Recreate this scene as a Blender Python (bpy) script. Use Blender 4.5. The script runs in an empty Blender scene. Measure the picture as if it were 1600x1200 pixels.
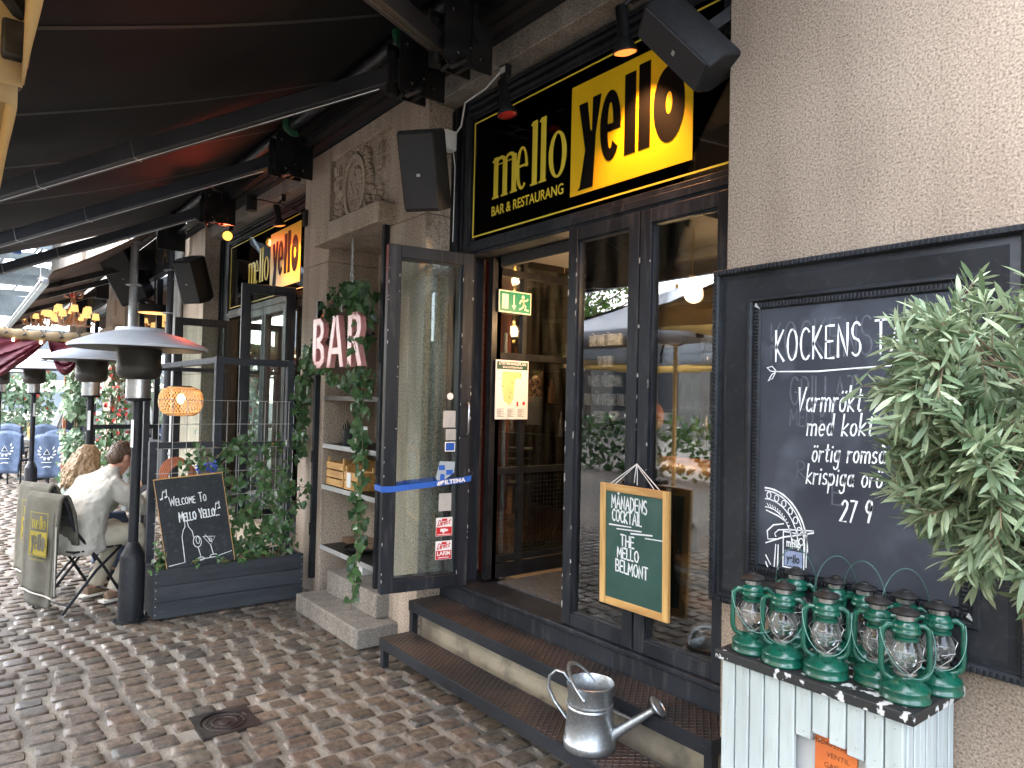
import bpy, math, random
from math import sin, cos, pi, radians, sqrt
from mathutils import Vector, Matrix, noise
random.seed(7)
S = bpy.context.scene
COL = S.collection

# ------------------------------------------------------------------ camera
YAW, PIT, ROL = 0.907568535, 0.0238703627, 0.022755708
cam = bpy.data.cameras.new("camera")
cam.lens = 1108.4 / 1600 * 36.0
cam.sensor_width = 36.0
cam.clip_start = 0.05
cam.clip_end = 500
co = bpy.data.objects.new("camera", cam)
COL.objects.link(co)
_f = Vector((-sin(YAW) * cos(PIT), cos(YAW) * cos(PIT), sin(PIT)))
_r = Vector((cos(YAW), sin(YAW), 0))
_u = _r.cross(_f)
_r2 = cos(ROL) * _r + sin(ROL) * _u
_u2 = -sin(ROL) * _r + cos(ROL) * _u
co.matrix_world = Matrix(((_r2.x, _u2.x, -_f.x, 0), (_r2.y, _u2.y, -_f.y, 0), (_r2.z, _u2.z, -_f.z, 1.65), (0, 0, 0, 1)))
S.camera = co

# ------------------------------------------------------------------ sky, sun, exposure
SUN_EL, SUN_AZ = radians(48), radians(215)      # azimuth clockwise from +y
w = bpy.data.worlds.new("World")
S.world = w
w.use_nodes = True
nt = w.node_tree
bg = nt.nodes["Background"]
sky = nt.nodes.new("ShaderNodeTexSky")
sky.sky_type = 'NISHITA'
sky.sun_disc = False
sky.sun_elevation = SUN_EL
sky.sun_rotation = SUN_AZ
sky.air_density = 1.0
sky.dust_density = 2.0
sky.ozone_density = 0.6
hs = nt.nodes.new("ShaderNodeHueSaturation")
hs.inputs['Saturation'].default_value = 0.55
nt.links.new(sky.outputs[0], hs.inputs['Color'])
nt.links.new(hs.outputs[0], bg.inputs[0])
bg.inputs[1].default_value = 0.15
sl = bpy.data.lights.new("sun", 'SUN')
sl.energy = .5
sl.angle = radians(120)
sl.color = (1.0, 0.985, 0.96)
so = bpy.data.objects.new("sun", sl)
COL.objects.link(so)
_sd = Vector((sin(SUN_AZ) * cos(SUN_EL), cos(SUN_AZ) * cos(SUN_EL), sin(SUN_EL)))
so.rotation_euler = _sd.to_track_quat('Z', 'Y').to_euler()
S.view_settings.view_transform = 'Standard'
S.view_settings.look = 'None'
S.view_settings.exposure = 3.78
S.view_settings.gamma = 1
S.render.engine = 'CYCLES'
S.cycles.max_bounces = 8
S.cycles.transparent_max_bounces = 24
S.cycles.glossy_bounces = 4
S.cycles.sample_clamp_indirect = 4.0
S.cycles.use_denoising = True

# ------------------------------------------------------------------ helpers
def V(*a):
    return Vector(a if len(a) > 1 else a[0])

class Fr:
    """frame: (a,b,c) -> O + a U + b W + c N"""
    def __init__(s, O, U, W):
        s.O, s.U, s.W = V(O), V(U).normalized(), V(W).normalized()
        s.N = s.U.cross(s.W).normalized()
    def __call__(s, a, b, c=0.0):
        return s.O + a * s.U + b * s.W + c * s.N
def FY(x, y, z):        # surface facing the street (-y)
    return Fr((x, y, z), (1, 0, 0), (0, 0, 1))
def FX(x, y, z):        # surface facing +x
    return Fr((x, y, z), (0, 1, 0), (0, 0, 1))

class MB:
    def __init__(s):
        s.v = []; s.f = []; s.T = None
    def add(s, vs, fs):
        o = len(s.v)
        if s.T is None:
            s.v += [tuple(p) for p in vs]
        else:
            s.v += [tuple(s.T @ V(p)) for p in vs]
        s.f += [tuple(i + o for i in f) for f in fs]
        return s
    def merge(s, m):
        return s.add(m.v, m.f)
    def box(s, a, b):
        x0, y0, z0 = (min(a[i], b[i]) for i in range(3))
        x1, y1, z1 = (max(a[i], b[i]) for i in range(3))
        return s.add([(x0,y0,z0),(x1,y0,z0),(x1,y1,z0),(x0,y1,z0),(x0,y0,z1),(x1,y0,z1),(x1,y1,z1),(x0,y1,z1)],
                     [(3,2,1,0),(4,5,6,7),(0,1,5,4),(1,2,6,5),(2,3,7,6),(3,0,4,7)])
    def fbox(s, F, a0, a1, b0, b1, c0, c1):
        P = [F(a, b, c) for c in (c0, c1) for b in (b0, b1) for a in (a0, a1)]
        return s.add(P, [(0,2,3,1),(4,5,7,6),(0,1,5,4),(1,3,7,5),(3,2,6,7),(2,0,4,6)])
    def beam(s, p, q, wd, ht, up=(0, 0, 1)):
        p, q = V(p), V(q)
        d = (q - p).normalized(); u = V(up)
        sd = d.cross(u).normalized(); u = sd.cross(d)
        P = [c + i * sd * wd / 2 + j * u * ht / 2 for c in (p, q) for j in (-1, 1) for i in (-1, 1)]
        return s.add(P, [(0,2,3,1),(4,5,7,6),(0,1,5,4),(1,3,7,5),(3,2,6,7),(2,0,4,6)])
    def tube(s, pts, r, n=8, cap=True, sx=1.0):
        pts = [V(p) for p in pts]
        m = len(pts)
        rs = r if isinstance(r, (list, tuple)) else [r] * m
        vs = []; fs = []
        t0 = (pts[1] - pts[0]).normalized()
        a = V(0, 0, 1) if abs(t0.z) < .9 else V(1, 0, 0)
        nrm = t0.cross(a).normalized()
        for i in range(m):
            if i == 0: t = t0
            elif i == m - 1: t = (pts[i] - pts[i-1]).normalized()
            else:
                t = (pts[i+1] - pts[i-1])
                t = t.normalized() if t.length > 1e-9 else t0
            nrm = (nrm - t * nrm.dot(t))
            nrm = nrm.normalized() if nrm.length > 1e-6 else t.orthogonal().normalized()
            b = t.cross(nrm)
            for k in range(n):
                an = 2 * pi * k / n
                vs.append(pts[i] + rs[i] * (cos(an) * nrm * sx + sin(an) * b))
        for i in range(m - 1):
            for k in range(n):
                k2 = (k + 1) % n
                fs.append((i*n+k, i*n+k2, (i+1)*n+k2, (i+1)*n+k))
        if cap:
            fs.append(tuple(range(n))[::-1]); fs.append(tuple((m-1)*n + k for k in range(n)))
        return s.add(vs, fs)
    def cyl(s, p, q, r, r2=None, n=14, cap=True):
        return s.tube([p, q], [r, r if r2 is None else r2], n, cap)
    def lathe(s, prof, c=(0, 0, 0), n=28, M=None):
        vs = []; fs = []
        for (r, z) in prof:
            for k in range(n):
                an = 2 * pi * k / n
                p = V(r * cos(an), r * sin(an), z)
                vs.append((M @ p if M else p) + V(c))
        for i in range(len(prof) - 1):
            for k in range(n):
                k2 = (k + 1) % n
                fs.append((i*n+k, i*n+k2, (i+1)*n+k2, (i+1)*n+k))
        if prof[0][0] > 1e-4: fs.append(tuple(range(n))[::-1])
        if prof[-1][0] > 1e-4: fs.append(tuple((len(prof)-1)*n + k for k in range(n)))
        return s.add(vs, fs)
    def ell(s, c, r, n=14, m=8, M=None):
        vs = []; fs = []
        for j in range(m + 1):
            th = pi * j / m
            for k in range(n):
                an = 2 * pi * k / n
                p = V(r[0]*sin(th)*cos(an), r[1]*sin(th)*sin(an), -r[2]*cos(th))
                vs.append((M @ p if M else p) + V(c))
        for j in range(m):
            for k in range(n):
                k2 = (k+1) % n
                fs.append((j*n+k, j*n+k2, (j+1)*n+k2, (j+1)*n+k))
        return s.add(vs, fs)
    def grid(s, fn, nu, nv):
        vs = [fn(i / nu, j / nv) for j in range(nv + 1) for i in range(nu + 1)]
        fs = [(j*(nu+1)+i, j*(nu+1)+i+1, (j+1)*(nu+1)+i+1, (j+1)*(nu+1)+i) for j in range(nv) for i in range(nu)]
        return s.add(vs, fs)
    def prism(s, loop, F, c0, c1):
        n = len(loop)
        vs = [F(a, b, c0) for a, b in loop] + [F(a, b, c1) for a, b in loop]
        fs = [tuple(range(n))[::-1], tuple(range(n, 2*n))] + [(i, (i+1) % n, n + (i+1) % n, n + i) for i in range(n)]
        return s.add(vs, fs)
    def ring(s, outer, inner, F, c0, c1):
        n = len(outer)
        vs = [F(a, b, c) for c in (c0, c1) for L in (outer, inner) for a, b in L]
        fs = []
        for i in range(n):
            j = (i + 1) % n
            fs += [(2*n+i, 2*n+j, 3*n+j, 3*n+i), (i, n+i, n+j, j), (i, j, 2*n+j, 2*n+i), (n+i, 3*n+i, 3*n+j, n+j)]
        return s.add(vs, fs)
    def strip(s, pts, wd, F, c=0.001):
        """chalk or paint stroke: a ribbon on the surface of F"""
        P = [V(p[0], p[1]) for p in pts]
        n = len(P); vs = []; fs = []
        for i in range(n):
            d = (P[min(i+1, n-1)] - P[max(i-1, 0)])
            d = d.normalized() if d.length > 1e-9 else V(1, 0)
            q = V(-d.y, d.x) * wd / 2 * (1 + .25 * sin(i * 2.1 + P[i].x * 40))
            e = d * wd * .4 * (-1 if i == 0 else (1 if i == n-1 else 0))
            vs += [F(P[i].x + q.x + e.x, P[i].y + q.y + e.y, c), F(P[i].x - q.x + e.x, P[i].y - q.y + e.y, c)]
        fs = [(2*i, 2*i+1, 2*i+3, 2*i+2) for i in range(n - 1)]
        return s.add(vs, fs)
    def frame(s, F, a0, a1, b0, b1, wd, c0, c1):
        s.fbox(F, a0, a0+wd, b0, b1, c0, c1); s.fbox(F, a1-wd, a1, b0, b1, c0, c1)
        s.fbox(F, a0+wd, a1-wd, b0, b0+wd, c0, c1-.001); s.fbox(F, a0+wd, a1-wd, b1-wd, b1, c0, c1-.001)
        return s
    def build(s, name, mt, root=None, loc=None, bevel=0, smooth=35, label=None, cat=None, group=None, kind=None, mods=None):
        """root: parent (vertices are world unless the root is a template); loc: own origin for a top-level mesh"""
        o0 = V(0, 0, 0)
        if root is not None:
            o0 = base_of(root)
        elif loc is not None:
            o0 = V(loc)
        me = bpy.data.meshes.new(name)
        me.from_pydata([(a - o0.x, b - o0.y, c - o0.z) for a, b, c in s.v], [], s.f)
        if smooth:
            me.polygons.foreach_set('use_smooth', [True] * len(me.polygons))
            me.set_sharp_from_angle(angle=radians(smooth))
        me.materials.append(mt)
        me.update()
        o = bpy.data.objects.new(name, me)
        COL.objects.link(o)
        if root is not None: o.parent = root
        elif loc is not None: o.location = o0
        if bevel:
            b = o.modifiers.new('bevel', 'BEVEL'); b.width = bevel; b.segments = 2; b.limit_method = 'ANGLE'; b.angle_limit = radians(40)
        for m in (mods or []):
            if m[0] == 'remesh':
                r = o.modifiers.new('remesh', 'REMESH'); r.mode = 'VOXEL'; r.voxel_size = m[1]; r.use_smooth_shade = True
            elif m[0] == 'smooth':
                r = o.modifiers.new('smooth', 'SMOOTH'); r.iterations = m[1]; r.factor = .5
            elif m[0] == 'subsurf':
                r = o.modifiers.new('subsurf', 'SUBSURF'); r.levels = m[1]; r.render_levels = m[1]
            elif m[0] == 'solid':
                r = o.modifiers.new('solid', 'SOLIDIFY'); r.thickness = m[1]; r.offset = 0
            elif m[0] == 'displace':
                tx = bpy.data.textures.new(name + '_folds', 'CLOUDS'); tx.noise_scale = m[2]
                r = o.modifiers.new('folds', 'DISPLACE'); r.texture = tx; r.strength = m[1]; r.mid_level = .5; r.texture_coords = 'LOCAL'
        tag(o, label, cat, group, kind)
        return o

BASE = {}
def base_of(o):
    return BASE.get(o.name, V(0, 0, 0))
def tag(o, label=None, cat=None, group=None, kind=None):
    if label: o['label'] = label
    if cat: o['category'] = cat
    if group: o['group'] = group
    if kind: o['kind'] = kind
    return o
def thing(name, label, cat, loc=(0, 0, 0), rz=0, group=None):
    """Empty at the base. Unrotated: parts are given in world coordinates. Rotated or template (loc 0): local ones."""
    o = bpy.data.objects.new(name, None)
    COL.objects.link(o)
    o.location = loc; o.rotation_euler = (0, 0, rz)
    o.empty_display_size = .1
    BASE[o.name] = V(loc) if not rz else V(0, 0, 0)
    return tag(o, label, cat, group)
def kids(o):
    return [c for c in COL.objects if c.parent == o]
def dup(src, loc=None, rz=None, label=None, parent=None, scale=None):
    c = src.copy(); COL.objects.link(c)
    if parent is not None: c.parent = parent
    if loc is not None: c.location = loc
    if rz is not None: c.rotation_euler = (0, 0, rz)
    if scale is not None: c.scale = (scale,) * 3
    if label: c['label'] = label
    for k in kids(src): dup(k, parent=c)
    return c

# ------------------------------------------------------------------ materials
def newmat(name):
    m = bpy.data.materials.new(name); m.use_nodes = True
    return m, m.node_tree.nodes, m.node_tree.links, m.node_tree.nodes['Principled BSDF']
def c4(c): return (c[0], c[1], c[2], 1)
def mat(name, c, c2=None, scale=8, rough=.5, rough2=None, metal=0, bump=0, bscale=None, island=0, stretch=None, spec=.5, coat=0, lo=.38, hi=.62, c3=None, scale3=60, amt3=.5, voro=False):
    m, N, L, b = newmat(name)
    tc = N.new('ShaderNodeTexCoord'); src = tc.outputs['Object']
    if stretch:
        mp = N.new('ShaderNodeMapping'); mp.inputs['Scale'].default_value = stretch
        L.new(src, mp.inputs[0]); src = mp.outputs[0]
    nz = N.new('ShaderNodeTexVoronoi' if voro else 'ShaderNodeTexNoise'); nz.inputs['Scale'].default_value = scale
    if not voro: nz.inputs['Detail'].default_value = 6
    L.new(src, nz.inputs['Vector'])
    rp = N.new('ShaderNodeValToRGB')
    rp.color_ramp.elements[0].position = lo; rp.color_ramp.elements[1].position = hi
    rp.color_ramp.elements[0].color = c4(c); rp.color_ramp.elements[1].color = c4(c2 or [k * .8 for k in c])
    L.new(nz.outputs[0], rp.inputs[0])
    out = rp.outputs[0]
    if c3:
        n3 = N.new('ShaderNodeTexNoise'); n3.inputs['Scale'].default_value = scale3; n3.inputs['Detail'].default_value = 3
        L.new(src, n3.inputs['Vector'])
        r3 = N.new('ShaderNodeValToRGB'); r3.color_ramp.elements[0].position = .55; r3.color_ramp.elements[1].position = .68
        r3.color_ramp.elements[0].color = (0, 0, 0, 1); r3.color_ramp.elements[1].color = (amt3,) * 3 + (1,)
        L.new(n3.outputs[0], r3.inputs[0])
        mx = N.new('ShaderNodeMix'); mx.data_type = 'RGBA'
        L.new(r3.outputs[0], mx.inputs[0]); L.new(out, mx.inputs[6]); mx.inputs[7].default_value = c4(c3)
        out = mx.outputs[2]
    if island:
        g = N.new('ShaderNodeNewGeometry'); ma = N.new('ShaderNodeMapRange')
        ma.inputs[3].default_value = 1 - island; ma.inputs[4].default_value = 1 + island
        L.new(g.outputs['Random Per Island'], ma.inputs[0])
        mx = N.new('ShaderNodeMix'); mx.data_type = 'RGBA'; mx.blend_type = 'MULTIPLY'; mx.inputs[0].default_value = 1
        L.new(out, mx.inputs[6]); L.new(ma.outputs[0], mx.inputs[7]); out = mx.outputs[2]
    L.new(out, b.inputs['Base Color'])
    if rough2 is not None:
        mr = N.new('ShaderNodeMapRange'); mr.inputs[1].default_value = lo; mr.inputs[2].default_value = hi
        mr.inputs[3].default_value = rough; mr.inputs[4].default_value = rough2
        L.new(nz.outputs[0], mr.inputs[0]); L.new(mr.outputs[0], b.inputs['Roughness'])
    else:
        b.inputs['Roughness'].default_value = rough
    b.inputs['Metallic'].default_value = metal
    b.inputs['Specular IOR Level'].default_value = spec
    b.inputs['Coat Weight'].default_value = coat
    if bump:
        bn = N.new('ShaderNodeTexNoise'); bn.inputs['Scale'].default_value = bscale or scale * 3; bn.inputs['Detail'].default_value = 5
        L.new(src, bn.inputs['Vector'])
        bp = N.new('ShaderNodeBump'); bp.inputs['Strength'].default_value = bump; bp.inputs['Distance'].default_value = .01
        L.new(bn.outputs[0], bp.inputs['Height']); L.new(bp.outputs[0], b.inputs['Normal'])
    return m
def emis(name, c, st, base=(0, 0, 0)):
    m, N, L, b = newmat(name)
    b.inputs['Base Color'].default_value = c4(base); b.inputs['Emission Color'].default_value = c4(c); b.inputs['Emission Strength'].default_value = st
    return m
def glassmat(name, tint=(.93, .95, .94), refl=1.0, ior=1.5, rough=0.0, dirt=.0, dirtc=(.5, .5, .45)):
    m, N, L, b = newmat(name)
    N.remove(b); out = [n for n in N if n.type == 'OUTPUT_MATERIAL'][0]
    tr = N.new('ShaderNodeBsdfTransparent'); tr.inputs[0].default_value = c4(tint)
    gl = N.new('ShaderNodeBsdfGlossy'); gl.inputs['Roughness'].default_value = rough
    fr = N.new('ShaderNodeFresnel'); fr.inputs['IOR'].default_value = ior
    mu = N.new('ShaderNodeMath'); mu.operation = 'MULTIPLY'; mu.inputs[1].default_value = refl; mu.use_clamp = True
    L.new(fr.outputs[0], mu.inputs[0])
    mx = N.new('ShaderNodeMixShader')
    L.new(mu.outputs[0], mx.inputs[0]); L.new(tr.outputs[0], mx.inputs[1]); L.new(gl.outputs[0], mx.inputs[2])
    last = mx.outputs[0]
    if dirt:
        df = N.new('ShaderNodeBsdfDiffuse'); df.inputs[0].default_value = c4(dirtc)
        tc = N.new('ShaderNodeTexCoord'); nz = N.new('ShaderNodeTexNoise'); nz.inputs['Scale'].default_value = 4; nz.inputs['Detail'].default_value = 6
        mp = N.new('ShaderNodeMapping'); mp.inputs['Scale'].default_value = (4, 4, .5)
        L.new(tc.outputs['Object'], mp.inputs[0]); L.new(mp.outputs[0], nz.inputs['Vector'])
        mr = N.new('ShaderNodeMapRange'); mr.inputs[1].default_value = .4; mr.inputs[2].default_value = .75; mr.inputs[3].default_value = 0; mr.inputs[4].default_value = dirt
        L.new(nz.outputs[0], mr.inputs[0])
        m2 = N.new('ShaderNodeMixShader'); L.new(mr.outputs[0], m2.inputs[0]); L.new(last, m2.inputs[1]); L.new(df.outputs[0], m2.inputs[2]); last = m2.outputs[0]
    L.new(last, out.inputs['Surface'])
    return m
def leafmat(name, c, c2, trans=.3, rough=.45):
    m, N, L, b = newmat(name)
    out = [n for n in N if n.type == 'OUTPUT_MATERIAL'][0]
    g = N.new('ShaderNodeNewGeometry'); rp = N.new('ShaderNodeValToRGB')
    rp.color_ramp.elements[0].color = c4(c); rp.color_ramp.elements[1].color = c4(c2)
    L.new(g.outputs['Random Per Island'], rp.inputs[0]); L.new(rp.outputs[0], b.inputs['Base Color'])
    b.inputs['Roughness'].default_value = rough
    t = N.new('ShaderNodeBsdfTranslucent'); L.new(rp.outputs[0], t.inputs[0])
    mx = N.new('ShaderNodeMixShader'); mx.inputs[0].default_value = trans
    L.new(b.outputs[0], mx.inputs[1]); L.new(t.outputs[0], mx.inputs[2]); L.new(mx.outputs[0], out.inputs['Surface'])
    return m

M = {}
def granite(name, c1, c2, dark, light, sc=85, bp_=.55, streak=.8):
    m, N, L, b = newmat(name)
    tc = N.new('ShaderNodeTexCoord')
    n1 = N.new('ShaderNodeTexNoise'); n1.inputs['Scale'].default_value = 1.6; n1.inputs['Detail'].default_value = 5
    n2 = N.new('ShaderNodeTexNoise'); n2.inputs['Scale'].default_value = sc; n2.inputs['Detail'].default_value = 3; n2.inputs['Roughness'].default_value = .7
    L.new(tc.outputs['Object'], n1.inputs['Vector']); L.new(tc.outputs['Object'], n2.inputs['Vector'])
    r1 = N.new('ShaderNodeValToRGB'); r1.color_ramp.elements[0].color = c4(c1); r1.color_ramp.elements[1].color = c4(c2)
    r1.color_ramp.elements[0].position = .35; r1.color_ramp.elements[1].position = .65
    L.new(n1.outputs[0], r1.inputs[0])
    r2 = N.new('ShaderNodeValToRGB'); e = r2.color_ramp.elements
    e[0].position = .36; e[0].color = c4(dark); e[1].position = .64; e[1].color = c4(light)
    x = e.new(.46); x.color = (.85, .85, .85, 1); x = e.new(.55); x.color = (1.05, 1.03, 1, 1)
    L.new(n2.outputs[0], r2.inputs[0])
    mx = N.new('ShaderNodeMix'); mx.data_type = 'RGBA'; mx.blend_type = 'MULTIPLY'; mx.inputs[0].default_value = 1
    L.new(r1.outputs[0], mx.inputs[6]); L.new(r2.outputs[0], mx.inputs[7])
    # vertical dirt streaks
    mp = N.new('ShaderNodeMapping'); mp.inputs['Scale'].default_value = (5, 5, .6); L.new(tc.outputs['Object'], mp.inputs[0])
    n4 = N.new('ShaderNodeTexNoise'); n4.inputs['Scale'].default_value = 1.5; n4.inputs['Detail'].default_value = 5; L.new(mp.outputs[0], n4.inputs['Vector'])
    r4 = N.new('ShaderNodeValToRGB'); r4.color_ramp.elements[0].position = .35; r4.color_ramp.elements[0].color = (.72, .7, .68, 1); r4.color_ramp.elements[1].position = .58; r4.color_ramp.elements[1].color = (1, 1, 1, 1)
    L.new(n4.outputs[0], r4.inputs[0])
    m4 = N.new('ShaderNodeMix'); m4.data_type = 'RGBA'; m4.blend_type = 'MULTIPLY'; m4.inputs[0].default_value = streak
    L.new(mx.outputs[2], m4.inputs[6]); L.new(r4.outputs[0], m4.inputs[7])
    L.new(m4.outputs[2], b.inputs['Base Color']); b.inputs['Roughness'].default_value = .85
    n3 = N.new('ShaderNodeTexNoise'); n3.inputs['Scale'].default_value = sc*.85; n3.inputs['Detail'].default_value = 4
    L.new(tc.outputs['Object'], n3.inputs['Vector'])
    bp = N.new('ShaderNodeBump'); bp.inputs['Strength'].default_value = bp_; bp.inputs['Distance'].default_value = .006
    L.new(n3.outputs[0], bp.inputs['Height']); L.new(bp.outputs[0], b.inputs['Normal'])
    return m
M['granite'] = granite('granite', (.45, .375, .3), (.38, .31, .25), (.42, .38, .36), (1.35, 1.3, 1.25))
M['granite_fine'] = granite('granite_fine', (.33, .262, .2), (.285, .222, .168), (.42, .38, .36), (1.35, 1.32, 1.27), 130, .26, .4)
M['granite_grey'] = granite('granite_grey', (.27, .245, .215), (.2, .18, .155), (.5, .48, .46), (1.3, 1.3, 1.3))
M['plinth'] = mat('plinth', (.28, .24, .17), (.17, .14, .1), 3, .9, bump=.5, bscale=30, c3=(.1, .09, .07), scale3=6, amt3=.7)
M['blackpaint'] = mat('blackpaint', (.011, .012, .0145), (.02, .0215, .025), 3, .38, .55, bump=.12, bscale=14, c3=(.1, .1, .1), scale3=38, amt3=.1, spec=0.22)
M['blackwood'] = mat('blackwood', (.012, .0135, .017), (.022, .0245, .03), 5, .4, .55, bump=.25, bscale=12, stretch=(1, 1, .15), c3=(.2, .19, .17), scale3=30, amt3=.12, spec=0.22)
M['blackmetal'] = mat('blackmetal', (.012, .012, .013), (.02, .02, .021), 8, .35, .5, metal=.2, spec=0.25)
M['armmetal'] = mat('armmetal', (.035, .037, .043), (.045, .047, .053), 3, .33, .42, metal=.3)
M['darksteel'] = mat('darksteel', (.03, .028, .027), (.055, .047, .042), 6, .42, .6, metal=.7, bump=.1, spec=0.3)
M['steel'] = mat('steel', (.5, .5, .5), (.4, .4, .41), 20, .3, .42, metal=1)
M['galv'] = mat('galv', (.52, .54, .55), (.36, .38, .39), 60, .3, .45, metal=.95, voro=True, lo=.1, hi=.6)
M['fabric_black'] = mat('fabric_black', (.0085, .0088, .0098), (.011, .0115, .0125), 2, .75, bump=.1, bscale=200, spec=0.15)
M['seam'] = mat('seam', (.035, .034, .034), None, 5, .7)
M['cream'] = None
M['white'] = mat('white', (.78, .78, .76), (.7, .7, .68), 6, .5)
M['yellow'] = mat('yellow', (.85, .55, .012), (.82, .5, .01), 3, .35)
M['letteryellow'] = mat('letteryellow', (.85, .66, .06), (.8, .6, .05), 3, .4)
M['signblack'] = mat('signblack', (.004, .0035, .003), None, 3, .6, spec=.1)
M['interior_brown'] = mat('interior_brown', (.085, .045, .022), (.06, .032, .016), 2, .8)
M['interior_dark'] = mat('interior_dark', (.03, .024, .02), (.02, .016, .014), 2, .8)
M['ceiling_grey'] = mat('ceiling_grey', (.06, .058, .055), (.045, .043, .042), 2, .8)
M['mat_grey'] = mat('mat_grey', (.09, .09, .095), (.06, .06, .065), 40, .95, bump=.5, bscale=150)
M['red_paint'] = mat('red_paint', (.2, .025, .015), (.14, .018, .012), 3, .5)
M['chalk'] = mat('chalk', (.85, .87, .87), (.68, .7, .7), 90, .9)
M['chalkfaint'] = mat('chalkfaint', (.1, .11, .13), (.075, .08, .095), 60, .9)
M['green_enamel'] = mat('green_enamel', (.004, .082, .05), (.003, .062, .038), 6, .22, .35, coat=.35, c3=(.012, .035, .022), scale3=45, amt3=.5)
M['soot'] = mat('soot', (.022, .021, .02), (.045, .042, .04), 30, .5, metal=.4, spec=0.25)
M['tin'] = mat('tin', (.42, .42, .4), (.28, .27, .25), 30, .35, .5, metal=.9)
M['wirem'] = mat('wirem', (.07, .16, .13), (.1, .2, .17), 30, .4, metal=.6)
M['whitewood'] = mat('whitewood', (.43, .475, .46), (.37, .41, .4), 6, .55, bump=.2, bscale=12, stretch=(3, 3, .4), island=.06, c3=(.35, .34, .3), scale3=24, amt3=.35)
M['pine'] = mat('pine', (.62, .36, .12), (.46, .24, .075), 5, .5, stretch=(1, 6, 6), bump=.1)
M['pinev'] = mat('pinev', (.68, .42, .15), (.52, .29, .09), 5, .45, stretch=(8, 8, .8), bump=.1)
M['planterwood'] = mat('planterwood', (.03, .034, .04), (.045, .048, .055), 4, .55, .7, bump=.25, bscale=14, stretch=(4, .4, 4), c3=(.12, .12, .12), scale3=30, amt3=.15, island=.12, spec=0.25)
M['soil'] = mat('soil', (.03, .02, .014), (.06, .045, .03), 30, .95, bump=1)
M['leather'] = mat('leather', (.36, .14, .045), (.28, .1, .03), 6, .3, .4, bump=.2)
M['denim'] = mat('denim', (.07, .1, .165), (.1, .14, .22), 12, .85, bump=.3, bscale=150)
M['khaki'] = mat('khaki', (.105, .1, .078), (.08, .075, .058), 8, .95, bump=.4, bscale=130)
M['wicker'] = None
M['burgundy'] = mat('burgundy', (.11, .006, .02), (.07, .004, .013), 3, .6)
M['canvas'] = mat('canvas', (.17, .12, .06), (.11, .075, .04), 6, .9, bump=.3)
M['glass'] = glassmat('glass', refl=3.2, dirt=.02)
M['doorglass'] = glassmat('doorglass', (.84, .9, .88), refl=1.9, dirt=.12, dirtc=(.4, .42, .4))
M['signglass'] = glassmat('signglass', (.85, .83, .8), refl=1.0)
M['lampglass'] = glassmat('lampglass', (.97, .98, .97), refl=1.5)
M['globeglass'] = glassmat('globeglass', (.93, .94, .93), refl=1.3, dirt=.28, dirtc=(.6, .6, .57))
M['signglass2'] = M['signglass']
M['ivyleaf'] = leafmat('ivyleaf', (.022, .06, .02), (.1, .19, .07), .25, .32)
M['ivylight'] = leafmat('ivylight', (.04, .1, .03), (.13, .24, .07), .3, .4)
M['oliveleaf'] = leafmat('oliveleaf', (.1, .165, .08), (.36, .43, .27), .3, .42)
M['treeleaf'] = leafmat('treeleaf', (.05, .12, .02), (.16, .28, .05), .4, .5)
M['twig'] = mat('twig', (.13, .085, .05), (.2, .14, .085), 20, .85)
M['bark'] = mat('bark', (.14, .105, .075), (.08, .06, .045), 14, .9, bump=.6, stretch=(3, 3, .6))
M['cream'] = leafmat('cream', (.74, .61, .36), (.7, .57, .33), .6, .8)
M['palecanvas'] = leafmat('palecanvas', (.7, .74, .78), (.66, .7, .74), .25, .8)
M['redflower'] = leafmat('redflower', (.35, .02, .015), (.6, .08, .05), .2, .6)
M['blueflower'] = leafmat('blueflower', (.05, .09, .5), (.1, .16, .7), .2, .6)
M['skin'] = mat('skin', (.5, .27, .19), (.45, .23, .155), 12, .55)
M['shirt'] = mat('shirt', (.45, .43, .38), (.39, .37, .325), 4, .85, bump=.9, bscale=15)
M['trouser'] = mat('trouser', (.5, .46, .37), (.43, .39, .31), 5, .9, bump=.3, bscale=24)
M['sage'] = mat('sage', (.3, .37, .32), (.25, .31, .27), 5, .9, bump=.3, bscale=24)
M['hairbrown'] = mat('hairbrown', (.06, .03, .016), (.1, .055, .03), 40, .5, stretch=(3, .5, .5), bump=.6, bscale=90)
M['hairblonde'] = mat('hairblonde', (.36, .25, .14), (.22, .14, .075), 30, .5, stretch=(2.5, 1, .5), bump=.7, bscale=70)
M['shoe'] = mat('shoe', (.2, .13, .085), None, 10, .7)
M['rubber_white'] = mat('rubber_white', (.7, .68, .62), None, 10, .6)
M['blue_ribbon'] = mat('blue_ribbon', (.02, .11, .5), None, 4, .45)
M['exitgreen'] = mat('exitgreen', (.0, .22, .12), None, 4, .4)
M['signcream'] = mat('signcream', (.75, .78, .6), None, 4, .5)
M['red'] = mat('red', (.6, .02, .025), None, 4, .4)
M['orangelabel'] = mat('orangelabel', (.62, .16, .035), (.5, .12, .03), 8, .5)
M['pink'] = mat('pink', (.6, .25, .24), (.66, .33, .31), 4, .35)
M['greenboard'] = mat('greenboard', (.018, .065, .05), (.028, .085, .068), 4, .5, c3=(.1, .16, .14), scale3=5, amt3=.22)
M['slate'] = mat('slate', (.03, .034, .045), (.046, .051, .064), 3, .5, .6, c3=(.1, .112, .14), scale3=3.5, amt3=.7, spec=0.25)
M['slateblack'] = mat('slateblack', (.02, .023, .027), (.028, .031, .036), 4, .5, c3=(.11, .11, .1), scale3=30, amt3=.25, spec=0.25)
M['speaker'] = mat('speaker', (.014, .014, .015), (.02, .02, .021), 60, .55, bump=.25, bscale=300, spec=0.2)
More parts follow.
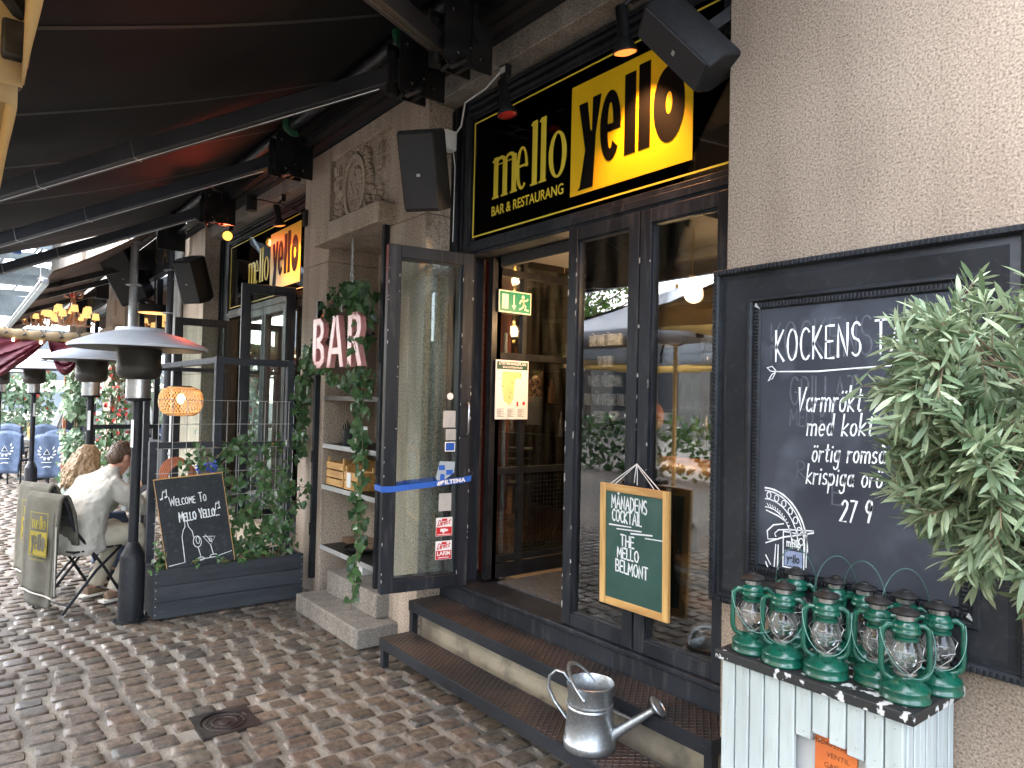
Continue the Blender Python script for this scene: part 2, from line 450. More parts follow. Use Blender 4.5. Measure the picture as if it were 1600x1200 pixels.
M['alu'] = mat('alu', (.62, .64, .66), (.5, .52, .54), 6, .28, .38, metal=1)
M['palegrey'] = mat('palegrey', (.42, .42, .4), None, 5, .6)
M['lightblue'] = mat('lightblue', (.35, .42, .48), (.28, .35, .41), 4, .6)
M['brass'] = mat('brass', (.5, .36, .13), None, 6, .35, metal=.8)
M['terracotta'] = mat('terracotta', (.4, .13, .06), None, 6, .8)
def wickermat():
    m, N, L, b = newmat('wicker')
    tc = N.new('ShaderNodeTexCoord')
    nz = N.new('ShaderNodeTexNoise'); nz.inputs['Scale'].default_value = 30
    L.new(tc.outputs['Object'], nz.inputs['Vector'])
    rp = N.new('ShaderNodeValToRGB'); rp.color_ramp.elements[0].color = (.82, .55, .26, 1); rp.color_ramp.elements[1].color = (.66, .38, .15, 1)
    L.new(nz.outputs[0], rp.inputs[0]); L.new(rp.outputs[0], b.inputs['Base Color']); b.inputs['Roughness'].default_value = .6
    return m
M['wicker'] = wickermat()
def plate():
    """tear-plate tread: raised diagonal lozenges, worn rusty paint"""
    m, N, L, b = newmat('treadplate')
    tc = N.new('ShaderNodeTexCoord')
    hs_ = []
    for a in (radians(38), radians(-38)):
        mp = N.new('ShaderNodeMapping'); mp.inputs['Rotation'].default_value = (0, 0, a); L.new(tc.outputs['Object'], mp.inputs[0])
        wv = N.new('ShaderNodeTexWave'); wv.inputs['Scale'].default_value = 11; wv.inputs['Distortion'].default_value = 0; wv.wave_profile = 'SIN'
        L.new(mp.outputs[0], wv.inputs['Vector']); hs_.append(wv.outputs['Fac'])
    mx = N.new('ShaderNodeMath'); mx.operation = 'MAXIMUM'; L.new(hs_[0], mx.inputs[0]); L.new(hs_[1], mx.inputs[1])
    pw = N.new('ShaderNodeMath'); pw.operation = 'POWER'; pw.inputs[1].default_value = 5; L.new(mx.outputs[0], pw.inputs[0])
    bp = N.new('ShaderNodeBump'); bp.inputs['Strength'].default_value = .9; bp.inputs['Distance'].default_value = .006; L.new(pw.outputs[0], bp.inputs['Height']); L.new(bp.outputs[0], b.inputs['Normal'])
    nz = N.new('ShaderNodeTexNoise'); nz.inputs['Scale'].default_value = 3; nz.inputs['Detail'].default_value = 6; L.new(tc.outputs['Object'], nz.inputs['Vector'])
    rp = N.new('ShaderNodeValToRGB'); rp.color_ramp.elements[0].position = .4; rp.color_ramp.elements[1].position = .62
    rp.color_ramp.elements[0].color = (.028, .025, .024, 1); rp.color_ramp.elements[1].color = (.075, .052, .042, 1)
    L.new(nz.outputs[0], rp.inputs[0]); L.new(rp.outputs[0], b.inputs['Base Color'])
    b.inputs['Metallic'].default_value = .35; b.inputs['Roughness'].default_value = .42
    return m
M['tread'] = plate()
def settmat():
    m, N, L, b = newmat('cobblestone')
    g = N.new('ShaderNodeNewGeometry'); tc = N.new('ShaderNodeTexCoord')
    rp = N.new('ShaderNodeValToRGB'); e = rp.color_ramp.elements
    e[0].position = 0; e[0].color = (0.0608, 0.0492, 0.0400, 1); e[1].position = 1; e[1].color = (0.1144, 0.0958, 0.0760, 1)
    for p, c in ((.15, (0.0930, 0.0739, 0.0558)), (.3, (0.0715, 0.0636, 0.0551)), (.45, (0.1001, 0.0718, 0.0545)), (.6, (0.0472, 0.0424, 0.0380)), (.72, (0.0930, 0.0787, 0.0634)), (.86, (0.0751, 0.0547, 0.0432))):
        x = e.new(p); x.color = c4(c)
    L.new(g.outputs['Random Per Island'], rp.inputs[0])
    n = N.new('ShaderNodeTexNoise'); n.inputs['Scale'].default_value = 28; n.inputs['Detail'].default_value = 7; n.inputs['Roughness'].default_value = .7
    L.new(tc.outputs['Object'], n.inputs['Vector'])
    r2 = N.new('ShaderNodeValToRGB'); e = r2.color_ramp.elements; e[0].position = .38; e[0].color = (.5, .5, .5, 1); e[1].position = .68; e[1].color = (1.75, 1.65, 1.5, 1)
    L.new(n.outputs[0], r2.inputs[0])
    mx = N.new('ShaderNodeMix'); mx.data_type = 'RGBA'; mx.blend_type = 'MULTIPLY'; mx.inputs[0].default_value = 1
    L.new(rp.outputs[0], mx.inputs[6]); L.new(r2.outputs[0], mx.inputs[7]); L.new(mx.outputs[2], b.inputs['Base Color'])
    n2 = N.new('ShaderNodeTexNoise'); n2.inputs['Scale'].default_value = 2.2; n2.inputs['Detail'].default_value = 4; L.new(tc.outputs['Object'], n2.inputs['Vector'])
    mr = N.new('ShaderNodeMapRange'); mr.inputs[1].default_value = .35; mr.inputs[2].default_value = .65; b.inputs['Specular IOR Level'].default_value = .35; mr.inputs[3].default_value = .42; mr.inputs[4].default_value = .66
    L.new(n2.outputs[0], mr.inputs[0]); L.new(mr.outputs[0], b.inputs['Roughness'])
    bp = N.new('ShaderNodeBump'); bp.inputs['Strength'].default_value = .45; bp.inputs['Distance'].default_value = .006
    L.new(n.outputs[0], bp.inputs['Height']); L.new(bp.outputs[0], b.inputs['Normal'])
    return m
M['sett'] = settmat()
M['mortar'] = mat('mortar', (.2, .183, .155), (.1, .09, .076), 3, .9, bump=.6, bscale=60)

# ------------------------------------------------------------------ lettering
def text(mb, body, size, F, t=.0012, align='CENTER', xs=1.0, off=0.0, c=0.0):
    cu = bpy.data.curves.new('lettering', 'FONT'); cu.body = body; cu.size = size; cu.align_x = align; cu.offset = off
    cu.extrude = 0
    ob = bpy.data.objects.new('lettering', cu)
    me = ob.to_mesh()
    vs = [F(v.co.x * xs, v.co.y, c + t) for v in me.vertices]
    fs = [tuple(p.vertices) for p in me.polygons]
    mb.add(vs, fs)
    ob.to_mesh_clear(); bpy.data.objects.remove(ob); bpy.data.curves.remove(cu)
    return mb
def arc(cx, cy, rx, ry, a0, a1, n=10):
    return [(cx + rx * cos(radians(a0 + (a1 - a0) * i / n)), cy + ry * sin(radians(a0 + (a1 - a0) * i / n))) for i in range(n + 1)]
def _o(x0, x1, y0, y1): return arc((x0+x1)/2, (y0+y1)/2, (x1-x0)/2, (y1-y0)/2, 80, 440, 14)
G = {
 'A': (.6, [[(0,0),(.3,1),(.6,0)], [(.1,.36),(.5,.36)]]), 'B': (.5, [[(0,0),(0,1)], [(0,1)]+arc(.2,.76,.26,.24,90,-90,8)+[(0,.52)], [(.05,.52)]+arc(.22,.26,.28,.26,90,-90,8)+[(0,0)]]),
 'C': (.5, [arc(.3,.5,.3,.5,50,310,12)]), 'D': (.55, [[(0,0),(0,1)], [(0,1)]+arc(.12,.5,.43,.5,90,-90,10)+[(0,0)]]),
 'E': (.45, [[(.45,1),(0,1),(0,0),(.45,0)], [(0,.52),(.38,.52)]]), 'G': (.55, [arc(.3,.5,.3,.5,50,330,12)+[(.56,.45),(.32,.45)]]),
 'H': (.5, [[(0,0),(0,1)], [(.5,0),(.5,1)], [(0,.5),(.5,.5)]]), 'I': (.06, [[(.03,0),(.03,1)]]),
 'K': (.5, [[(0,0),(0,1)], [(.46,1),(0,.45),(.5,0)]]), 'L': (.42, [[(0,1),(0,0),(.42,0)]]),
 'M': (.65, [[(0,0),(.06,1),(.32,.3),(.58,1),(.65,0)]]), 'N': (.52, [[(0,0),(0,1),(.52,0),(.52,1)]]), 'O': (.58, [_o(0,.58,0,1)]),
 'P': (.46, [[(0,0),(0,1)], [(0,1)]+arc(.2,.74,.26,.26,90,-90,8)+[(0,.48)]]), 'R': (.5, [[(0,0),(0,1)], [(0,1)]+arc(.2,.74,.26,.26,90,-90,8)+[(0,.48),(.5,0)]]),
 'S': (.46, [arc(.24,.75,.22,.25,40,270,9)+arc(.22,.25,.24,.25,90,-140,9)]), 'T': (.55, [[(0,1),(.55,1)], [(.27,1),(.27,0)]]),
 'U': (.5, [[(0,1)]+arc(.25,.25,.25,.25,180,360,8)+[(.5,1)]]), 'V': (.55, [[(0,1),(.27,0),(.55,1)]]), 'W': (.8, [[(0,1),(.2,0),(.4,.8),(.6,0),(.8,1)]]),
 'Y': (.5, [[(0,1),(.25,.45),(.5,1)], [(.25,.45),(.25,0)]]),
 '0': (.45, [_o(0,.45,0,1)]), '1': (.2, [[(0,.8),(.16,1),(.16,0)]]), '2': (.45, [arc(.22,.75,.22,.25,160,-30,8)+[(0,0),(.46,0)]]), '3': (.45, [arc(.2,.75,.22,.25,140,-90,8), arc(.2,.25,.25,.26,90,-140,8)]),
 '7': (.45, [[(0,1),(.45,1),(.15,0)]]), '8': (.45, [_o(.04,.41,.52,1), _o(0,.45,0,.52)]), '9': (.45, [_o(0,.42,.45,1), [(.42,.75),(.3,0)]]),
 '.': (.1, [[(.03,0),(.06,.03)]]), ':': (.12, [[(.04,.15),(.07,.18)], [(.04,.6),(.07,.63)]]), '!': (.12, [[(.05,1),(.05,.3)], [(.05,.02),(.06,.05)]]), ' ': (.3, []),
 'a': (.42, [_o(0,.38,0,.55), [(.38,.55),(.38,.1),(.46,0)]]), 'd': (.42, [_o(0,.38,0,.55), [(.38,1),(.38,0)]]), 'e': (.42, [[(.02,.28),(.4,.3)]+arc(.21,.28,.2,.28,10,310,10)]),
 'g': (.42, [_o(0,.38,0,.55), [(.38,.55),(.38,-.2)]+arc(.2,-.2,.18,.18,0,-160,6)]), 'i': (.1, [[(.04,0),(.04,.52)], [(.04,.72),(.06,.76)]]),
 'k': (.4, [[(0,0),(0,1)], [(.36,.55),(0,.25),(.4,0)]]), 'm': (.7, [[(0,0),(0,.55)], [(0,.4)]+arc(.17,.36,.16,.18,150,0,6)+[(.34,0)], [(.34,.4)]+arc(.51,.36,.16,.18,150,0,6)+[(.68,0)]]),
 'n': (.4, [[(0,0),(0,.55)], [(0,.4)]+arc(.19,.36,.18,.18,150,0,6)+[(.38,0)]]), 'o': (.42, [_o(0,.4,0,.55)]), 'p': (.42, [[(0,.55),(0,-.4)], _o(0,.4,0,.55)]),
 'r': (.3, [[(0,0),(0,.55)], [(0,.35),(.12,.52),(.3,.52)]]), 's': (.34, [arc(.17,.41,.15,.14,40,270,6)+arc(.16,.14,.17,.14,90,-140,6)]), 't': (.32, [[(.14,.85),(.12,.1),(.22,0),(.3,.05)], [(0,.58),(.3,.6)]]),
 'c': (.36, [arc(.2,.28,.19,.28,50,310,8)]), 'l': (.1, [[(.04,1),(.04,0)]]), 'u': (.4, [[(0,.55),(0,.15),(.1,0),(.25,.02),(.38,.2)], [(.38,.55),(.38,0)]]), 'f': (.3, [arc(.26,.8,.12,.2,60,180,5)+[(.14,0)], [(0,.55),(.3,.55)]]),
}
for k, b_ in (('Å', 'A'), ('Ä', 'A'), ('Ö', 'O'), ('ö', 'o'), ('å', 'a')):
    w_, st_ = G[b_]; h_ = 1.12 if k in 'ÅÄÖ' else .75
    G[k] = (w_, st_ + ([_o(w_/2-.08, w_/2+.08, h_-.02, h_+.16)] if k in 'Åå' else [[(w_/2-.14, h_), (w_/2-.11, h_+.05)], [(w_/2+.11, h_), (w_/2+.14, h_+.05)]]))
def hand(mb, body, size, F, x, y, wd=None, xs=1.0, gap=.16, slant=0.0, small=.78, rise=0.0, align='L', c=.0012, jit=.02):
    """handwriting; '^' before a letter makes it a full-height capital when small caps are used"""
    wd = wd or size * .11
    rnd = random.Random(hash(body) % 1000 if False else len(body) * 37 + int(x * 1000))
    items = []; cx = 0
    i = 0
    while i < len(body):
        ch = body[i]; sc = 1.0
        if ch == '~': i += 1; ch = body[i]; sc = small
        wq, st = G[ch]
        items.append((cx, sc, st)); cx += (wq * sc + gap) * xs; i += 1
    off = {'L': 0, 'C': -cx / 2, 'R': -cx}[align] * size
    for q, sc, st in items:
        dy = rnd.uniform(-jit, jit)
        for pl in st:
            pts = []
            for k in range(len(pl)):
                if k and len(pl) < 6:
                    pts.append(((pl[k-1][0]+pl[k][0])/2 + rnd.uniform(-.008, .008), (pl[k-1][1]+pl[k][1])/2 + rnd.uniform(-.008, .008)))
                pts.append(pl[k])
            P = []
            for (a, b) in pts:
                a, b = a * sc, b * sc + dy
                px = q + a * xs + b * slant
                P.append((x + off + px * size, y + b * size + rise * (off + px * size)))
            mb.strip(P, wd, F, c)
    return mb
def wave_o(cx, cy, rx, ry, n=28):
    return [(cx + rx * cos(2*pi*i/n), cy + ry * sin(2*pi*i/n)) for i in range(n)]
def logo_yello(mb, F, wd, ht, c0, c1):
    """the heavy condensed word inside a field wd x ht"""
    X = lambda a: a * wd
    Y = lambda b: (1 - b) * ht
    P = lambda L: [(X(a), Y(b)) for a, b in L]
    mb.prism(P([(.075,.19),(.155,.19),(.185,.46),(.2,.46),(.205,.17),(.28,.17),(.235,.5),(.215,.965),(.07,.965),(.095,.94),(.14,.62)])[::-1], F, c0, c1)
    oo = arc(.365, .485, .09, .305, 42, 369, 30); ii = arc(.365, .485, .024, .2, 42, 369, 30)
    n = len(oo); L = [(X(a), Y(b)) for a, b in oo]; K = [(X(a), Y(b)) for a, b in ii]
    mb.add([F(a, b, c1) for a, b in L] + [F(a, b, c1) for a, b in K], [(i, i+1, n+i+1, n+i) for i in range(n-1)])
    mb.fbox(F, X(.335), X(.452), Y(.535), Y(.47), c0, c1 - .0004)
    mb.fbox(F, X(.485), X(.575), Y(.79), Y(.11), c0, c1)
    mb.fbox(F, X(.6), X(.69), Y(.79), Y(.08), c0, c1)
    mb.ring([(X(a), Y(b)) for a, b in wave_o(.83,.5,.115,.305)], [(X(a), Y(b)) for a, b in wave_o(.83,.49,.026,.09)], F, c0, c1)
    return mb
def logo_mello(mb, F, wd, ht, c0, c1):
    """condensed serif word in wd x ht (ht = ascender height, x-height .66)"""
    xh = .68
    def st(a0, a1, b0, b1, d=0): mb.fbox(F, a0*wd, a1*wd, b0*ht, b1*ht, c0, c1 - d)
    def serif(a0, a1, b): mb.fbox(F, a0*wd, a1*wd, b*ht, (b+.03)*ht, c0, c1 - .0004)
    for a in (.02, .15, .28):
        st(a, a+.058, .03, xh - .06 if a > .1 else xh); serif(a-.02, a+.07, 0)
    mb.prism([(x*wd, y*ht) for x, y in [(-.01,.62),(.02,.66),(.02,.6)]][::-1], F, c0, c1)
    for a in (.045, .175):
        mb.ring([(x*wd, y*ht) for x, y in arc(a+.077,.56,.077,.12,180,0,10) + [(a+.12,.56)]][:11] , [(x*wd, y*ht) for x, y in arc(a+.066,.545,.045,.085,180,0,10)], F, c0, c1 - .0008)
    oe = wave_o(.42,.34,.08,.345); ie = wave_o(.425,.34,.04,.3)
    n = len(oe); k0 = 1
    # e: ring with an opening under the bar
    keep = [i for i in range(n) if not (n*.885 < i < n*.995)]
    vs = [F(a*wd, b*ht, c1) for a, b in oe] + [F(a*wd, b*ht, c1) for a, b in ie]
    mb.add(vs, [(i, (i+1) % n, n+(i+1) % n, n+i) for i in keep if (i+1) % n in keep or i+1 == n])
    st(.365, .495, .36, .395, .0006)
    for a in (.555, .665):
        st(a, a+.058, .03, 1.0); serif(a-.02, a+.068, 0); mb.prism([(x*wd, y*ht) for x, y in [(a-.025,.95),(a,.995),(a,.93)]][::-1], F, c0, c1)
    mb.ring([(x*wd, y*ht) for x, y in wave_o(.87,.34,.105,.35)], [(x*wd, y*ht) for x, y in wave_o(.87,.34,.058,.315)], F, c0, c1)
    return mb

# ------------------------------------------------------------------ leaves
IVY = [(0,0),(.32,-.12),(.5,.2),(.3,.36),(.26,.62),(0,1),(-.26,.62),(-.3,.36),(-.5,.2),(-.32,-.12)]
LAN = [(0,0),(.065,.2),(.095,.48),(.07,.78),(0,1),(-.07,.78),(-.095,.48),(-.065,.2)]
OVA = [(0,0),(.28,.2),(.36,.5),(.2,.82),(0,1),(-.2,.82),(-.36,.5),(-.28,.2)]
def leaf(mb, p, tip, nrm, size, shape, fold=.12, curl=0.0):
    t = V(tip).normalized(); nrm = V(nrm)
    sd = t.cross(nrm)
    sd = sd.normalized() if sd.length > 1e-6 else t.orthogonal().normalized()
    n = sd.cross(t)
    p = V(p)
    vs = [p + size * (a * sd + b * t + (abs(a) * fold - curl * b * b) * n) for a, b in shape]
    k = len(vs)
    vs.append(p + size * (.42 * t - curl * .17 * n))
    mb.add(vs, [(i, (i+1) % k, k) for i in range(k)])
def rv(r=1.0):
    while True:
        v = V(random.uniform(-1, 1), random.uniform(-1, 1), random.uniform(-1, 1))
        if .05 < v.length < 1: return v.normalized() * r
def ivy_on(lm, sm, pts, spread, n, size, face=(1, -1, .4), stem=.0025):
    """leaves and a stem along a polyline"""
    pts = [V(p) for p in pts]
    if stem:
        q = [p + rv(.01) for p in pts]
        sm.tube(q, stem, 5)
    seg = [(pts[i+1] - pts[i]).length for i in range(len(pts)-1)]; tot = sum(seg)
    for _ in range(n):
        d = random.uniform(0, tot); i = 0
        while i < len(seg) - 1 and d > seg[i]: d -= seg[i]; i += 1
        p = pts[i].lerp(pts[i+1], min(1, d / max(seg[i], 1e-6)))
        o = rv(spread * random.random() ** .6); p = p + o
        nr = (V(face).normalized() + rv(.75)).normalized()
        tip = (V(0, 0, -1) + rv(.8)); tip = tip - nr * tip.dot(nr)
        leaf(lm, p, tip, nr, size * random.uniform(.55, 1.2), IVY, .15, .1)
# ================================================================== SETTING: ground
g = MB(); g.add([(-150,-150,-.017),(150,-150,-.017),(150,150,-.017),(-150,150,-.017)], [(0,1,2,3)])
g.build('ground', mat('groundmat', (.12, .105, .088), (.09, .08, .068), 5, .9), loc=(0,0,0), smooth=0, kind='structure')
def stones():
    mb = MB(); rnd = random.Random(3)
    def stone(cx, cy, lx, ly, n):
        tx, ty = rnd.uniform(-.024, .024), rnd.uniform(-.024, .024); dz = rnd.uniform(-.003, .003); rot = rnd.uniform(-.05, .05)
        pw = rnd.uniform(3.0, 5.5); hh = rnd.uniform(.85, 1.15); ph = rnd.uniform(0, 50)
        q = [rnd.uniform(.9, 1.04) for _ in range(4)]
        dome = .4 if cx > -4.8 else min(1.3, .4 + (-4.8-cx)*.9 + max(0, .9-cy)*.5)
        vs = []
        for j in range(n + 1):
            for i in range(n + 1):
                u, v = 2*i/n - 1, 2*j/n - 1
                u = math.copysign(abs(u) ** .7, u); v = math.copysign(abs(v) ** .7, v)
                e = max(abs(u), abs(v))
                k = 1 - .07 * u*u*v*v
                qq = (q[0]*(1-u)*(1-v) + q[1]*(1+u)*(1-v) + q[2]*(1-u)*(1+v) + q[3]*(1+u)*(1+v)) / 4
                x = u * lx/2 * k * (.93 + .07*qq) * qq; y = v * ly/2 * k * qq
                z = .0 if e < .999 else -.036
                z += -.016*(abs(u)**pw + abs(v)**pw)*.6*hh*dome + tx*x + ty*y + dz
                if e < .999: z += .004*noise.noise((x*26+ph, y*26, ph))
                vs.append((cx + x*cos(rot) - y*sin(rot), cy + x*sin(rot) + y*cos(rot), z))
        mb.add(vs, [(j*(n+1)+i, j*(n+1)+i+1, (j+1)*(n+1)+i+1, (j+1)*(n+1)+i) for j in range(n) for i in range(n)])
    x = .6; r = 0
    while x > -27:
        wd = rnd.uniform(.112, .135)
        near = x > -8
        y = -1.6 + rnd.uniform(0, .15) if x > -12 else -.6 + rnd.uniform(0, .15)
        while y < 2.4:
            ln = rnd.uniform(.13, .185)
            cx = x - wd/2 + .012*sin(y*3 + x); cy = y + ln/2
            if not (abs(cx + 3.725) < .15 and abs(cy - 1.12) < .15):
                stone(cx, cy, wd - .004, ln - .005, 6 if near else 4)
            y += ln
        x -= wd; r += 1
    return mb
g = MB(); g.add([(-27.2,-1.7,-.0125),(.8,-1.7,-.0125),(.8,2.44,-.0125),(-27.2,2.44,-.0125)], [(0,1,2,3)]); g.build('mortar_bed', M['mortar'], loc=(0,0,0), smooth=0, kind='structure')
stones().build('paving', M['sett'], loc=(0,0,0), smooth=60, kind='structure')
# ------------------------------------------------------------------ manhole cover
t = thing('manhole_cover', 'small round iron cover set in a square frame in the cobblestones', 'manhole cover', (-3.725, 1.12, 0))
m = MB(); F = Fr((-3.725,1.12,0), (1,0,0), (0,1,0))
m.ring([(.14*cos(a)*1.0, .14*sin(a)) if False else (max(-.14,min(.14,.2*cos(a))), max(-.14,min(.14,.2*sin(a)))) for a in [2*pi*i/32 for i in range(32)]], [(.118*cos(a), .118*sin(a)) for a in [2*pi*i/32 for i in range(32)]], F, -.03, .004)
m.build('frame', M['darksteel'], t)
m = MB(); m.lathe([(.114,-.03),(.114,-.004),(.1,-.004),(.098,.0),(.088,.0),(.086,-.004),(.066,-.004),(.064,0),(.056,0),(.054,-.005),(.03,-.005),(.028,0),(.0,0)], (-3.725,1.12,0), 32)
for k in range(16):
    a = 2*pi*k/16; m.beam((-3.725+.067*cos(a),1.12+.067*sin(a),-.003), (-3.725+.085*cos(a),1.12+.085*sin(a),-.003), .008, .006)
m.build('lid', M['darksteel'], t)

# ================================================================== the restaurant's building
B = thing('restaurant_building', 'brown granite restaurant front with black framed glass doors and carved niche pier', 'building', (-5, 2.4, 0))
def part(name, mb, mt, bevel=0, label=None, root=None, **k):
    return mb.build(name, M[mt] if isinstance(mt, str) else mt, root if root is not None else B, bevel=bevel, label=label, **k)
BASEB = V(-5, 2.4, 0)
def sub(name, mb, mt, parent, **k):
    """sub-part: same origin as the part it belongs to (parts sit at their root's base)"""
    BASE[parent.name] = base_of(parent.parent)
    return mb.build(name, M[mt] if isinstance(mt, str) else mt, parent, **k)
YP, YG = 2.40, 2.58
# right pier, three courses
m = MB()
m.box((-1.70, YP, 0), (3.2, 3.0, 4.6))
part('stone_pier', m, 'granite_fine', .006, 'wide plain pale granite pier on the right')
# niche pier
m = MB()
for z0, z1 in ((0, 2.78), (2.783, 3.74)): m.box((-6.14, YP, z0), (-5.60, 3.0, z1))
for z0, z1 in ((0, 2.88), (2.883, 3.74)): m.box((-4.56, YP, z0), (-4.03, 3.0, z1))
m.box((-5.60, 2.44, 2.90), (-4.56, 3.0, 3.62)); m.box((-5.60, YP, 3.62), (-4.56, 3.0, 3.74))
m.box((-5.60, 2.86, 0), (-4.56, 3.0, 2.90))
m.box((-5.6, 2.79, 0), (-4.56, 2.86, .86))
niche = part('stone_pier', m, 'granite', .008, 'granite pier with a deep niche and carved panel')
m = MB(); m.box((-5.64, 2.27, 2.885), (-4.46, 2.44, 3.035)); part('stone_ledge', m, 'granite', .012)
# carved relief: oval medallion in a wreath, side blocks
m = MB(); F = FY(-5.13, 2.44, 3.30); rnd = random.Random(5)
ov = [(.17*cos(2*pi*i/40), .235*sin(2*pi*i/40)) for i in range(40)]
m.ring([(a*1.1, b*1.08) for a, b in ov], [(a*.93, b*.93) for a, b in ov], F, 0, .05)
m.prism([(a*.94, b*.94) for a, b in ov], F, 0, .028)
Q = Matrix.Rotation(radians(90), 3, 'X')
for _ in range(26):
    r = sqrt(rnd.random())*.8; a = rnd.uniform(0, 2*pi); p = F(.15*r*cos(a), .21*r*sin(a), .03)
    m.ell(p, (rnd.uniform(.012,.03), rnd.uniform(.012,.02), rnd.uniform(.014,.034)), 8, 5)
for k in range(170):
    a = rnd.uniform(-10, 190); rr = rnd.uniform(1.14, 1.46)
    p = F(.175*rr*cos(radians(a)), .24*rr*sin(radians(a)) - (.0 if 0 < a < 180 else .03), .012)
    m.ell(p, (rnd.uniform(.013,.026), .03, rnd.uniform(.013,.026)), 8, 5)
for sx in (-1, 1):
    for k in range(60):
        p = F(sx*rnd.uniform(.14,.42), -.235 + rnd.random()**2*.2 - .02, .01)
        m.ell(p, (rnd.uniform(.014,.032), .035, rnd.uniform(.014,.032)), 8, 5)
    for b in (.05, .17): m.fbox(F, sx*.37-.045, sx*.37+.045, b, b+.085, 0, .03); m.fbox(F, sx*.37-.025, sx*.37+.025, b+.02, b+.065, .03, .04)
part('carved_relief', m, 'granite', 0, 'oval medallion carved in a wreath')
# stone steps into the niche
m = MB(); m.box((-5.33, 2.10, 0), (-4.27, 2.44, .135)); part('stone_step', m, 'granite_grey', .012)
m = MB(); m.box((-5.22, 2.30, .135), (-4.40, 2.80, .305)); part('stone_step', m, 'granite_grey', .012)
# far pier between the second bay and the neighbour
m = MB()
for z0, z1 in ((0, 1.9), (1.903, 2.86), (2.863, 3.76)): m.box((-10.47, YP, z0), (-9.42, 3.0, z1))
part('stone_pier', m, 'granite', .008)
# lintels
for x0, x1 in ((-4.03, -1.70), (-9.42, -6.14)):
    m = MB(); m.box((x0, 2.45, 3.62), (x1, 2.95, 3.76)); part('stone_lintel', m, 'granite_grey', .006)
# upper wall behind the awning
m = MB(); m.box((-10.47, 2.42, 3.765), (3.2, 3.0, 6.5))
for zz in (3.80, 3.9, 4.02): m.box((-10.47, 2.36, zz), (-1.7, 2.42, zz+.035))
m.box((-10.2, 2.15, 4.11), (.3, 2.42, 4.14)); m.box((-10.2, 2.12, 3.965), (.3, 2.15, 4.14))  # added boards sealing the slit above the awning against sky light
part('upper_wall', m, mat('wallblack', (.012,.011,.011), (.02,.018,.018), 3, .85), 0)
# plinth under the doors and windows
for x0, x1 in ((-4.03, -1.70), (-9.42, -6.14)):
    m = MB(); m.box((x0, 2.435, 0), (x1, 2.95, .335)); part('plinth', m, 'plinth', .006)
    m = MB(); m.box((x0, 2.575, .335), (x1, 2.95, .452)); m.box((x0, 2.545, .452), (x1, 2.95, .476)); part('door_sill', m, 'blackwood', .004)

# ---- bay 1: black timber frame with transom, two fixed glazed panels, open doorway, folded leaf
def bay_frame(x0, x1, sx0, sx1, with_door):
    m = MB()
    m.box((x0, 2.60, .476), (sx0-.01, 2.72, 3.62)); m.box((sx1+.01, 2.60, .476), (x1, 2.72, 3.62))
    for k, (dx, y) in enumerate(((.0, 2.585), (.06, 2.57), (.12, 2.585))): m.box((x0+dx, y, .476), (x0+dx+.03, 2.60, 3.60))
    m.box((sx0-.05, 2.575, 2.60), (sx0-.012, 2.60, 3.5))
    m.box((sx0-.01, 2.585, 2.58), (sx1+.01, 2.74, 2.672)); m.box((sx0-.01, 2.572, 2.60), (sx1+.01, 2.585, 2.64))
    m.box((sx0-.01, 2.60, 3.475), (sx1+.01, 2.74, 3.62))
    for zz, y in ((3.49, 2.575), (3.53, 2.56), (3.575, 2.57)): m.box((sx0-.01, y, zz), (sx1+.01, 2.60, zz+.022))
    return part('window_frame', m, 'blackwood', .003)
fr = bay_frame(-4.03, -1.70, -3.80, -1.72, True)
def panel(x0, x1, z0, z1, name='door_panel', yb=2.565, yf=2.625):
    d = MB(); F = FY(0, yf, 0)
    d.frame(F, x0, x1, z0, z1, .066, 0, yf-yb)
    d.frame(F, x0+.06, x1-.06, z0+.06, z1-.06, .014, .012, yf-yb-.014)
    p = part(name, d, 'blackwood', .003)
    gm = MB(); gm.fbox(F, x0+.068, x1-.068, z0+.068, z1-.068, .022, .028)
    sub('pane', gm, 'glass', p)
    return p
P1 = panel(-2.815, -2.315, .48, 2.578)
P2 = panel(-2.305, -1.80, .48, 2.578)
# white hand lettering on the first pane
m = MB(); F = FY(-2.566, 2.601, 0)
for z_, s_ in ((1.945, 'HÄR INNE ÖPPNAR'), (1.835, 'VI 18:00'), (1.735, 'VARMT VÄLKOMNA'), (1.64, 'TILL VÅR UTEBAR TILL'), (1.55, 'DESS!')):
    hand(m, s_, .056, F, 0 if s_ != 'DESS!' else -.03, z_, .0018, xs=.38, align='C', gap=.25, jit=.01, c=.0015)
m.strip([(.055,1.575),(.04,1.597),(.052,1.61),(.066,1.598),(.08,1.61),(.092,1.597),(.066,1.562),(.05,1.582)], .006, F, .0015)
sub('lettering', m, 'chalk', P1, label='white hand lettering HÄR INNE ÖPPNAR')
# wear: chipped white paint on the stiles
m = MB(); rnd = random.Random(2); F = FY(0, 2.5645, 0)
for _ in range(46):
    xx = rnd.choice([-2.812, -2.752, -2.31, -2.245, -1.83]); zz = rnd.uniform(.55, 2.4); h_ = rnd.uniform(.006, .045)
    m.prism([(xx, zz), (xx+rnd.uniform(.003,.01), zz+h_*.3), (xx+rnd.uniform(.002,.008), zz+h_), (xx-.001, zz+h_*.8)], F, 0, .0012)
part('chipped_paint', m, 'palegrey', 0)
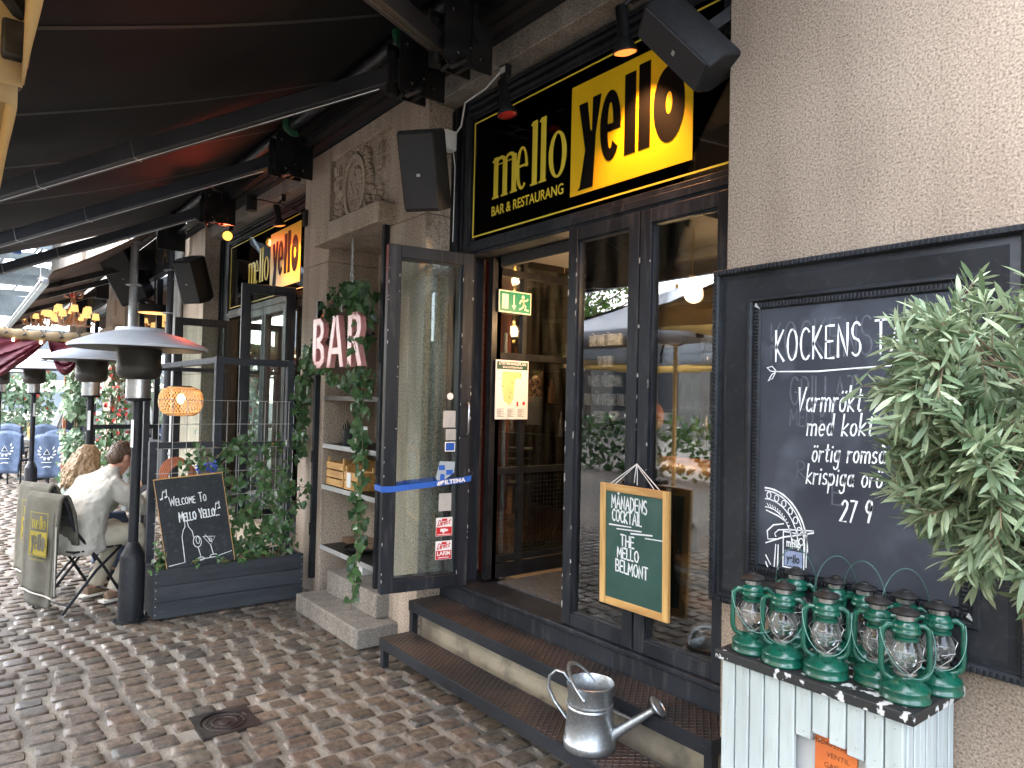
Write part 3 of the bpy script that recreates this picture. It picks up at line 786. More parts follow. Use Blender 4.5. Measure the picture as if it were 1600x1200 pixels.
# transom sign of bay 1 and bay 2
def sign(x0, x1, z0, z1, mx, mw, mz, mh, yx, yw, yz, yh, sub_text, label):
    s = thing('shop_sign', label, 'sign', (x0, 2.60, z0))
    gm = MB(); F = FY(0, 2.604, 0); gm.fbox(F, x0, x1, z0, z1, 0, .006)
    gm.build('pane', M['signglass'], s)
    m = MB(); F = FY(0, 2.598, 0)
    m.frame(F, x0+.025, x1-.025, z0+.025, z1-.025, .009, .0005, .003); m.build('border_line', M['letteryellow'], s, smooth=0)
    m = MB(); logo_mello(m, FY(mx, 2.597, mz), mw, mh, .0004, .004); m.build('lettering', M['letteryellow'], s, label='yellow serif word mello', smooth=0)
    m = MB(); m.fbox(FY(yx, 2.597, yz), 0, yw, 0, yh, .0003, .003); f = m.build('yellow_field', M['yellow'], s, smooth=0)
    BASE[f.name] = base_of(s)
    m = MB(); logo_yello(m, FY(yx, 2.5935, yz), yw, yh, .0003, .0022); m.build('lettering', M['signblack'], f, label='heavy black word yello', smooth=0)
    if sub_text:
        m = MB(); text(m, 'BAR & RESTAURANG', .084, FY(mx-.005, 2.594, mz-.105), xs=.86, align='LEFT', off=.0012); m.build('lettering', M['letteryellow'], s, label='words BAR & RESTAURANG', smooth=0)
    return s
sign(-3.80, -1.72, 2.674, 3.473, -3.565, .70, 2.905, .375, -2.845, .815, 2.765, .6, True, 'big mello yello sign with bar and restaurang lettering over the doorway')
# ---- opened door leaf: two panels folded together, standing out from the frame
def leafdoor(hx, hy, ang, wd, z0, z1, th=.05, label=None, two=True):
    """leaf from the hinge (hx,hy) running out; visible face looks to +x"""
    d = V(sin(ang), -cos(ang), 0)
    O = V(hx, hy, 0) + d*wd
    F = Fr(O, -d, (0,0,1))      # a runs from the free end to the hinge
    m = MB(); m.frame(F, 0, wd, z0, z1, .075, -th, 0); m.frame(F, .07, wd-.07, z0+.07, z1-.07, .016, -th+.01, -.012)
    if two: m.frame(F, .02, wd, z0+.003, z1-.003, .075, -th*2-.012, -th-.012)
    p = part('door', m, 'blackwood', .003, label)
    gm = MB(); gm.fbox(F, .078, wd-.078, z0+.078, z1-.078, -th*.6, -th*.6+.006); sub('pane', gm, 'doorglass', p)
    return p, F
D1, DF = leafdoor(-3.70, 2.565, radians(-9), .565, .485, 2.577, label='glazed door leaf folded open')
m = MB()    # pull handle on the hinge-side stile
m.tube([DF(.53,1.63,0), DF(.53,1.63,.035), DF(.53,1.615,.045), DF(.53,1.45,.045), DF(.53,1.435,.035), DF(.53,1.435,0)], .006, 8)
sub('handle', m, 'steel', D1)
m = MB(); rnd = random.Random(9)
for _ in range(40):
    a = rnd.choice([.002, .07, .49, .56]); zz = rnd.uniform(.5, 2.5); h_ = rnd.uniform(.005, .03)
    m.prism([(a, zz), (a+rnd.uniform(.002,.006), zz+h_*.4), (a+.002, zz+h_), (a-.002, zz+h_*.7)], DF, .0004, .0014)
sub('chipped_paint', m, 'palegrey', D1)
GC = -.0225
def sticker(a, b, wa, hb, mt, extra=None, label=None):
    m = MB(); m.fbox(DF, a, a+wa, b, b+hb, GC, GC+.001)
    o = sub('sticker', m, mt, D1, label=label, smooth=0)
m = MB(); m.prism([(.43+.022*cos(2*pi*i/20), 1.67+.022*sin(2*pi*i/20)) for i in range(20)], DF, GC, GC+.001); sub('sticker', m, 'white', D1, label='round white sticker', smooth=0)
sticker(.385, 1.475, .085, .105, 'palegrey'); sticker(.405, 1.395, .07, .07, 'palegrey')
m = MB(); m.fbox(DF, .402, .472, 1.325, 1.385, GC, GC+.001); m2 = MB(); m2.fbox(DF, .408, .466, 1.331, 1.379, GC+.0011, GC+.002)
sub('sticker', m, 'white', D1, label='square card sticker with blue centre', smooth=0); sub('sticker', m2, 'blue_ribbon', D1, smooth=0)
m = MB(); m.prism([(.345,1.16),(.375,1.125),(.47,1.195),(.475,1.26),(.37,1.265)], DF, GC, GC+.001); sub('sticker', m, 'lightblue', D1, label='torn pale blue sticker', smooth=0)
m = MB()
for q in ((.375,1.145,.03,.04),(.415,1.18,.045,.03),(.365,1.21,.04,.03)): m.fbox(DF, q[0], q[0]+q[2], q[1], q[1]+q[3], GC+.0011, GC+.002)
sub('sticker', m, 'blue_ribbon', D1, smooth=0)
sticker(.37, .955, .085, .11, 'palegrey')
for b0, mt2, tx in ((.86, 'red', 0), (.715, 'red', 1)):
    m = MB(); m.fbox(DF, .355, .465, b0-.06, b0+.055, GC, GC+.001); sub('sticker', m, 'white', D1, smooth=0, label=('alarm sticker with LARM on red' if tx else 'white and red camera sticker'))
    m = MB(); m.fbox(DF, .358, .462, b0-.058, b0-.004, GC+.0011, GC+.002); m.fbox(DF, .395, .43, b0+.033, b0+.048, GC+.0011, GC+.0018); sub('sticker', m, 'red', D1, smooth=0)
    m = MB(); hand(m, 'Direct', .032, Fr(DF(.366, b0+.004, 0), DF.U, DF.W), 0, 0, .005, xs=.9, slant=.3, rise=.15, c=GC+.0022); sub('lettering', m, 'red', D1, smooth=0)
    m = MB()
    if tx: text(m, 'LARM', .036, Fr(DF(.41, b0-.034, 0), DF.U, DF.W), c=GC+.002, off=.001); m.fbox(DF, .375, .445, b0-.05, b0-.045, GC+.0021, GC+.003)
    else: m.fbox(DF, .385, .425, b0-.032, b0-.014, GC+.0021, GC+.003); m.fbox(DF, .425, .437, b0-.03, b0-.018, GC+.0021, GC+.003); m.fbox(DF, .4, .412, b0-.042, b0-.032, GC+.0021, GC+.003); m.fbox(DF, .365, .455, b0-.052, b0-.048, GC+.0021, GC+.003)
    sub('lettering', m, 'white', D1, smooth=0)
# blue ribbon tied round the leaf
rb = thing('ribbon', 'blue printed ribbon tied around the opened glass door leaf', 'ribbon', DF(0, 1.115, 0))
m = MB(); F = DF
pts = [(-.012, 1.090), (.06, 1.090), (.3, 1.110), (.52, 1.130), (.575, 1.140)]
for (a0, b0), (a1, b1) in zip(pts, pts[1:]):
    P = [F(a0,b0,.006), F(a1,b1,.006), F(a1,b1+.035,.006), F(a0,b0+.035,.006), F(a0,b0,.004), F(a1,b1,.004), F(a1,b1+.035,.004), F(a0,b0+.035,.004)]
    m.add(P, [(0,1,2,3),(7,6,5,4),(0,4,5,1),(3,2,6,7)])
m.add([F(-.012,1.090,.006),F(-.012,1.125,.006),F(-.014,1.095,-.118),F(-.014,1.127,-.118)], [(0,1,3,2)]); m.add([F(.575,1.140,.006),F(.575,1.175,.006),F(.578,1.140,-.118),F(.578,1.170,-.118)], [(0,2,3,1)])
m.add([F(.575,1.140,-.118),F(.575,1.175,-.118),F(-.012,1.090,-.118),F(-.012,1.125,-.118)], [(0,1,3,2)])
m.build('band', M['blue_ribbon'], rb, smooth=0)
m = MB(); text(m, '#BILTEMA', .034, Fr(F(.345, 1.121, 0), F.U + F.W*.09, F.W), c=.0065, align='LEFT', off=.0015, xs=1.25); m.build('lettering', M['white'], rb, smooth=0)
m = MB(); m.tube([F(.575,1.165,.0), F(.58,1.190,.02), F(.57,1.200,.022)], .003, 6); m.build('hook', M['steel'], rb)

# ---- bay 2
bay_frame(-9.42, -6.14, -9.0, -6.22, True)
panel(-8.3, -7.65, .48, 2.578); panel(-7.64, -7.0, .48, 2.578); panel(-6.99, -6.3, .48, 2.578)
sign(-9.0, -6.22, 2.674, 3.473, -8.30, .70, 2.90, .375, -7.57, .85, 2.77, .6, False, 'second mello yello sign over the far bay, lit orange by its spotlights')
D2, DF2 = leafdoor(-6.72, 2.565, radians(-6), .50, .485, 2.70, label='opened far glazed leaf')
D3, DF3 = leafdoor(-8.75, 2.565, radians(-6), .62, .485, 2.53, label='opened leaf behind the planter')

# ---- rooms behind the glass
m = MB(); m.box((-9.42, 2.6, .35), (3, 9.5, .472)); part('interior_floor', m, mat('tilefloor', (.13, .075, .04), (.2, .12, .07), 4, .35, bump=.1, bscale=30))
m = MB(); m.box((-9.42, 9.5, .4), (3, 9.7, 3.8)); m.box((-9.6, 2.75, .4), (-9.42, 9.7, 3.8)); m.box((3, 3.0, .4), (3.2, 9.7, 3.8)); part('interior_wall', m, 'interior_brown')
m = MB(); m.box((-9.42, 2.75, 3.72), (3, 9.5, 3.80)); part('interior_ceiling', m, 'interior_dark')
m = MB()
for k in range(5): m.box((-9.4, 3.3+k*1.1, 3.45), (3, 3.45+k*1.1, 3.72))
part('ceiling_beam', m, 'interior_dark')
# vestibule: ceiling slab, mat, glazed partition at its left
m = MB(); m.box((-3.72, 2.76, 2.60), (-2.2, 4.3, 2.66)); m.box((-3.72, 2.76, 2.52), (-2.2, 2.80, 2.6)); m.box((-3.72, 3.5, 2.54), (-2.2, 3.56, 2.6)); part('vestibule_ceiling', m, 'ceiling_grey', .004)
m = MB(); m.box((-3.66, 2.78, .474), (-2.83, 4.3, .486)); part('door_mat', m, 'mat_grey')
m = MB(); m.box((-3.1, 2.95, .4865), (-2.85, 3.02, .488)); m.box((-3.1, 3.07, .4865), (-2.85, 3.09, .488)); part('mat_lettering', m, 'letteryellow')
VP = FX(-3.68, 0, 0)
m = MB()
for a in (2.74, 2.955, 3.45, 4.1): m.fbox(VP, a, a+.035, .5, 2.6, -.04, 0)
for b in (.5, .60, 1.17, 1.92, 2.47): m.fbox(VP, 2.775, 4.1, b, b+.045 if b != .5 else .59, -.038, -.002)
m.fbox(VP, 2.70, 2.775, .5, 2.6, -.05, .0)
VPp = part('vestibule_partition', m, 'blackmetal', .002)
gm = MB(); gm.fbox(VP, 2.78, 4.1, .6, 2.55, -.02, -.015); sub('pane', gm, 'glass', VPp)
m = MB()
for k in range(22): m.fbox(VP, 2.79+k*.03, 2.7915+k*.03, .65, 1.17, -.012, -.0105)
for k in range(17): m.fbox(VP, 2.78, 3.45, .66+k*.03, .6615+k*.03, -.0105, -.009)
sub('mesh_screen', m, 'soot', VPp)
m = MB(); m.box((-3.9, 2.80, .5), (-3.86, 3.0, 2.6)); part('red_panel', m, 'red_paint')
m = MB(); m.cyl((-3.74, 2.86, .48), (-3.74, 2.86, 2.1), .014); part('pipe', m, 'palegrey')
# ================================================================== signs at the entrance
t = thing('exit_sign', 'green and cream emergency exit sign with running figure and arrow', 'exit sign', (-3.66, 2.85, 2.22))
m = MB(); F = FX(-3.665, 2.735, 2.225); m.fbox(F, 0, .27, 0, .145, 0, .008); m.build('panel', M['signcream'], t, bevel=.001)
m = MB(); m.fbox(F, .008, .262, .008, .137, .008, .009); m.build('field', M['exitgreen'], t, smooth=0)
m = MB(); m.fbox(F, .025, .075, .025, .12, .009, .0102); m.fbox(F, .118, .128, .045, .12, .009, .0102); m.prism([(.104,.052),(.123,.022),(.142,.052)], F, .009, .0104)
m.prism([(.198+.012*cos(i*pi/6), .113+.012*sin(i*pi/6)) for i in range(12)], F, .009, .0102)
for st in ([(.2,.096),(.205,.066)], [(.2,.095),(.178,.085),(.172,.07)], [(.2,.095),(.228,.09),(.236,.1)], [(.205,.066),(.222,.052),(.215,.03),(.24,.028)], [(.203,.066),(.198,.045),(.172,.03)]): m.strip(st, .013, F, .0103)
m.build('pictogram', M['signcream'], t, smooth=0)
t = thing('evacuation_plan', 'white evacuation plan poster on the glass partition below the exit sign', 'poster', (-3.66, 2.85, 1.53))
m = MB(); F = FX(-3.665, 2.725, 1.53); m.fbox(F, 0, .27, 0, .385, 0, .006); m.build('sheet', M['white'], t, smooth=0)
m = MB(); m.fbox(F, .008, .262, .325, .375, .006, .007); m.build('title_band', mat('plandark', (.01,.06,.04), None, 3, .5), t, smooth=0)
m = MB(); text(m, 'UTRYMNINGSPLAN', .026, Fr(F(.135,.354,0), F.U, F.W), c=.0075, off=.0006); text(m, 'EVACUATION PLAN', .018, Fr(F(.135,.333,0), F.U, F.W), c=.0075, off=.0004); m.build('lettering', M['white'], t, smooth=0)
m = MB(); m.prism([(.055,.31),(.21,.31),(.21,.27),(.16,.265),(.145,.13),(.12,.09),(.07,.12),(.05,.22)][::-1], F, .006, .007); m.build('floor_plan', mat('planyellow', (.72,.68,.28), None, 3, .5), t, smooth=0)
m = MB()
for k in range(7):
    for j in range(3): m.fbox(F, .015+j*.085, .07+j*.085-.02*(k % 2), .065-k*.008, .0675-k*.008, .006, .0068)
for p in ((.03,.26),(.055,.21),(.2,.29),(.13,.235),(.12,.17),(.11,.14)): m.fbox(F, p[0], p[0]+.006, p[1], p[1]+.006, .0072, .008)
m.build('legend', M['slateblack'], t, smooth=0)
m = MB(); m.fbox(F, .175, .188, .085, .115, .006, .0075); m.prism([(.235+.011*cos(i*pi/8), .105+.012*sin(i*pi/8)) for i in range(16)], F, .006, .0075); m.build('symbol', M['red'], t, smooth=0)

# ================================================================== metal steps at the door
def step(name, label, x0, x1, y0, y1, z, legs):
    t = thing(name, label, 'step', ((x0+x1)/2, (y0+y1)/2, 0), group='metal steps')
    m = MB(); m.box((x0+.006, y0+.006, z-.006), (x1-.006, y1-.006, z)); m.build('tread', M['tread'], t, bevel=.001)
    m = MB(); m.box((x0, y0, z-.062), (x1, y0+.006, z+.002)); m.box((x0, y1-.006, z-.06), (x1, y1, z+.002)); m.box((x0, y0+.006, z-.06), (x0+.006, y1-.006, z+.002)); m.box((x1-.006, y0+.006, z-.06), (x1, y1-.006, z+.002))
    for xx in ((x0+x1)/2,): m.box((xx-.02, y0+.006, z-.05), (xx+.02, y1-.006, z-.007))
    m.build('frame', M['blackpaint'], t, bevel=.0015)
    for xx in (x0+.001, x1-.041):
        for yy in (y0+.008, y1-.048):
            m = MB(); m.box((xx, yy, 0), (xx+.04, yy+.04, z-.008)); m.build('leg', M['blackpaint'], t, bevel=.002)
step('metal_step', 'lower black tread-plate metal step, standing on the cobblestones', -3.94, -1.55, 2.09, 2.315, .178, 4)
step('metal_step', 'upper black tread-plate metal step with rust, just below the door sill', -4.01, -1.685, 2.33, 2.57, .352, 4)

# ================================================================== watering can
t = thing('watering_can', 'galvanised watering can standing on the lower metal step', 'watering can', (-2.20, 2.19, .178))
c = V(-2.20, 2.185, .178)
m = MB(); m.lathe([(0,.004),(.108,.0),(.112,.004),(.113,.03),(.111,.034),(.109,.036),(.096,.165),(.1,.17),(.1,.175),(.096,.18),(.1,.186),(.1,.191),(.095,.195),(.1,.262),(.104,.266),(.104,.272),(.1,.274),(.097,.27),(.093,.2),(.094,.12),(.0,.115)], c, 40)
m.build('body', M['galv'], t, smooth=50)
dx = V(.86, .51, 0).normalized(); sd = V(-dx.y, dx.x, 0); Z = V(0, 0, 1)
m = MB(); m.tube([c+dx*.085+Z*.045, c+dx*.11+Z*.075, c+dx*.27+Z*.2], [.03, .024, .0135], 18); m.build('spout', M['galv'], t, smooth=60)
q = V(.62, .4, .68).normalized(); Mr = q.to_track_quat('Z', 'Y').to_matrix()
m = MB(); m.lathe([(.012,-.03),(.014,-.02),(.045,.0),(.047,.004),(.045,.009),(.034,.014),(.032,.011),(.02,.018),(.018,.015),(0,.02)], c+dx*.285+Z*.215, 28, Mr); m.build('rose', M['galv'], t)
m = MB(); m.beam(c+dx*.09+Z*.172, c+dx*.205+Z*.142, .014, .004); m.build('brace', M['galv'], t)
pts = [c-dx*.09+Z*.26, c-dx*.12+Z*.295, c-dx*.155+Z*.3, c-dx*.185+Z*.27, c-dx*.19+Z*.22, c-dx*.16+Z*.165, c-dx*.103+Z*.1]
def flat(pts, wd, th, sdv):
    m = MB()
    for p0, p1 in zip(pts, pts[1:]):
        m.beam(p0, p1 + (p1-p0)*.03, wd, th, (p1-p0).cross(sdv))
    return m
m = MB(); m.tube(pts, .006, 10, sx=1.6); m.build('handle', M['galv'], t)
m = MB(); pts = []
for i in range(15):
    a = pi*i/14
    pts.append(c + sd*(.104*cos(a)) - dx*(.095*sin(a)) + Z*(.235 + .1*sin(a)))
m.tube(pts, .0055, 10, sx=1.9); m.build('bail_handle', M['galv'], t)
for s_ in (1, -1): m = MB(); m.ell(c+sd*(.107*s_)+Z*.232, (.009,.009,.009), 10, 6); m.build('rivet', M['galv'], t)

# ================================================================== white slatted cabinet with lanterns
CX0, CX1, CY0, CY1, CZ = -1.455, -.868, 2.065, 2.395, .80
t = thing('slatted_cabinet', 'white slatted gas valve cabinet with chipped black top under the chalkboard', 'cabinet', ((CX0+CX1)/2, 2.23, 0))
hx0, hx1, hz0, hz1 = -1.172, -1.015, .46, .67
m = MB(); n = 11; wdt = (CX1-CX0)/n
for k in range(n):
    a = CX0+k*wdt; b = a+wdt-.005
    if b > hx0+.01 and a < hx1-.01:
        m.box((a, CY0, .03), (b, CY0+.018, .525)); m.box((a, CY0, hz1 - .012*(k % 3)), (b, CY0+.018, CZ))
    else: m.box((a, CY0, .03), (b, CY0+.018, CZ))
m.build('front_slats', M['whitewood'], t, bevel=.003)
n = 8; wdt = (CY1-CY0-.02)/n
for xa, xb in ((CX1-.016, CX1), (CX0, CX0+.016)):
    m = MB()
    for k in range(n): m.box((xa, CY0+.02+k*wdt, .03), (xb+.002*(k % 2), CY0+.02+(k+1)*wdt-.005, CZ-.004))
    m.build('side_slats', M['whitewood'], t, bevel=.003)
m = MB(); m.box((CX0+.02, CY0+.045, .03), (CX1-.02, CY1-.02, CZ-.01)); m.build('inner_box', M['palegrey'], t)
m = MB(); m.box((hx0-.0+.028, CY0+.038, .5), (hx1+.0, CY0+.044, hz1+.0)); lab = m.build('label_plate', M['orangelabel'], t, label='orange label inside the cut-out')
m = MB()
F = FY(hx0+.1, CY0+.038, 0)
for zz, s_, sz in ((.632, 'HUVUDAVSTÄNGNINGS', .02), (.60, 'VENTIL', .022), (.568, 'GASVÄG', .022)): text(m, s_, sz, Fr(F(.0, zz, 0), F.U, F.W), c=.0005)
m.build('lettering', mat('labelink', (.12,.04,.015), None, 4, .6), t, smooth=0)
m = MB(); rnd = random.Random(4)
for k in range(11):
    for zz in (.775, .67): m.ell((CX0+(k+.5)*.0534, CY0-.0005, zz+rnd.uniform(-.012,.012)), (.0025,.0015,.0025), 8, 4)
m.build('nails', M['steel'], t)
m = MB(); m.box((CX0-.015, CY0-.02, CZ), (CX1+.03, CY1+.003, CZ+.03))
topm = mat('chippedtop', (.016,.016,.016), (.55,.55,.53), 26, .6, lo=.57, hi=.6, bump=.2)
m.build('top', topm, t, bevel=.003)
# chipped white edge of the top: flakes along the front lip
LZ = CZ + .03
def lantern():
    r = thing('hurricane_lantern', 'x', 'lantern', (0,0,0))
    m = MB(); m.lathe([(.0,.0),(.067,.0),(.07,.003),(.07,.008),(.0665,.011),(.0665,.026),(.068,.029),(.068,.033),(.064,.037),(.052,.047),(.036,.055),(.026,.058),(.024,.062),(.024,.068),(0,.07)], (0,0,0), 32)
    m.cyl((.04,0,.045), (.046,0,.06), .011, .011, 12); m.build('fuel_tank', M['green_enamel'], r, smooth=50)
    m = MB(); m.lathe([(.024,.075),(.038,.09),(.046,.108),(.047,.122),(.042,.14),(.034,.156),(.031,.163)], (0,0,0), 28); m.build('globe', M['globeglass'], r, smooth=80)
    m = MB(); m.lathe([(.026,.064),(.032,.07),(.032,.076),(.024,.078)], (0,0,0), 24); m.cyl((0,0,.07), (0,0,.088), .012, .008)
    m.cyl((0,.0,.085),(0,0,.098),.004,.003); m.build('burner', M['tin'], r)
    m = MB(); m.lathe([(.031,.160),(.036,.162),(.036,.168),(.03,.172),(.03,.18)], (0,0,0), 24)
    m.lathe([(.034,.18),(.042,.183),(.042,.19),(.038,.194),(.039,.2),(.036,.206),(.03,.213),(.026,.216)], (0,0,0), 28); m.build('hood', M['green_enamel'], r, smooth=50)
    m = MB(); m.lathe([(.025,.21),(.026,.228),(.026,.23)], (0,0,0), 20)
    for k in range(8): a = 2*pi*k/8; m.cyl((.0255*cos(a),.0255*sin(a),.22), (.0268*cos(a),.0268*sin(a),.22), .003, .003, 8)
    m.build('chimney', M['tin'], r)
    m = MB(); m.lathe([(.026,.228),(.038,.231),(.041,.236),(.036,.241),(.014,.249),(.012,.254),(0,.255)], (0,0,0), 26); m.build('cap', M['soot'], r)
    for s_ in (1, -1):
        m = MB(); m.tube([(0,s_*.03,.198),(0,s_*.05,.2),(0,s_*.062,.192),(0,s_*.066,.175),(0,s_*.068,.1),(0,s_*.066,.075),(0,s_*.058,.062),(0,s_*.045,.055),(0,s_*.03,.05)], .0085, 10); m.build('side_tube', M['green_enamel'], r, smooth=70)
    m = MB()
    for s_ in (1, -1):
        m.tube([(.048,s_*.004,.11),(.03,s_*.042,.116),(-.03,s_*.042,.116),(-.048,s_*.004,.11)], .0014, 5)
        m.tube([(.044,0,.078),(.036,s_*.03,.1),(.0,s_*.052,.14),(-.02,s_*.04,.15)], .0014, 5)
    m.build('wire_guard', M['tin'], r)
    return r
def bail(root, mode):
    m = MB(); pts = []
    for i in range(17):
        a = pi*i/16
        if mode == 'up': pts.append((.012*sin(a), -.072*cos(a), .19 + .13*sin(a)))
        else: pts.append((.1*sin(a), -.072*cos(a)*(1+.1*sin(a)), .19 - .105*sin(a)))
    m.tube(pts, .0016, 6); return m.build('bail', M['wirem'], root)
LP = [(-1.385, 2.13, -.75, 'd', 'green lantern at the far left end of the cabinet top, beside the door frame'),
      (-1.345, 2.33, -1.3, 'u', 'green lantern tucked at the back left against the chalkboard'),
      (-1.262, 2.115, -1.15, 'd', 'second green lantern of the front row, left of the middle one'),
      (-1.20, 2.325, -.8, 'u', 'green lantern at the back, its pale wire handle up in front of the barrel drawing'),
      (-1.105, 2.325, -1.5, 'u', 'rear green lantern hidden behind the middle front lantern'),
      (-1.128, 2.13, -1.0, 'd', 'middle green lantern of the front row with its loose tube end'),
      (-1.005, 2.20, -1.25, 'd', 'green lantern just left of the tallest front lantern, half behind it'),
      (-.985, 2.335, -.9, 'u', 'rearmost green lantern behind the right hand cluster'),
      (-.905, 2.15, -.85, 'd', 'front right green lantern at the corner of the cabinet top, pale neck showing'),
      (-.875, 2.295, -1.1, 'd', 'rightmost green lantern at the back edge, handle hanging in front of its globe')]
protos = {}
for k, (x, y, rz, md, lb) in enumerate(LP):
    if md not in protos:
        L0 = lantern(); bail(L0, 'up' if md == 'u' else 'down'); protos[md] = L0; o = L0
        o.location = (x, y, LZ + .001); o.rotation_euler = (0, 0, rz); o['label'] = lb
    else: o = dup(protos[md], (x, y, LZ + .001), rz, lb)
    o.scale = (.95, .95, 1.03)
    o['group'] = 'green hurricane lanterns on the cabinet'; o['category'] = 'lantern'

# ================================================================== framed chalkboard on the right pier
t = thing('framed_chalkboard', 'large black ornate framed chalkboard headed KOCKENS TAVLA on the granite pier', 'chalkboard', (-1.2, 2.4, .9))
FX0, FX1, FZ0, FZ1 = -1.715, -.655, .895, 2.18
F = FY(0, 2.40, 0)
m = MB(); m.fbox(F, FX0+.19, FX1-.19, FZ0+.17, FZ1-.13, .006, .028); bd = m.build('board', M['slate'], t, smooth=0)
prof = [(0,.0),(0,.062),(.006,.068),(.022,.07),(.028,.064),(.03,.05),(.036,.048),(.06,.056),(.1,.046),(.135,.034),(.14,.04),(.152,.042),(.158,.036),(.16,.03),(.166,.03),(.186,.036),(.192,.03),(.196,.006)]
m = MB(); n = len(prof)
cor = [(FX0,FZ0,1,1),(FX1,FZ0,-1,1),(FX1,FZ1,-1,-1),(FX0,FZ1,1,-1)]
vs = []
for cx_, cz_, sx, sz in cor:
    for d_, h_ in prof: vs.append(F(cx_+sx*d_, cz_+sz*d_*.86, h_))
fs = []
for k in range(4):
    k2 = (k+1) % 4
    for i in range(n-1): fs.append((k*n+i, k*n+i+1, k2*n+i+1, k2*n+i))
m.add(vs, fs)
m.build('frame', M['blackpaint'], t, smooth=30)
def beads(off, step_, wd, h0, h1):
    m = MB(); a0, a1 = FX0+off, FX1-off; b0, b1 = FZ0+off*.86, FZ1-off*.86
    k = int((a1-a0)/step_)
    for i in range(k):
        a = a0+(i+.5)*(a1-a0)/k
        for b in (b0, b1): m.fbox(F, a-step_*.33, a+step_*.33, b-wd/2, b+wd/2, h0, h1)
    k = int((b1-b0)/step_)
    for i in range(k):
        b = b0+(i+.5)*(b1-b0)/k
        for a in (a0, a1): m.fbox(F, a-wd/2, a+wd/2, b-step_*.33, b+step_*.33, h0, h1)
    return m
beads(.014, .0165, .017, .066, .0745).build('beading', M['blackpaint'], t, bevel=.002)
beads(.176, .013, .018, .03, .0395).build('beading', M['blackpaint'], t, bevel=.002)
for a, b in ((FX0+.17, FZ1-.152), (FX1-.17, FZ0+.15)): m = MB(); m.prism([(a,b),(a+.022,b-.012),(a+.006,b+.012)], F, .036, .0405); m.build('chipped_corner', M['palegrey'], t, smooth=0)
F = FY(0, 2.372, 0); m = MB(); CHK = .0008
hand(m, 'KOCKENS TAVLA', .112, F, -1.46, 1.818, .0072, xs=.56, gap=.24, rise=.03, c=CHK)
m.strip([(-1.455,1.78),(-1.3,1.778),(-1.1,1.79),(-.9,1.80)], .005, F, CHK)
for q in ([(-1.455,1.78),(-1.475,1.8),(-1.495,1.795),(-1.48,1.782),(-1.455,1.78)], [(-1.46,1.778),(-1.475,1.77),(-1.49,1.745),(-1.472,1.755),(-1.46,1.778)], [(-.93,1.93),(-.915,1.95),(-.9,1.985),(-.92,1.965),(-.93,1.93)]): m.strip(q, .004, F, CHK)
hand(m, 'Varmrökt', .085, F, -1.375, 1.635, .0058, xs=.56, gap=.2, slant=.12, rise=.03, c=CHK)
hand(m, 'med kokt', .072, F, -1.335, 1.552, .0056, xs=.66, gap=.2, slant=.12, rise=.05, c=CHK)
hand(m, 'örtig romsås', .068, F, -1.315, 1.462, .0054, xs=.6, gap=.2, slant=.12, rise=.05, c=CHK)
hand(m, 'krispiga orö', .068, F, -1.335, 1.382, .0054, xs=.62, gap=.2, slant=.12, rise=.05, c=CHK)
hand(m, '27 9', .07, F, -1.212, 1.268, .007, xs=.6, gap=.25, slant=.12, rise=.1, c=CHK)
# chalk drawing of a beer barrel with a tap hand
bx, bz = -1.49, 1.15
UP = .118
for rx, rz_, wd in ((.162,.2,.006),(.152,.19,.004),(.128,.16,.004),(.105,.13,.004)): m.strip(arc(bx, bz, rx, rz_, 92, -2, 14), wd, F, CHK)
for k in range(7):
    a = radians(86 - k*13); m.strip(wave_o(bx+.14*cos(a), bz+.174*sin(a), .0085, .012, 14)+[(bx+.14*cos(a)+.0085, bz+.174*sin(a))], .0035, F, CHK)
for k in range(16):
    a = radians(85 - k*5.2); m.strip([(bx+.108*cos(a), bz+.134*sin(a)), (bx+.122*cos(a)-.008, bz+.152*sin(a)-.008)], .003, F, CHK)
for q in ([(bx,1.15),(bx+.05,1.135),(bx+.085,1.115)], [(bx+.07,1.11),(bx+.03,1.1),(bx+.005,1.075),(bx+.008,1.045),(bx+.04,1.05)], [(bx+.0,1.03),(bx+.07,1.062),(bx+.185,1.095),(bx+.185,1.102),(bx+.09,1.092),(bx+.05,1.085),(bx+.035,1.07),(bx+.04,1.06)],
          [(bx+.16,1.09),(bx+.158,.97)], [(bx,.985),(bx+.02,.955)], [(bx,.96),(bx+.015,.93)], [(bx+.04,1.03),(bx+.035,.95)], [(bx+.05,1.03),(bx+.048,.94)], [(bx+.09,.93),(bx+.085,.89)], [(bx+.08,.93),(bx+.074,.9)]): m.strip([(a_, b_+UP) for a_, b_ in q], .0045, F, CHK)
m.frame(F, bx+.068, bx+.152, .955+UP, 1.085+UP, .004, CHK, CHK+.0006)
chk = m.build('chalk_writing', M['chalk'], t, label='white chalk writing and barrel drawing', smooth=0)
m = MB(); Lf = FY(bx+.076, 2.372, .963+UP); m.fbox(Lf, 0, .068, 0, .055, CHK, CHK+.0006); m.build('chalk_fill', mat('chalkblue', (.28,.33,.46), (.2,.24,.36), 60, .9), t, smooth=0)
m = MB(); text(m, 'mello', .04, FY(bx+.11, 2.372, 1.032+UP), c=CHK, xs=.62, off=.0012); m.build('lettering', M['chalk'], t, smooth=0)
m = MB(); text(m, 'yello', .04, FY(bx+.11, 2.372, .978+UP), c=CHK+.001, xs=.66, off=.0012); m.build('lettering', M['slateblack'], t, smooth=0)
m = MB()        # smudged remains of earlier writing
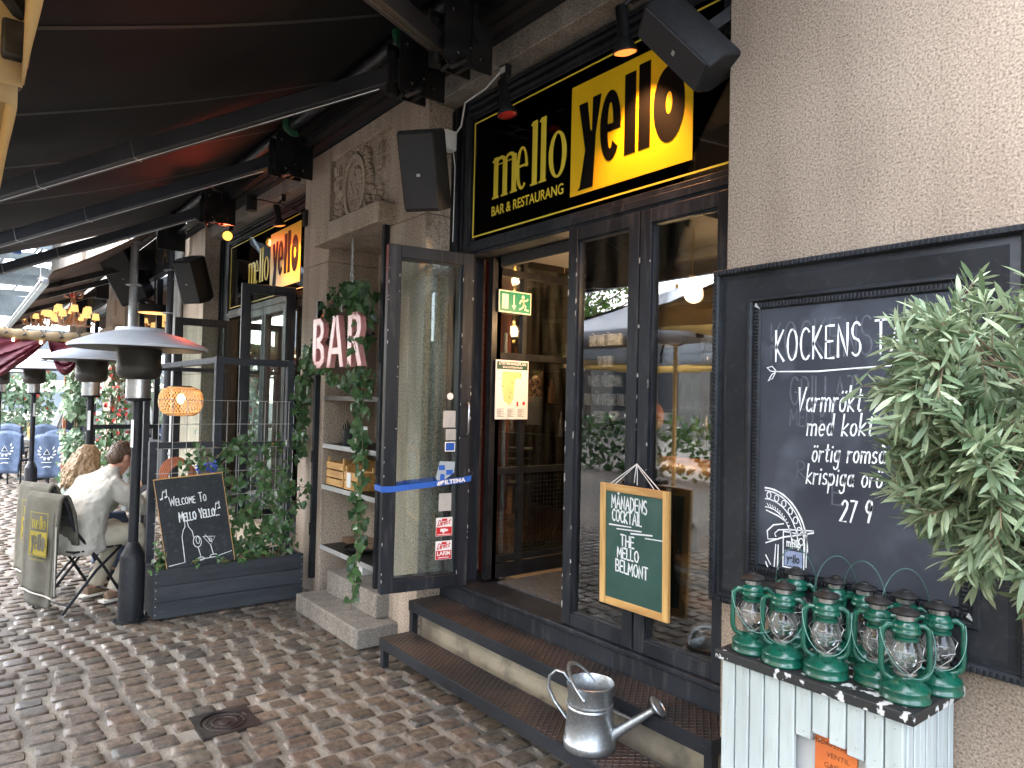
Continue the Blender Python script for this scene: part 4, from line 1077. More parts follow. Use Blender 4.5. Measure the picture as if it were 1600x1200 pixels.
hand(m, 'GRILLAT', .1, F, -1.40, 1.66, .006, xs=.56, gap=.2, c=.0004); hand(m, 'MED KT', .06, F, -1.4, 1.585, .005, xs=.7, gap=.2, c=.0004); hand(m, 'E', .08, F, -1.24, 1.32, .006, c=.0004); hand(m, 'R', .06, F, -1.37, 1.40, .005, c=.0004)
hand(m, 'KOCKENS', .13, F, -1.48, 1.83, .006, xs=.6, gap=.2, c=.0003)
m.build('smudged_chalk', M['chalkfaint'], t, smooth=0)

# ================================================================== hanging green chalkboard on the glazed panels
t = thing('hanging_chalkboard', 'green chalkboard in pine frame hung on white string, MÅNADENS COCKTAIL', 'chalkboard', (-2.28, 2.54, .68))
F = Fr((-2.50, 2.548, .672), (1, 0, 0), (.012, -.03, 1)); W_, H_ = .43, .588
m = MB(); m.fbox(F, .03, W_-.03, .03, H_-.03, .004, .011); m.build('board', M['greenboard'], t, smooth=0)
for a_ in (0, W_-.036):
    m = MB(); m.fbox(F, a_, a_+.036, 0, H_, 0, .018); m.build('frame_stile', M['pinev'], t, bevel=.003)
for b_ in (0, H_-.036):
    m = MB(); m.fbox(F, .036, W_-.036, b_, b_+.036, 0, .0175); m.build('frame_rail', M['pine'], t, bevel=.003)
m = MB(); hk = V(-2.29, 2.552, 1.365)
for a in (.06, .37): m.tube([hk, F(a, H_-.002, .006)], .0022, 6)
for a in (.09, .34): m.tube([hk+V(0,-.002,-.004), F(a, H_-.002, .008)], .0018, 6)
m.tube([hk, hk+V(-.006,-.004,-.05), hk+V(-.008,-.006,-.09)], .002, 6); m.tube([hk, hk+V(.008,-.004,-.05), hk+V(.01,-.006,-.1)], .002, 6)
m.build('string', M['white'], t)
m = MB()
hand(m, 'MÅNADENS', .062, F, .075, .475, .0075, xs=.62, gap=.2, rise=-.03, c=.0118); hand(m, 'COCKTAIL', .054, F, .08, .412, .0075, xs=.68, gap=.19, rise=-.02, c=.0118)
for q in ([(.06,.39),(.2,.395)], [(.11,.375),(.265,.384)], [(.2,.365),(.33,.376)], [(.29,.357),(.395,.362)]): m.strip(q, .0065, F, .0118)
hand(m, 'THE', .052, F, .135, .298, .0075, xs=.85, gap=.2, c=.0118); hand(m, 'MELLO', .05, F, .115, .24, .0075, xs=.8, gap=.2, c=.0118, rise=-.02); hand(m, 'BELMONT', .056, F, .105, .172, .0075, xs=.74, gap=.19, c=.0118, rise=-.03)
m.build('chalk_writing', M['chalk'], t, smooth=0)
# ================================================================== loudspeakers
def speaker(label, c, fdir, up, wd, ht, dp, mount=None, name='speaker'):
    t = thing(name, label, 'speaker', c)
    f = V(fdir).normalized(); u = V(up); s_ = f.cross(u).normalized(); u = s_.cross(f)
    c = V(c)
    lo = [(-wd*.5,.12*dp),(-wd*.36,.5*dp),(wd*.36,.5*dp),(wd*.5,.12*dp),(wd*.33,-.42*dp),(wd*.2,-.5*dp),(-wd*.2,-.5*dp),(-wd*.33,-.42*dp)]
    m = MB()
    P = lambda a, b, h: c + s_*a + f*b + u*h
    n = len(lo)
    k = .93
    lv = [(-ht/2, k), (-ht/2+.02, 1), (ht/2-.02, 1), (ht/2, k)]
    vs = [P(a*q, b*q, h) for h, q in lv for a, b in lo]
    fs = [tuple(range(n)), tuple(range(3*n, 4*n))[::-1]] + [(j*n+i, (j+1)*n+i, (j+1)*n+(i+1) % n, j*n+(i+1) % n) for j in range(3) for i in range(n)]
    m.add(vs, fs); m.build('cabinet', M['speaker'], t, bevel=.006)
    m = MB(); g0 = .5*dp
    m.add([P(a*wd*.34, g0+.004, b*ht*.45) for a, b in ((-1,-1),(1,-1),(1,1),(-1,1))] + [P(a*wd*.35, g0-.004, b*ht*.46) for a, b in ((-1,-1),(1,-1),(1,1),(-1,1))], [(3,2,1,0),(0,1,5,4),(1,2,6,5),(2,3,7,6),(3,0,4,7)])
    m.build('grille', mat('grille', (.018,.018,.019), (.028,.028,.03), 400, .6, bump=.6, bscale=420), t)
    m = MB(); m.add([P(a*.011, g0+.0055, b*.008-.02) for a, b in ((-1,-1),(1,-1),(1,1),(-1,1))], [(3,2,1,0)]); m.build('badge', M['palegrey'], t, smooth=0)
    if mount is not None:
        m = MB(); m.beam(c - f*dp*.4, mount, .05, .05); m.box(V(mount)-V(.05,.012,.08), V(mount)+V(.05,.012,.08)); m.build('wall_bracket', M['blackmetal'], t)
    return t
speaker('black loudspeaker tilted down on the carved pier, left of the doorway sign', (-3.68, 2.18, 3.03), (.52, -.62, -.33), (0, 0, 1), .30, .46, .29, (-3.85, 2.39, 3.1))
speaker('big black loudspeaker leaning out sideways over the right end of the sign', (-1.825, 2.30, 3.13), (-.25, -.8, -.5), (-.56, -.30, .68), .19, .40, .2, (-1.70, 2.44, 3.25))
speaker('small far loudspeaker tilted down on the pier between the bays', (-9.05, 2.2, 3.02), (.5, -.62, -.36), (0, 0, 1), .34, .52, .32, (-9.3, 2.39, 3.1))

# ================================================================== spotlights
def spot(label, c, d, glow, colr, power, top):
    """c = lamp rim centre, d = pointing direction"""
    t = thing('spotlight', label, 'spotlight', c, group='spotlights over the signs')
    c = V(c); d = V(d).normalized(); Mr = (-d).to_track_quat('Z', 'Y').to_matrix()
    m = MB(); m.lathe([(.058,.0),(.06,.004),(.058,.012),(.034,.062),(.03,.068),(.03,.20),(.026,.207),(0,.207)], c, 24, Mr); m.build('housing', M['blackmetal'], t, smooth=50)
    m = MB(); m.lathe([(0,-.012),(.03,-.009),(.052,-.001),(.056,.006),(0,.008)], c, 24, Mr)
    m.build('bulb', glow, t, smooth=60)
    m = MB(); e = c - d*.15; top = V(top); m.tube([e, e+V(0,0,.06), top], .012, 8); m.box(top+V(-.028,-.02,-.02), top+V(.028,.02,.05)); m.build('bracket', M['blackmetal'], t)
    m = MB(); m.box(top+V(-.022,-.0235,.0), top+V(.022,-.0205,.035)); m.build('rating_label', M['palegrey'], t, smooth=0)
    if power:
        l = bpy.data.lights.new('spotlight_bulb', 'SPOT'); l.energy = power; l.color = colr; l.spot_size = radians(95); l.spot_blend = .8; l.shadow_soft_size = .04
        o = bpy.data.objects.new('spotlight_bulb', l); COL.objects.link(o); o.parent = t; o.location = d*.03
        o.rotation_euler = (-d).to_track_quat('Z', 'Y').to_euler()
    return t
glow_o = emis('glow_orange', (1, .24, .045), .16)
glow_y = emis('glow_yellow', (1, .5, .08), .2)
dull_red = mat('redbulb', (.45, .02, .02), None, 5, .15)
spot('unlit spotlight with dark red bulb above the word mello', (-3.21, 2.43, 3.285), (.15, .1, -1), dull_red, None, 0, (-3.25, 2.44, 3.54))
spot('glowing orange spotlight above the yellow field of the doorway sign', (-2.30, 2.43, 3.305), (-.05, .22, -1), glow_o, (1, .42, .15), 6, (-2.26, 2.44, 3.56))
spot('unlit red spotlight hidden behind the big leaning loudspeaker', (-1.95, 2.46, 3.25), (.1, .5, -.8), dull_red, None, 0, (-1.9, 2.48, 3.55))
spot('spotlight aimed at the viewer with glowing yellow bulb under the far lintel', (-8.33, 2.36, 3.45), (.85, -.4, -.25), glow_y, (1, .1, .04), 4, (-8.5, 2.44, 3.58))
spot('orange spotlight above the yellow field of the far sign', (-6.85, 2.43, 3.31), (-.1, .25, -1), glow_o, (1, .42, .15), 7, (-6.82, 2.44, 3.56))
t = thing('swing_arm_lamp', 'small black cylinder lamp on a thin arm from the carved pier', 'lamp', (-6.0, 2.4, 3.2))
m = MB(); m.box((-6.12,2.37,3.16),(-6.06,2.40,3.3)); m.tube([(-6.09,2.37,3.27),(-6.3,2.25,3.37),(-6.75,2.12,3.5)], .008, 8); m.build('arm', M['blackmetal'], t)
m = MB(); m.cyl((-6.75,2.12,3.38),(-6.75,2.12,3.53),.05,.05,16); m.build('lamp_head', M['blackmetal'], t)
# white junction box with cable along the lintel
t = thing('junction_box', 'small white junction box with white cable at the top corner of the doorway', 'junction box', (-3.98, 2.5, 3.35))
m = MB(); m.box((-4.0, 2.47, 3.30), (-3.93, 2.56, 3.43)); m.build('box', M['white'], t, bevel=.006)
m = MB(); m.tube([(-3.95,2.56,3.42),(-3.9,2.57,3.46),(-3.85,2.565,3.60),(-3.6,2.55,3.605),(-3.27,2.46,3.605)], .006, 6); m.tube([(-3.97,2.56,3.30),(-3.96,2.57,3.2),(-3.965,2.57,2.7)], .004, 6); m.build('cable', M['white'], t)

# ================================================================== the black awning
AX0, AX1, AY0, AZ0, ASL = -10.2, -.9, 2.12, 3.96, .385
AYE = -.45
def az(y): return AZ0 - ASL*(AY0 - y)
t = thing('awning', 'large black fold-out awning over the pavement with dark metal arms', 'awning', (-6, 2.2, 3.9))
m = MB()
def fab(u, v):
    x = AX0 + (AX1-AX0)*u; y = AY0 + (AYE-AY0)*v
    k = (x+3.6)/1.22
    return V(x, y, az(y) - .05*sin(pi*v) - .012*abs(sin(pi*k))*sin(pi*v) + .008*sin(x*5+y*2)*v)
m.grid(fab, 90, 24); m.build('fabric', M['fabric_black'], t, smooth=60, mods=[('solid', .004)])
m = MB()
k = -5
for k in range(-5, 4):
    xs_ = -3.62 + k*1.22
    if AX0 < xs_ < AX1:
        m.grid(lambda u, v: V(xs_-.02+.04*u, AY0+(AYE-AY0)*v, fab((xs_-AX0)/(AX1-AX0), v).z-.0045), 1, 24)
m.build('seam', M['seam'], t)
m = MB(); m.tube([(AX0,2.13,3.90),(AX1,2.13,3.90)], .05, 18); m.build('roller_tube', M['blackmetal'], t)
m = MB(); m.box((AX0,2.24,3.775),(AX1,2.3,3.815)); m.box((AX0, 2.2, 4.03), (AX1, 2.3, 4.1)); m.box((AX0-.02,2.0,3.55),(AX0,2.35,4.08)); m.build('cassette', M['blackmetal'], t)
m = MB(); m.box((AX0,AYE-.05,az(AYE)-.06),(AX1,AYE+.03,az(AYE)+.02)); m.build('front_bar', M['armmetal'], t, bevel=.01)
def arm(bx, sgn):
    sh = V(bx, 2.05, 3.63); el = V(bx + sgn*1.82, .1, 3.63-.38*1.95); fb = V(bx + sgn*1.55, AYE, az(AYE)-.02)
    m = MB(); m.beam(sh, el, .075, .105); d = (el-sh).normalized(); m.beam(sh-d*.06, sh+d*.05, .09, .125)
    a = m.build('arm', M['armmetal'], t, bevel=.006); BASE[a.name] = base_of(t)
    for q in (.62, .86):
        p = sh.lerp(el, q); m = MB(); m.beam(p-d*.004, p+d*.004, .0775, .1075); m.build('band', M['alu'], a)
    m = MB(); m.tube([sh+d*.1-V(0,0,.058), el-V(0,0,.058)], .0035, 6); m.build('cable', M['alu'], a)
    m = MB(); m.beam(el, fb, .06, .075); m.ell(el, (.06,.06,.07), 12, 8); m.build('forearm', M['armmetal'], t, bevel=.005)
    m = MB(); m.box((bx-.13,2.20,3.50),(bx+.13,2.34,3.86)) if False else None
    m = MB(); m.box((bx-.05,2.19,3.52),(bx+.13,2.215,3.86)); m.box((bx+.10,2.02,3.50),(bx+.115,2.34,3.86)); m.box((bx-.06,2.02,3.52),(bx-.045,2.3,3.84))
    m.box((bx-.045,2.02,3.56),(bx+.1,2.09,3.70)); m.cyl((bx-.0,2.03,3.5),(bx,2.03,3.76),.035,.035,14)
    for y_, z_ in ((2.06,3.78),(2.1,3.55),(2.18,3.6),(2.22,3.66),(2.25,3.56)): m.cyl((bx+.115,y_,z_),(bx+.128,y_,z_),.016,.013,10)
    m.cyl((bx+.03,2.12,3.52),(bx+.2,2.12,3.50),.022,.018,10); m.tube([(bx+.1,2.05,3.50),(bx+.13,2.04,3.47),(bx+.06,2.04,3.455)], .012, 8)
    m.build('bracket', M['blackmetal'], t, bevel=.003)
    m = MB()
    for y_, z_ in ((2.06,3.78),(2.1,3.55),(2.18,3.6),(2.25,3.56)): m.cyl((bx+.128,y_,z_),(bx+.132,y_,z_),.007,.006,8)
    m.build('bolt', M['steel'], t)
for bx in (-3.86, -5.95, -8.1): arm(bx, -1)
arm(-3.36, 1)
for bx in (-4.0+.12, -5.75, -7.9, -9.6):
    m = MB(); pts = [(bx, 2.13+.062*cos(a), 3.90+.062*sin(a)) for a in [radians(150+k*15) for k in range(11)]]
    m.tube(pts, .012, 6, sx=3.0); m.build('tube_support', mat('greenclip', (.02,.12,.06), None, 5, .4) if bx < -3 and bx > -6.5 else M['blackmetal'], t)

# ================================================================== cream parasols at the street edge
def parasol(label, x0, x1, y1, zv, mt='cream'):
    wd = x1-x0; cx, cy = (x0+x1)/2, y1-wd/2
    t = thing('parasol', label, 'parasol', (cx, cy, 0), group='cream parasols along the street')
    m = MB(); c = [(x0,y1),(x1,y1),(x1,y1-wd),(x0,y1-wd)]; ap = V(cx,cy,zv+.95)
    for i in range(4):
        a, b = V(*c[i], zv+.2), V(*c[(i+1) % 4], zv+.2)
        m.grid(lambda u, v: a.lerp(b, u).lerp(ap, v) - V(0,0,.07*sin(pi*v)*1), 8, 8)
    m.build('canopy', M[mt], t, smooth=50, mods=[('solid', .004)])
    m = MB()
    for i in range(4):
        a, b = V(*c[i], zv+.2), V(*c[(i+1) % 4], zv+.2)
        m.grid(lambda u, v: a.lerp(b, u) - V(0,0,.2*v*(1-.04*sin(u*18))), 24, 2)
    m.build('valance', M[mt], t, smooth=50, mods=[('solid', .006)])
    m = MB()
    for i in range(4): m.beam(V(*c[i], zv+.165), ap-V(0,0,.06), .03, .035); m.beam(V(*c[i], zv+.17).lerp(ap, .5)-V(0,0,.05), V(cx,cy,zv+.15), .022, .022)
    m.build('ribs', M['soot'], t)
    for i in range(4): m = MB(); m.box(V(*c[i], zv+.1)-V(.045,.045,.05), V(*c[i], zv+.1)+V(.03,.012,.04)); m.build('rib_cap', M['soot'], t, bevel=.008)
    m = MB(); m.cyl((cx,cy,.08),(cx,cy,zv+1.0),.03,.03,14); m.build('pole', M['pinev'], t)
    m = MB(); m.lathe([(.28,0),(.3,.02),(.28,.07),(.05,.09),(.04,.25),(.0,.25)], (cx,cy,0), 24); m.build('base', M['soot'], t)
    return t
parasol('cream parasol whose edge shows in the top left corner, nearest the viewer', -2.03, -.2, .098, 2.37)
parasol('cream parasol behind the nearest one at the left edge', -4.4, -2.16, .092, 2.36)

# ================================================================== patio heaters
def heater(label):
    r = thing('patio_heater', label, 'patio heater', (0,0,0), group='patio heaters along the terrace')
    m = MB(); m.lathe([(.115,0),(.115,.006),(.085,.01),(.083,.46),(.079,.47),(.04,.555),(.036,.56)], (0,0,0), 28)
    for k in range(4): m.cyl((.11*cos(k*pi/2+.6),.11*sin(k*pi/2+.6),.0),(.11*cos(k*pi/2+.6),.11*sin(k*pi/2+.6),.03),.006,.006,8)
    m.build('base', M['blackpaint'], r, smooth=40)
    m = MB(); m.cyl((0,0,.5),(0,0,1.62),.034,.034,20); m.build('pole', M['blackpaint'], r)
    m = MB(); m.fbox(Fr((.025,-.026,1.25),(.7,.7,0),(0,0,1)), -.014,.014,0,.2,0,.0015); m.build('sticker', M['white'], r, smooth=0)
    m = MB(); m.lathe([(.05,1.585),(.086,1.59),(.09,1.605),(.086,1.61)], (0,0,0), 28); m.build('collar', M['blackpaint'], r)
    m = MB(); m.lathe([(.083,1.606),(.083,1.75)], (0,0,0), 28); m.build('burner_can', M['steel'], r, smooth=60)
    m = MB(); m.lathe([(.085,1.745),(.12,1.752),(.14,1.77),(.15,1.8),(.15,1.845),(.146,1.85),(.146,1.99)], (0,0,0), 32)
    m.build('emitter_drum', mat('drum', (.035,.032,.028), (.055,.05,.042), 9, .5, .65, metal=.5), r, smooth=50)
    m = MB(); m.lathe([(.452,1.968),(.46,1.97),(.462,1.985),(.43,2.005),(.3,2.06),(.165,2.095),(.16,2.118),(0,2.125)], (0,0,0), 48)
    m.build('hood', mat('hoodalu', (.62,.66,.72), (.54,.58,.64), 3, .4, .5, metal=.05, stretch=(1,1,4)), r, smooth=35)
    m = MB(); m.lathe([(.45,1.964),(.3,2.04),(.15,2.07),(0,2.07)], (0,0,0), 40); m.build('hood_underside', M['soot'], r, smooth=35)
    return r
h0 = heater('nearest tall black patio heater with wide aluminium hood beside the dark planter'); h0.location = (-5.78, 1.045, 0)
h0.rotation_euler = (0, 0, radians(-20))
dup(h0, (-8.5, 1.095, 0), .4, 'second patio heater, its hood overlapped by the nearest one')
dup(h0, (-13.08, .925, 0), 1.1, 'patio heater with blue sticker band among the blue blanket chairs')
dup(h0, (-16.2, .62, 0), 2, 'farthest patio heater at the left edge of the picture')

# ================================================================== planter with trellis and ivy
PX0, PX1, PY0, PY1, PZ = -6.02, -5.63, 1.165, 2.275, .365
t = thing('planter_box', 'long dark grey timber planter box with trellis, across the pavement', 'planter', (-5.8, 1.7, 0))
m = MB()
for k in range(3):
    z0, z1 = .012+k*.118, .012+(k+1)*.118-.003
    m.box((PX1-.02, PY0, z0), (PX1, PY1, z1)); m.box((PX0, PY0, z0), (PX0+.02, PY1, z1)); m.box((PX0+.02, PY0, z0), (PX1-.02, PY0+.02, z1)); m.box((PX0+.02, PY1-.02, z0), (PX1-.02, PY1, z1))
m.build('side_boards', M['planterwood'], t, bevel=.002)
m = MB(); m.box((PX0+.02, PY0+.02, .02), (PX1-.02, PY1-.02, PZ-.05)); m.build('soil', M['soil'], t)
m = MB(); m.box((PX0+.06,PY0+.06,0),(PX1-.02,PY1-.04,.012)); m.build('foot', M['soot'], t)
m = MB()
for k in range(3):
    for y_ in (PY0+.012, PY1-.012):
        for dz in (.03, .09): m.ell((PX1+.0003, y_, .012+k*.118+dz), (.001,.004,.004), 8, 4)
m.build('screws', M['steel'], t)
m = MB()
for (y_, zt) in ((1.165,1.275),(1.63,1.955),(2.215,1.955)): m.box((-6.0, y_, .05), (-5.94, y_+.06, zt))
m.box((-5.995, 1.69, 1.895), (-5.945, 2.215, 1.95)); m.box((-5.995, 1.225, 1.22), (-5.945, 1.63, 1.27)); m.box((-5.995, 1.69, 1.215), (-5.945, 2.215, 1.265))
m.box((-8.7, 1.635, 1.90), (-6.0, 1.685, 1.95)); m.box((-8.72,1.63,0),(-8.66,1.69,1.95)); m.box((-8.7,1.69,1.9),(-8.65,2.5,1.945))
m.build('timber_frame', M['planterwood'], t, bevel=.003)
m = MB()
for k in range(11): y_ = 1.215+k*.1005; m.tube([(-5.905,y_,.33),(-5.905,y_,1.602)], .0028, 6)
for k in range(7): z_ = 1.6-k*.188; m.tube([(-5.90,1.2,z_),(-5.90,2.235,z_)], .0028, 6)
m.build('wire_trellis', M['palegrey'], t)
ivl = MB(); ivs = MB(); iv2 = MB()
rnd = random.Random(11); random.seed(21)
def vine(p0, p1, wob, n, sp, size, lm=None):
    n = int(n*.6) + 1; size *= .9
    p0, p1 = V(p0), V(p1); k = 9
    pts = [p0.lerp(p1, i/(k-1)) + V(random.uniform(-.03,.05), random.uniform(-wob, wob), random.uniform(-wob, wob)*.5)*(0 if i == 0 else 1) for i in range(k)]
    ivy_on(lm or ivl, ivs, pts, sp, n, size, face=(1, -.35, .35))
for y0, y1, zt, n in ((1.25,1.35,.8,36),(1.3,1.5,1.30,60),(1.4,1.62,1.2,55),(1.55,1.5,1.42,55),(1.6,1.75,1.33,70),(1.72,1.9,1.38,75),(1.8,1.72,1.05,70),(1.85,2.0,1.2,80),(1.95,1.9,.85,80),(2.02,2.1,1.3,75),(2.1,2.16,1.05,75),(2.15,2.22,1.3,60),(2.2,2.28,.95,60),(1.9,2.2,.6,60),(1.75,2.05,.62,60)):
    vine((-5.84,y0,.32),(-5.86,y1,zt), .07, n, .085, .058)
for y0, y1, z0, z1, n in ((1.7,2.32,.95,.85,60),(1.35,1.9,1.1,1.25,40),(1.6,2.2,1.25,1.15,50),(1.5,2.1,.5,.75,50),(1.75,2.25,.45,.42,50)): vine((-5.86,y0,z0),(-5.82,y1,z1), .06, n, .09, .058)
vine((-5.82,2.2,.9),(-5.74,2.42,.86), .03, 22, .05, .055)
for p in ((-5.70,1.2,.36),(-5.72,1.3,.38),(-5.64,1.75,.39),(-5.66,1.82,.42),(-5.68,1.45,.37),(-5.70,2.0,.39),(-5.66,1.66,.38),(-5.73,1.17,.34)):
    vine(p, V(p)+V(.07,random.uniform(-.05,.05),random.uniform(-.0,.1)), .03, 9, .05, .042, iv2)
for p in ((-5.8,1.95,.9),(-5.8,1.9,1.0),(-5.8,1.8,.7)): vine(p, V(p)+V(.03,.08,.06), .02, 8, .05, .05, iv2)
t = thing('ivy_plant', 'dark green ivy climbing the wire trellis in the planter box', 'plant', (-5.84, 1.7, .32))
ivl.build('foliage', M['ivyleaf'], t, smooth=0); iv2.build('young_foliage', M['ivylight'], t, smooth=0); ivs.build('stem', M['twig'], t)
t = thing('blue_flower', 'small clump of blue flowers behind the trellis, above the welcome board', 'flowers', (-5.95, 1.5, 1.0))
m = MB(); random.seed(5)
for _ in range(60): leaf(m, V(-5.88,1.57,1.08)+V(random.uniform(-.03,.03),random.uniform(-.07,.07),random.uniform(-.04,.03)), rv(), V(1,-.5,.5)+rv(.5), .028, OVA)
m.build('petals', M['blueflower'], t, smooth=0)
m = MB(); 
for k in range(5): m.tube([(-5.88,1.52+k*.02,.6),(-5.88,1.53+k*.02,1.06)], .002, 5)
m.build('stem', M['twig'], t)
# terracotta coil (hose) behind the trellis
t = thing('coiled_rope', 'orange-red coil of cord behind the trellis, left of the blue flowers', 'rope', (-6.2, 1.4, .8))
m = MB()
for k in range(5): m.tube([(-6.25+.01*k, 1.42+.11*cos(a)+.01*k, 1.0+.12*sin(a)-.01*k) for a in [2*pi*i/24 for i in range(25)]], .012, 6)
m.build('coil', M['terracotta'], t)
# welcome board
t = thing('welcome_board', 'tilted black chalkboard reading Welcome To Mello Yello, stuck in the planter', 'chalkboard', (-5.66, 1.45, .36))
F = Fr((-5.675, 1.258, .32), (.0, cos(radians(6)), sin(radians(6))), (-.05, -sin(radians(9)), cos(radians(9)))); W_, H_ = .485, .70
m = MB(); m.prism([(0,0),(W_,0),(W_,H_*.98),(W_*.5,H_*.99),(0,H_)], F, 0, .008); b = m.build('board', M['slateblack'], t, smooth=0)
m = MB(); pts = [(0,H_),(.1,H_-.001),(.24,H_*.992),(.36,H_*.985),(W_,H_*.98)]; m.strip(pts, .008, F, .0086); m.strip([(.002,0),(.002,H_)], .004, F, .0085); m.strip([(W_-.002,0),(W_-.002,H_*.98)], .004, F, .0085)
m.build('bare_edge', M['pine'], t, smooth=0)
m = MB()
hand(m, 'W~E~L~C~O~M~E T~O', .068, F, .085, .49, .0062, xs=.66, gap=.16, c=.009, rise=.0, small=.72)
hand(m, 'M~E~L~L~O Y~E~L~L~O...', .072, F, .135, .365, .0085, xs=.6, gap=.14, c=.009, small=.8)
for ox, oz, s_ in ((.04,.555,1),(.395,.41,.95)):
    for q in ([(0,0),(.01,.055),(.036,.065),(.032,.01)], [(.008,.043),(.034,.052)]): m.strip([(ox+a*s_, oz+b*s_) for a, b in q], .0055, F, .009)
    for q in ((-.006,-.003),(.026,.007)): m.strip([(ox+q[0]-.004, oz+q[1]),(ox+q[0]+.008, oz+q[1]+.004)], .011, F, .0091)
m.strip([(.02,.055),(.13,.06),(.135,.25),(.15,.3),(.165,.32),(.168,.36),(.186,.36),(.188,.32),(.21,.28),(.215,.23)], .005, F, .009)
m.strip(wave_o(.235,.195,.028,.042)+[(.263,.195)], .005, F, .009); m.strip(wave_o(.24,.205,.012,.026)+[(.252,.205)], .004, F, .009); m.strip([(.235,.153),(.245,.075)], .005, F, .009); m.strip(wave_o(.243,.062,.025,.011)+[(.268,.062)], .005, F, .009)
m.strip([(.28,.225),(.365,.21),(.325,.15),(.28,.225)], .005, F, .009); m.strip([(.325,.15),(.335,.075)], .005, F, .009); m.strip(wave_o(.335,.066,.026,.011)+[(.361,.066)], .005, F, .009); m.strip([(.295,.235),(.335,.175)], .0045, F, .009); m.strip(wave_o(.328,.19,.01,.014)+[(.338,.19)], .004, F, .009)
m.strip([(.21,.058),(.35,.056),(.47,.075)], .005, F, .009)
m.build('chalk_writing', M['chalk'], t, smooth=0)
# wicker pendant lamp
t = thing('wicker_lamp', 'round woven bamboo pendant lamp glowing orange above the planter', 'pendant lamp', (-7.0, 1.62, 1.58))
c = V(-7.0, 1.62, 1.45)
prof = [(.11,0),(.15,.02),(.18,.07),(.187,.13),(.18,.19),(.155,.235),(.11,.255)]
def pr(h):
    for (r0, z0), (r1, z1) in zip(prof, prof[1:]):
        if z0 <= h <= z1: return r0 + (r1-r0)*(h-z0)/(z1-z0)
    return prof[-1][0]
m = MB(); n = 34
for sg in (1, -1):
    for k in range(n):
        pts = []
        for i in range(13):
            h = .255*i/12; a = 2*pi*k/n + sg*h*3.6; r = pr(h) + .0015*sg*(1 if i % 2 else -1)
            pts.append(c + V(r*cos(a), r*sin(a), h))
        m.tube(pts, .0034, 4)
for h in (0, .02, .235, .255): m.tube([c + V((pr(h))*cos(a), pr(h)*sin(a), h) for a in [2*pi*i/32 for i in range(33)]], .005, 5)
m.build('shade', M['wicker'], t)
m = MB(); m.cyl(c+V(0,0,.255), c+V(0,0,.27), .09, .09, 20); m.tube([c+V(0,0,.26), c+V(0,0,.46)], .004, 6); m.build('cord', M['blackmetal'], t)
m = MB(); m.ell(c+V(0,0,.15), (.035,.035,.045), 14, 8); m.build('bulb', emis('bulb_warm', (1,.62,.28), 2.5), t)
l = bpy.data.lights.new('lamp_light', 'POINT'); l.energy = .35; l.color = (1,.72,.45); l.shadow_soft_size = .05
o = bpy.data.objects.new('lamp_light', l); COL.objects.link(o); o.parent = t; o.location = c+V(0,0,.15)-V(-7.0,1.62,1.58)

# ================================================================== niche: letters, shelves and what stands on them
t = thing('letter_sign', 'pink marquee letters BAR hung in ivy in front of the niche', 'sign', (-5.25, 2.33, 1.9))
def letter(loop_out, dx_, label):
    F = FY(dx_, 2.25, 1.873)
    m = MB()
    for o_ in loop_out: m.prism(o_, F, -.03, -.004)
    m.build('letter_side', M['pink'], t)
    m = MB()
    for o_ in loop_out: m.prism(o_, F, -.004, .012)
    m.build('letter', M['pink'], t, label=label, bevel=.003)
def bar_stroke(pts, wd):
    return pts
Fq = None
HL = .395
letter([[(0,0),(.07,0),(.07,HL),(0,HL)], [(.07,HL-.055),(.07,HL),(.14,HL),(.2,HL-.04),(.215,HL-.1),(.2,HL-.16),(.14,HL-.195),(.075,HL-.2),(.075,HL-.15),(.125,HL-.15),(.15,HL-.125),(.15,HL-.08),(.125,HL-.055)][::-1],
        [(.07,.0),(.15,0),(.22,.04),(.235,.1),(.215,.17),(.15,.205),(.075,.208),(.075,.155),(.13,.155),(.16,.13),(.165,.08),(.14,.055),(.07,.055)]], -5.48, 'letter B')
letter([[(0,0),(.062,0),(.155,HL*.95),(.125,HL),(.1,HL)], [(.24,0),(.302,0),(.195,HL),(.157,HL),(.155,HL*.78)], [(.085,.1),(.215,.1),(.205,.15),(.098,.15)]], -5.20, 'letter A')
letter([[(0,0),(.07,0),(.07,HL),(0,HL)], [(.07,HL-.055),(.07,HL),(.14,HL),(.2,HL-.04),(.22,HL-.11),(.2,HL-.18),(.14,HL-.225),(.075,HL-.23),(.075,HL-.175),(.125,HL-.175),(.15,HL-.145),(.15,HL-.085),(.125,HL-.055)][::-1], [(.1,HL-.225),(.165,HL-.225),(.245,0),(.175,0)]], -4.835, 'letter R')
m = MB(); m.box((-5.64,2.32,2.1),(-4.6,2.335,2.12)); m.box((-5.4,2.3,2.1),(-5.38,2.32,2.12)); m.box((-4.8,2.3,2.1),(-4.78,2.32,2.12)); m.box((-5.1,2.3,2.1),(-5.08,2.32,2.12)); m.build('mounting_rail', M['blackmetal'], t)
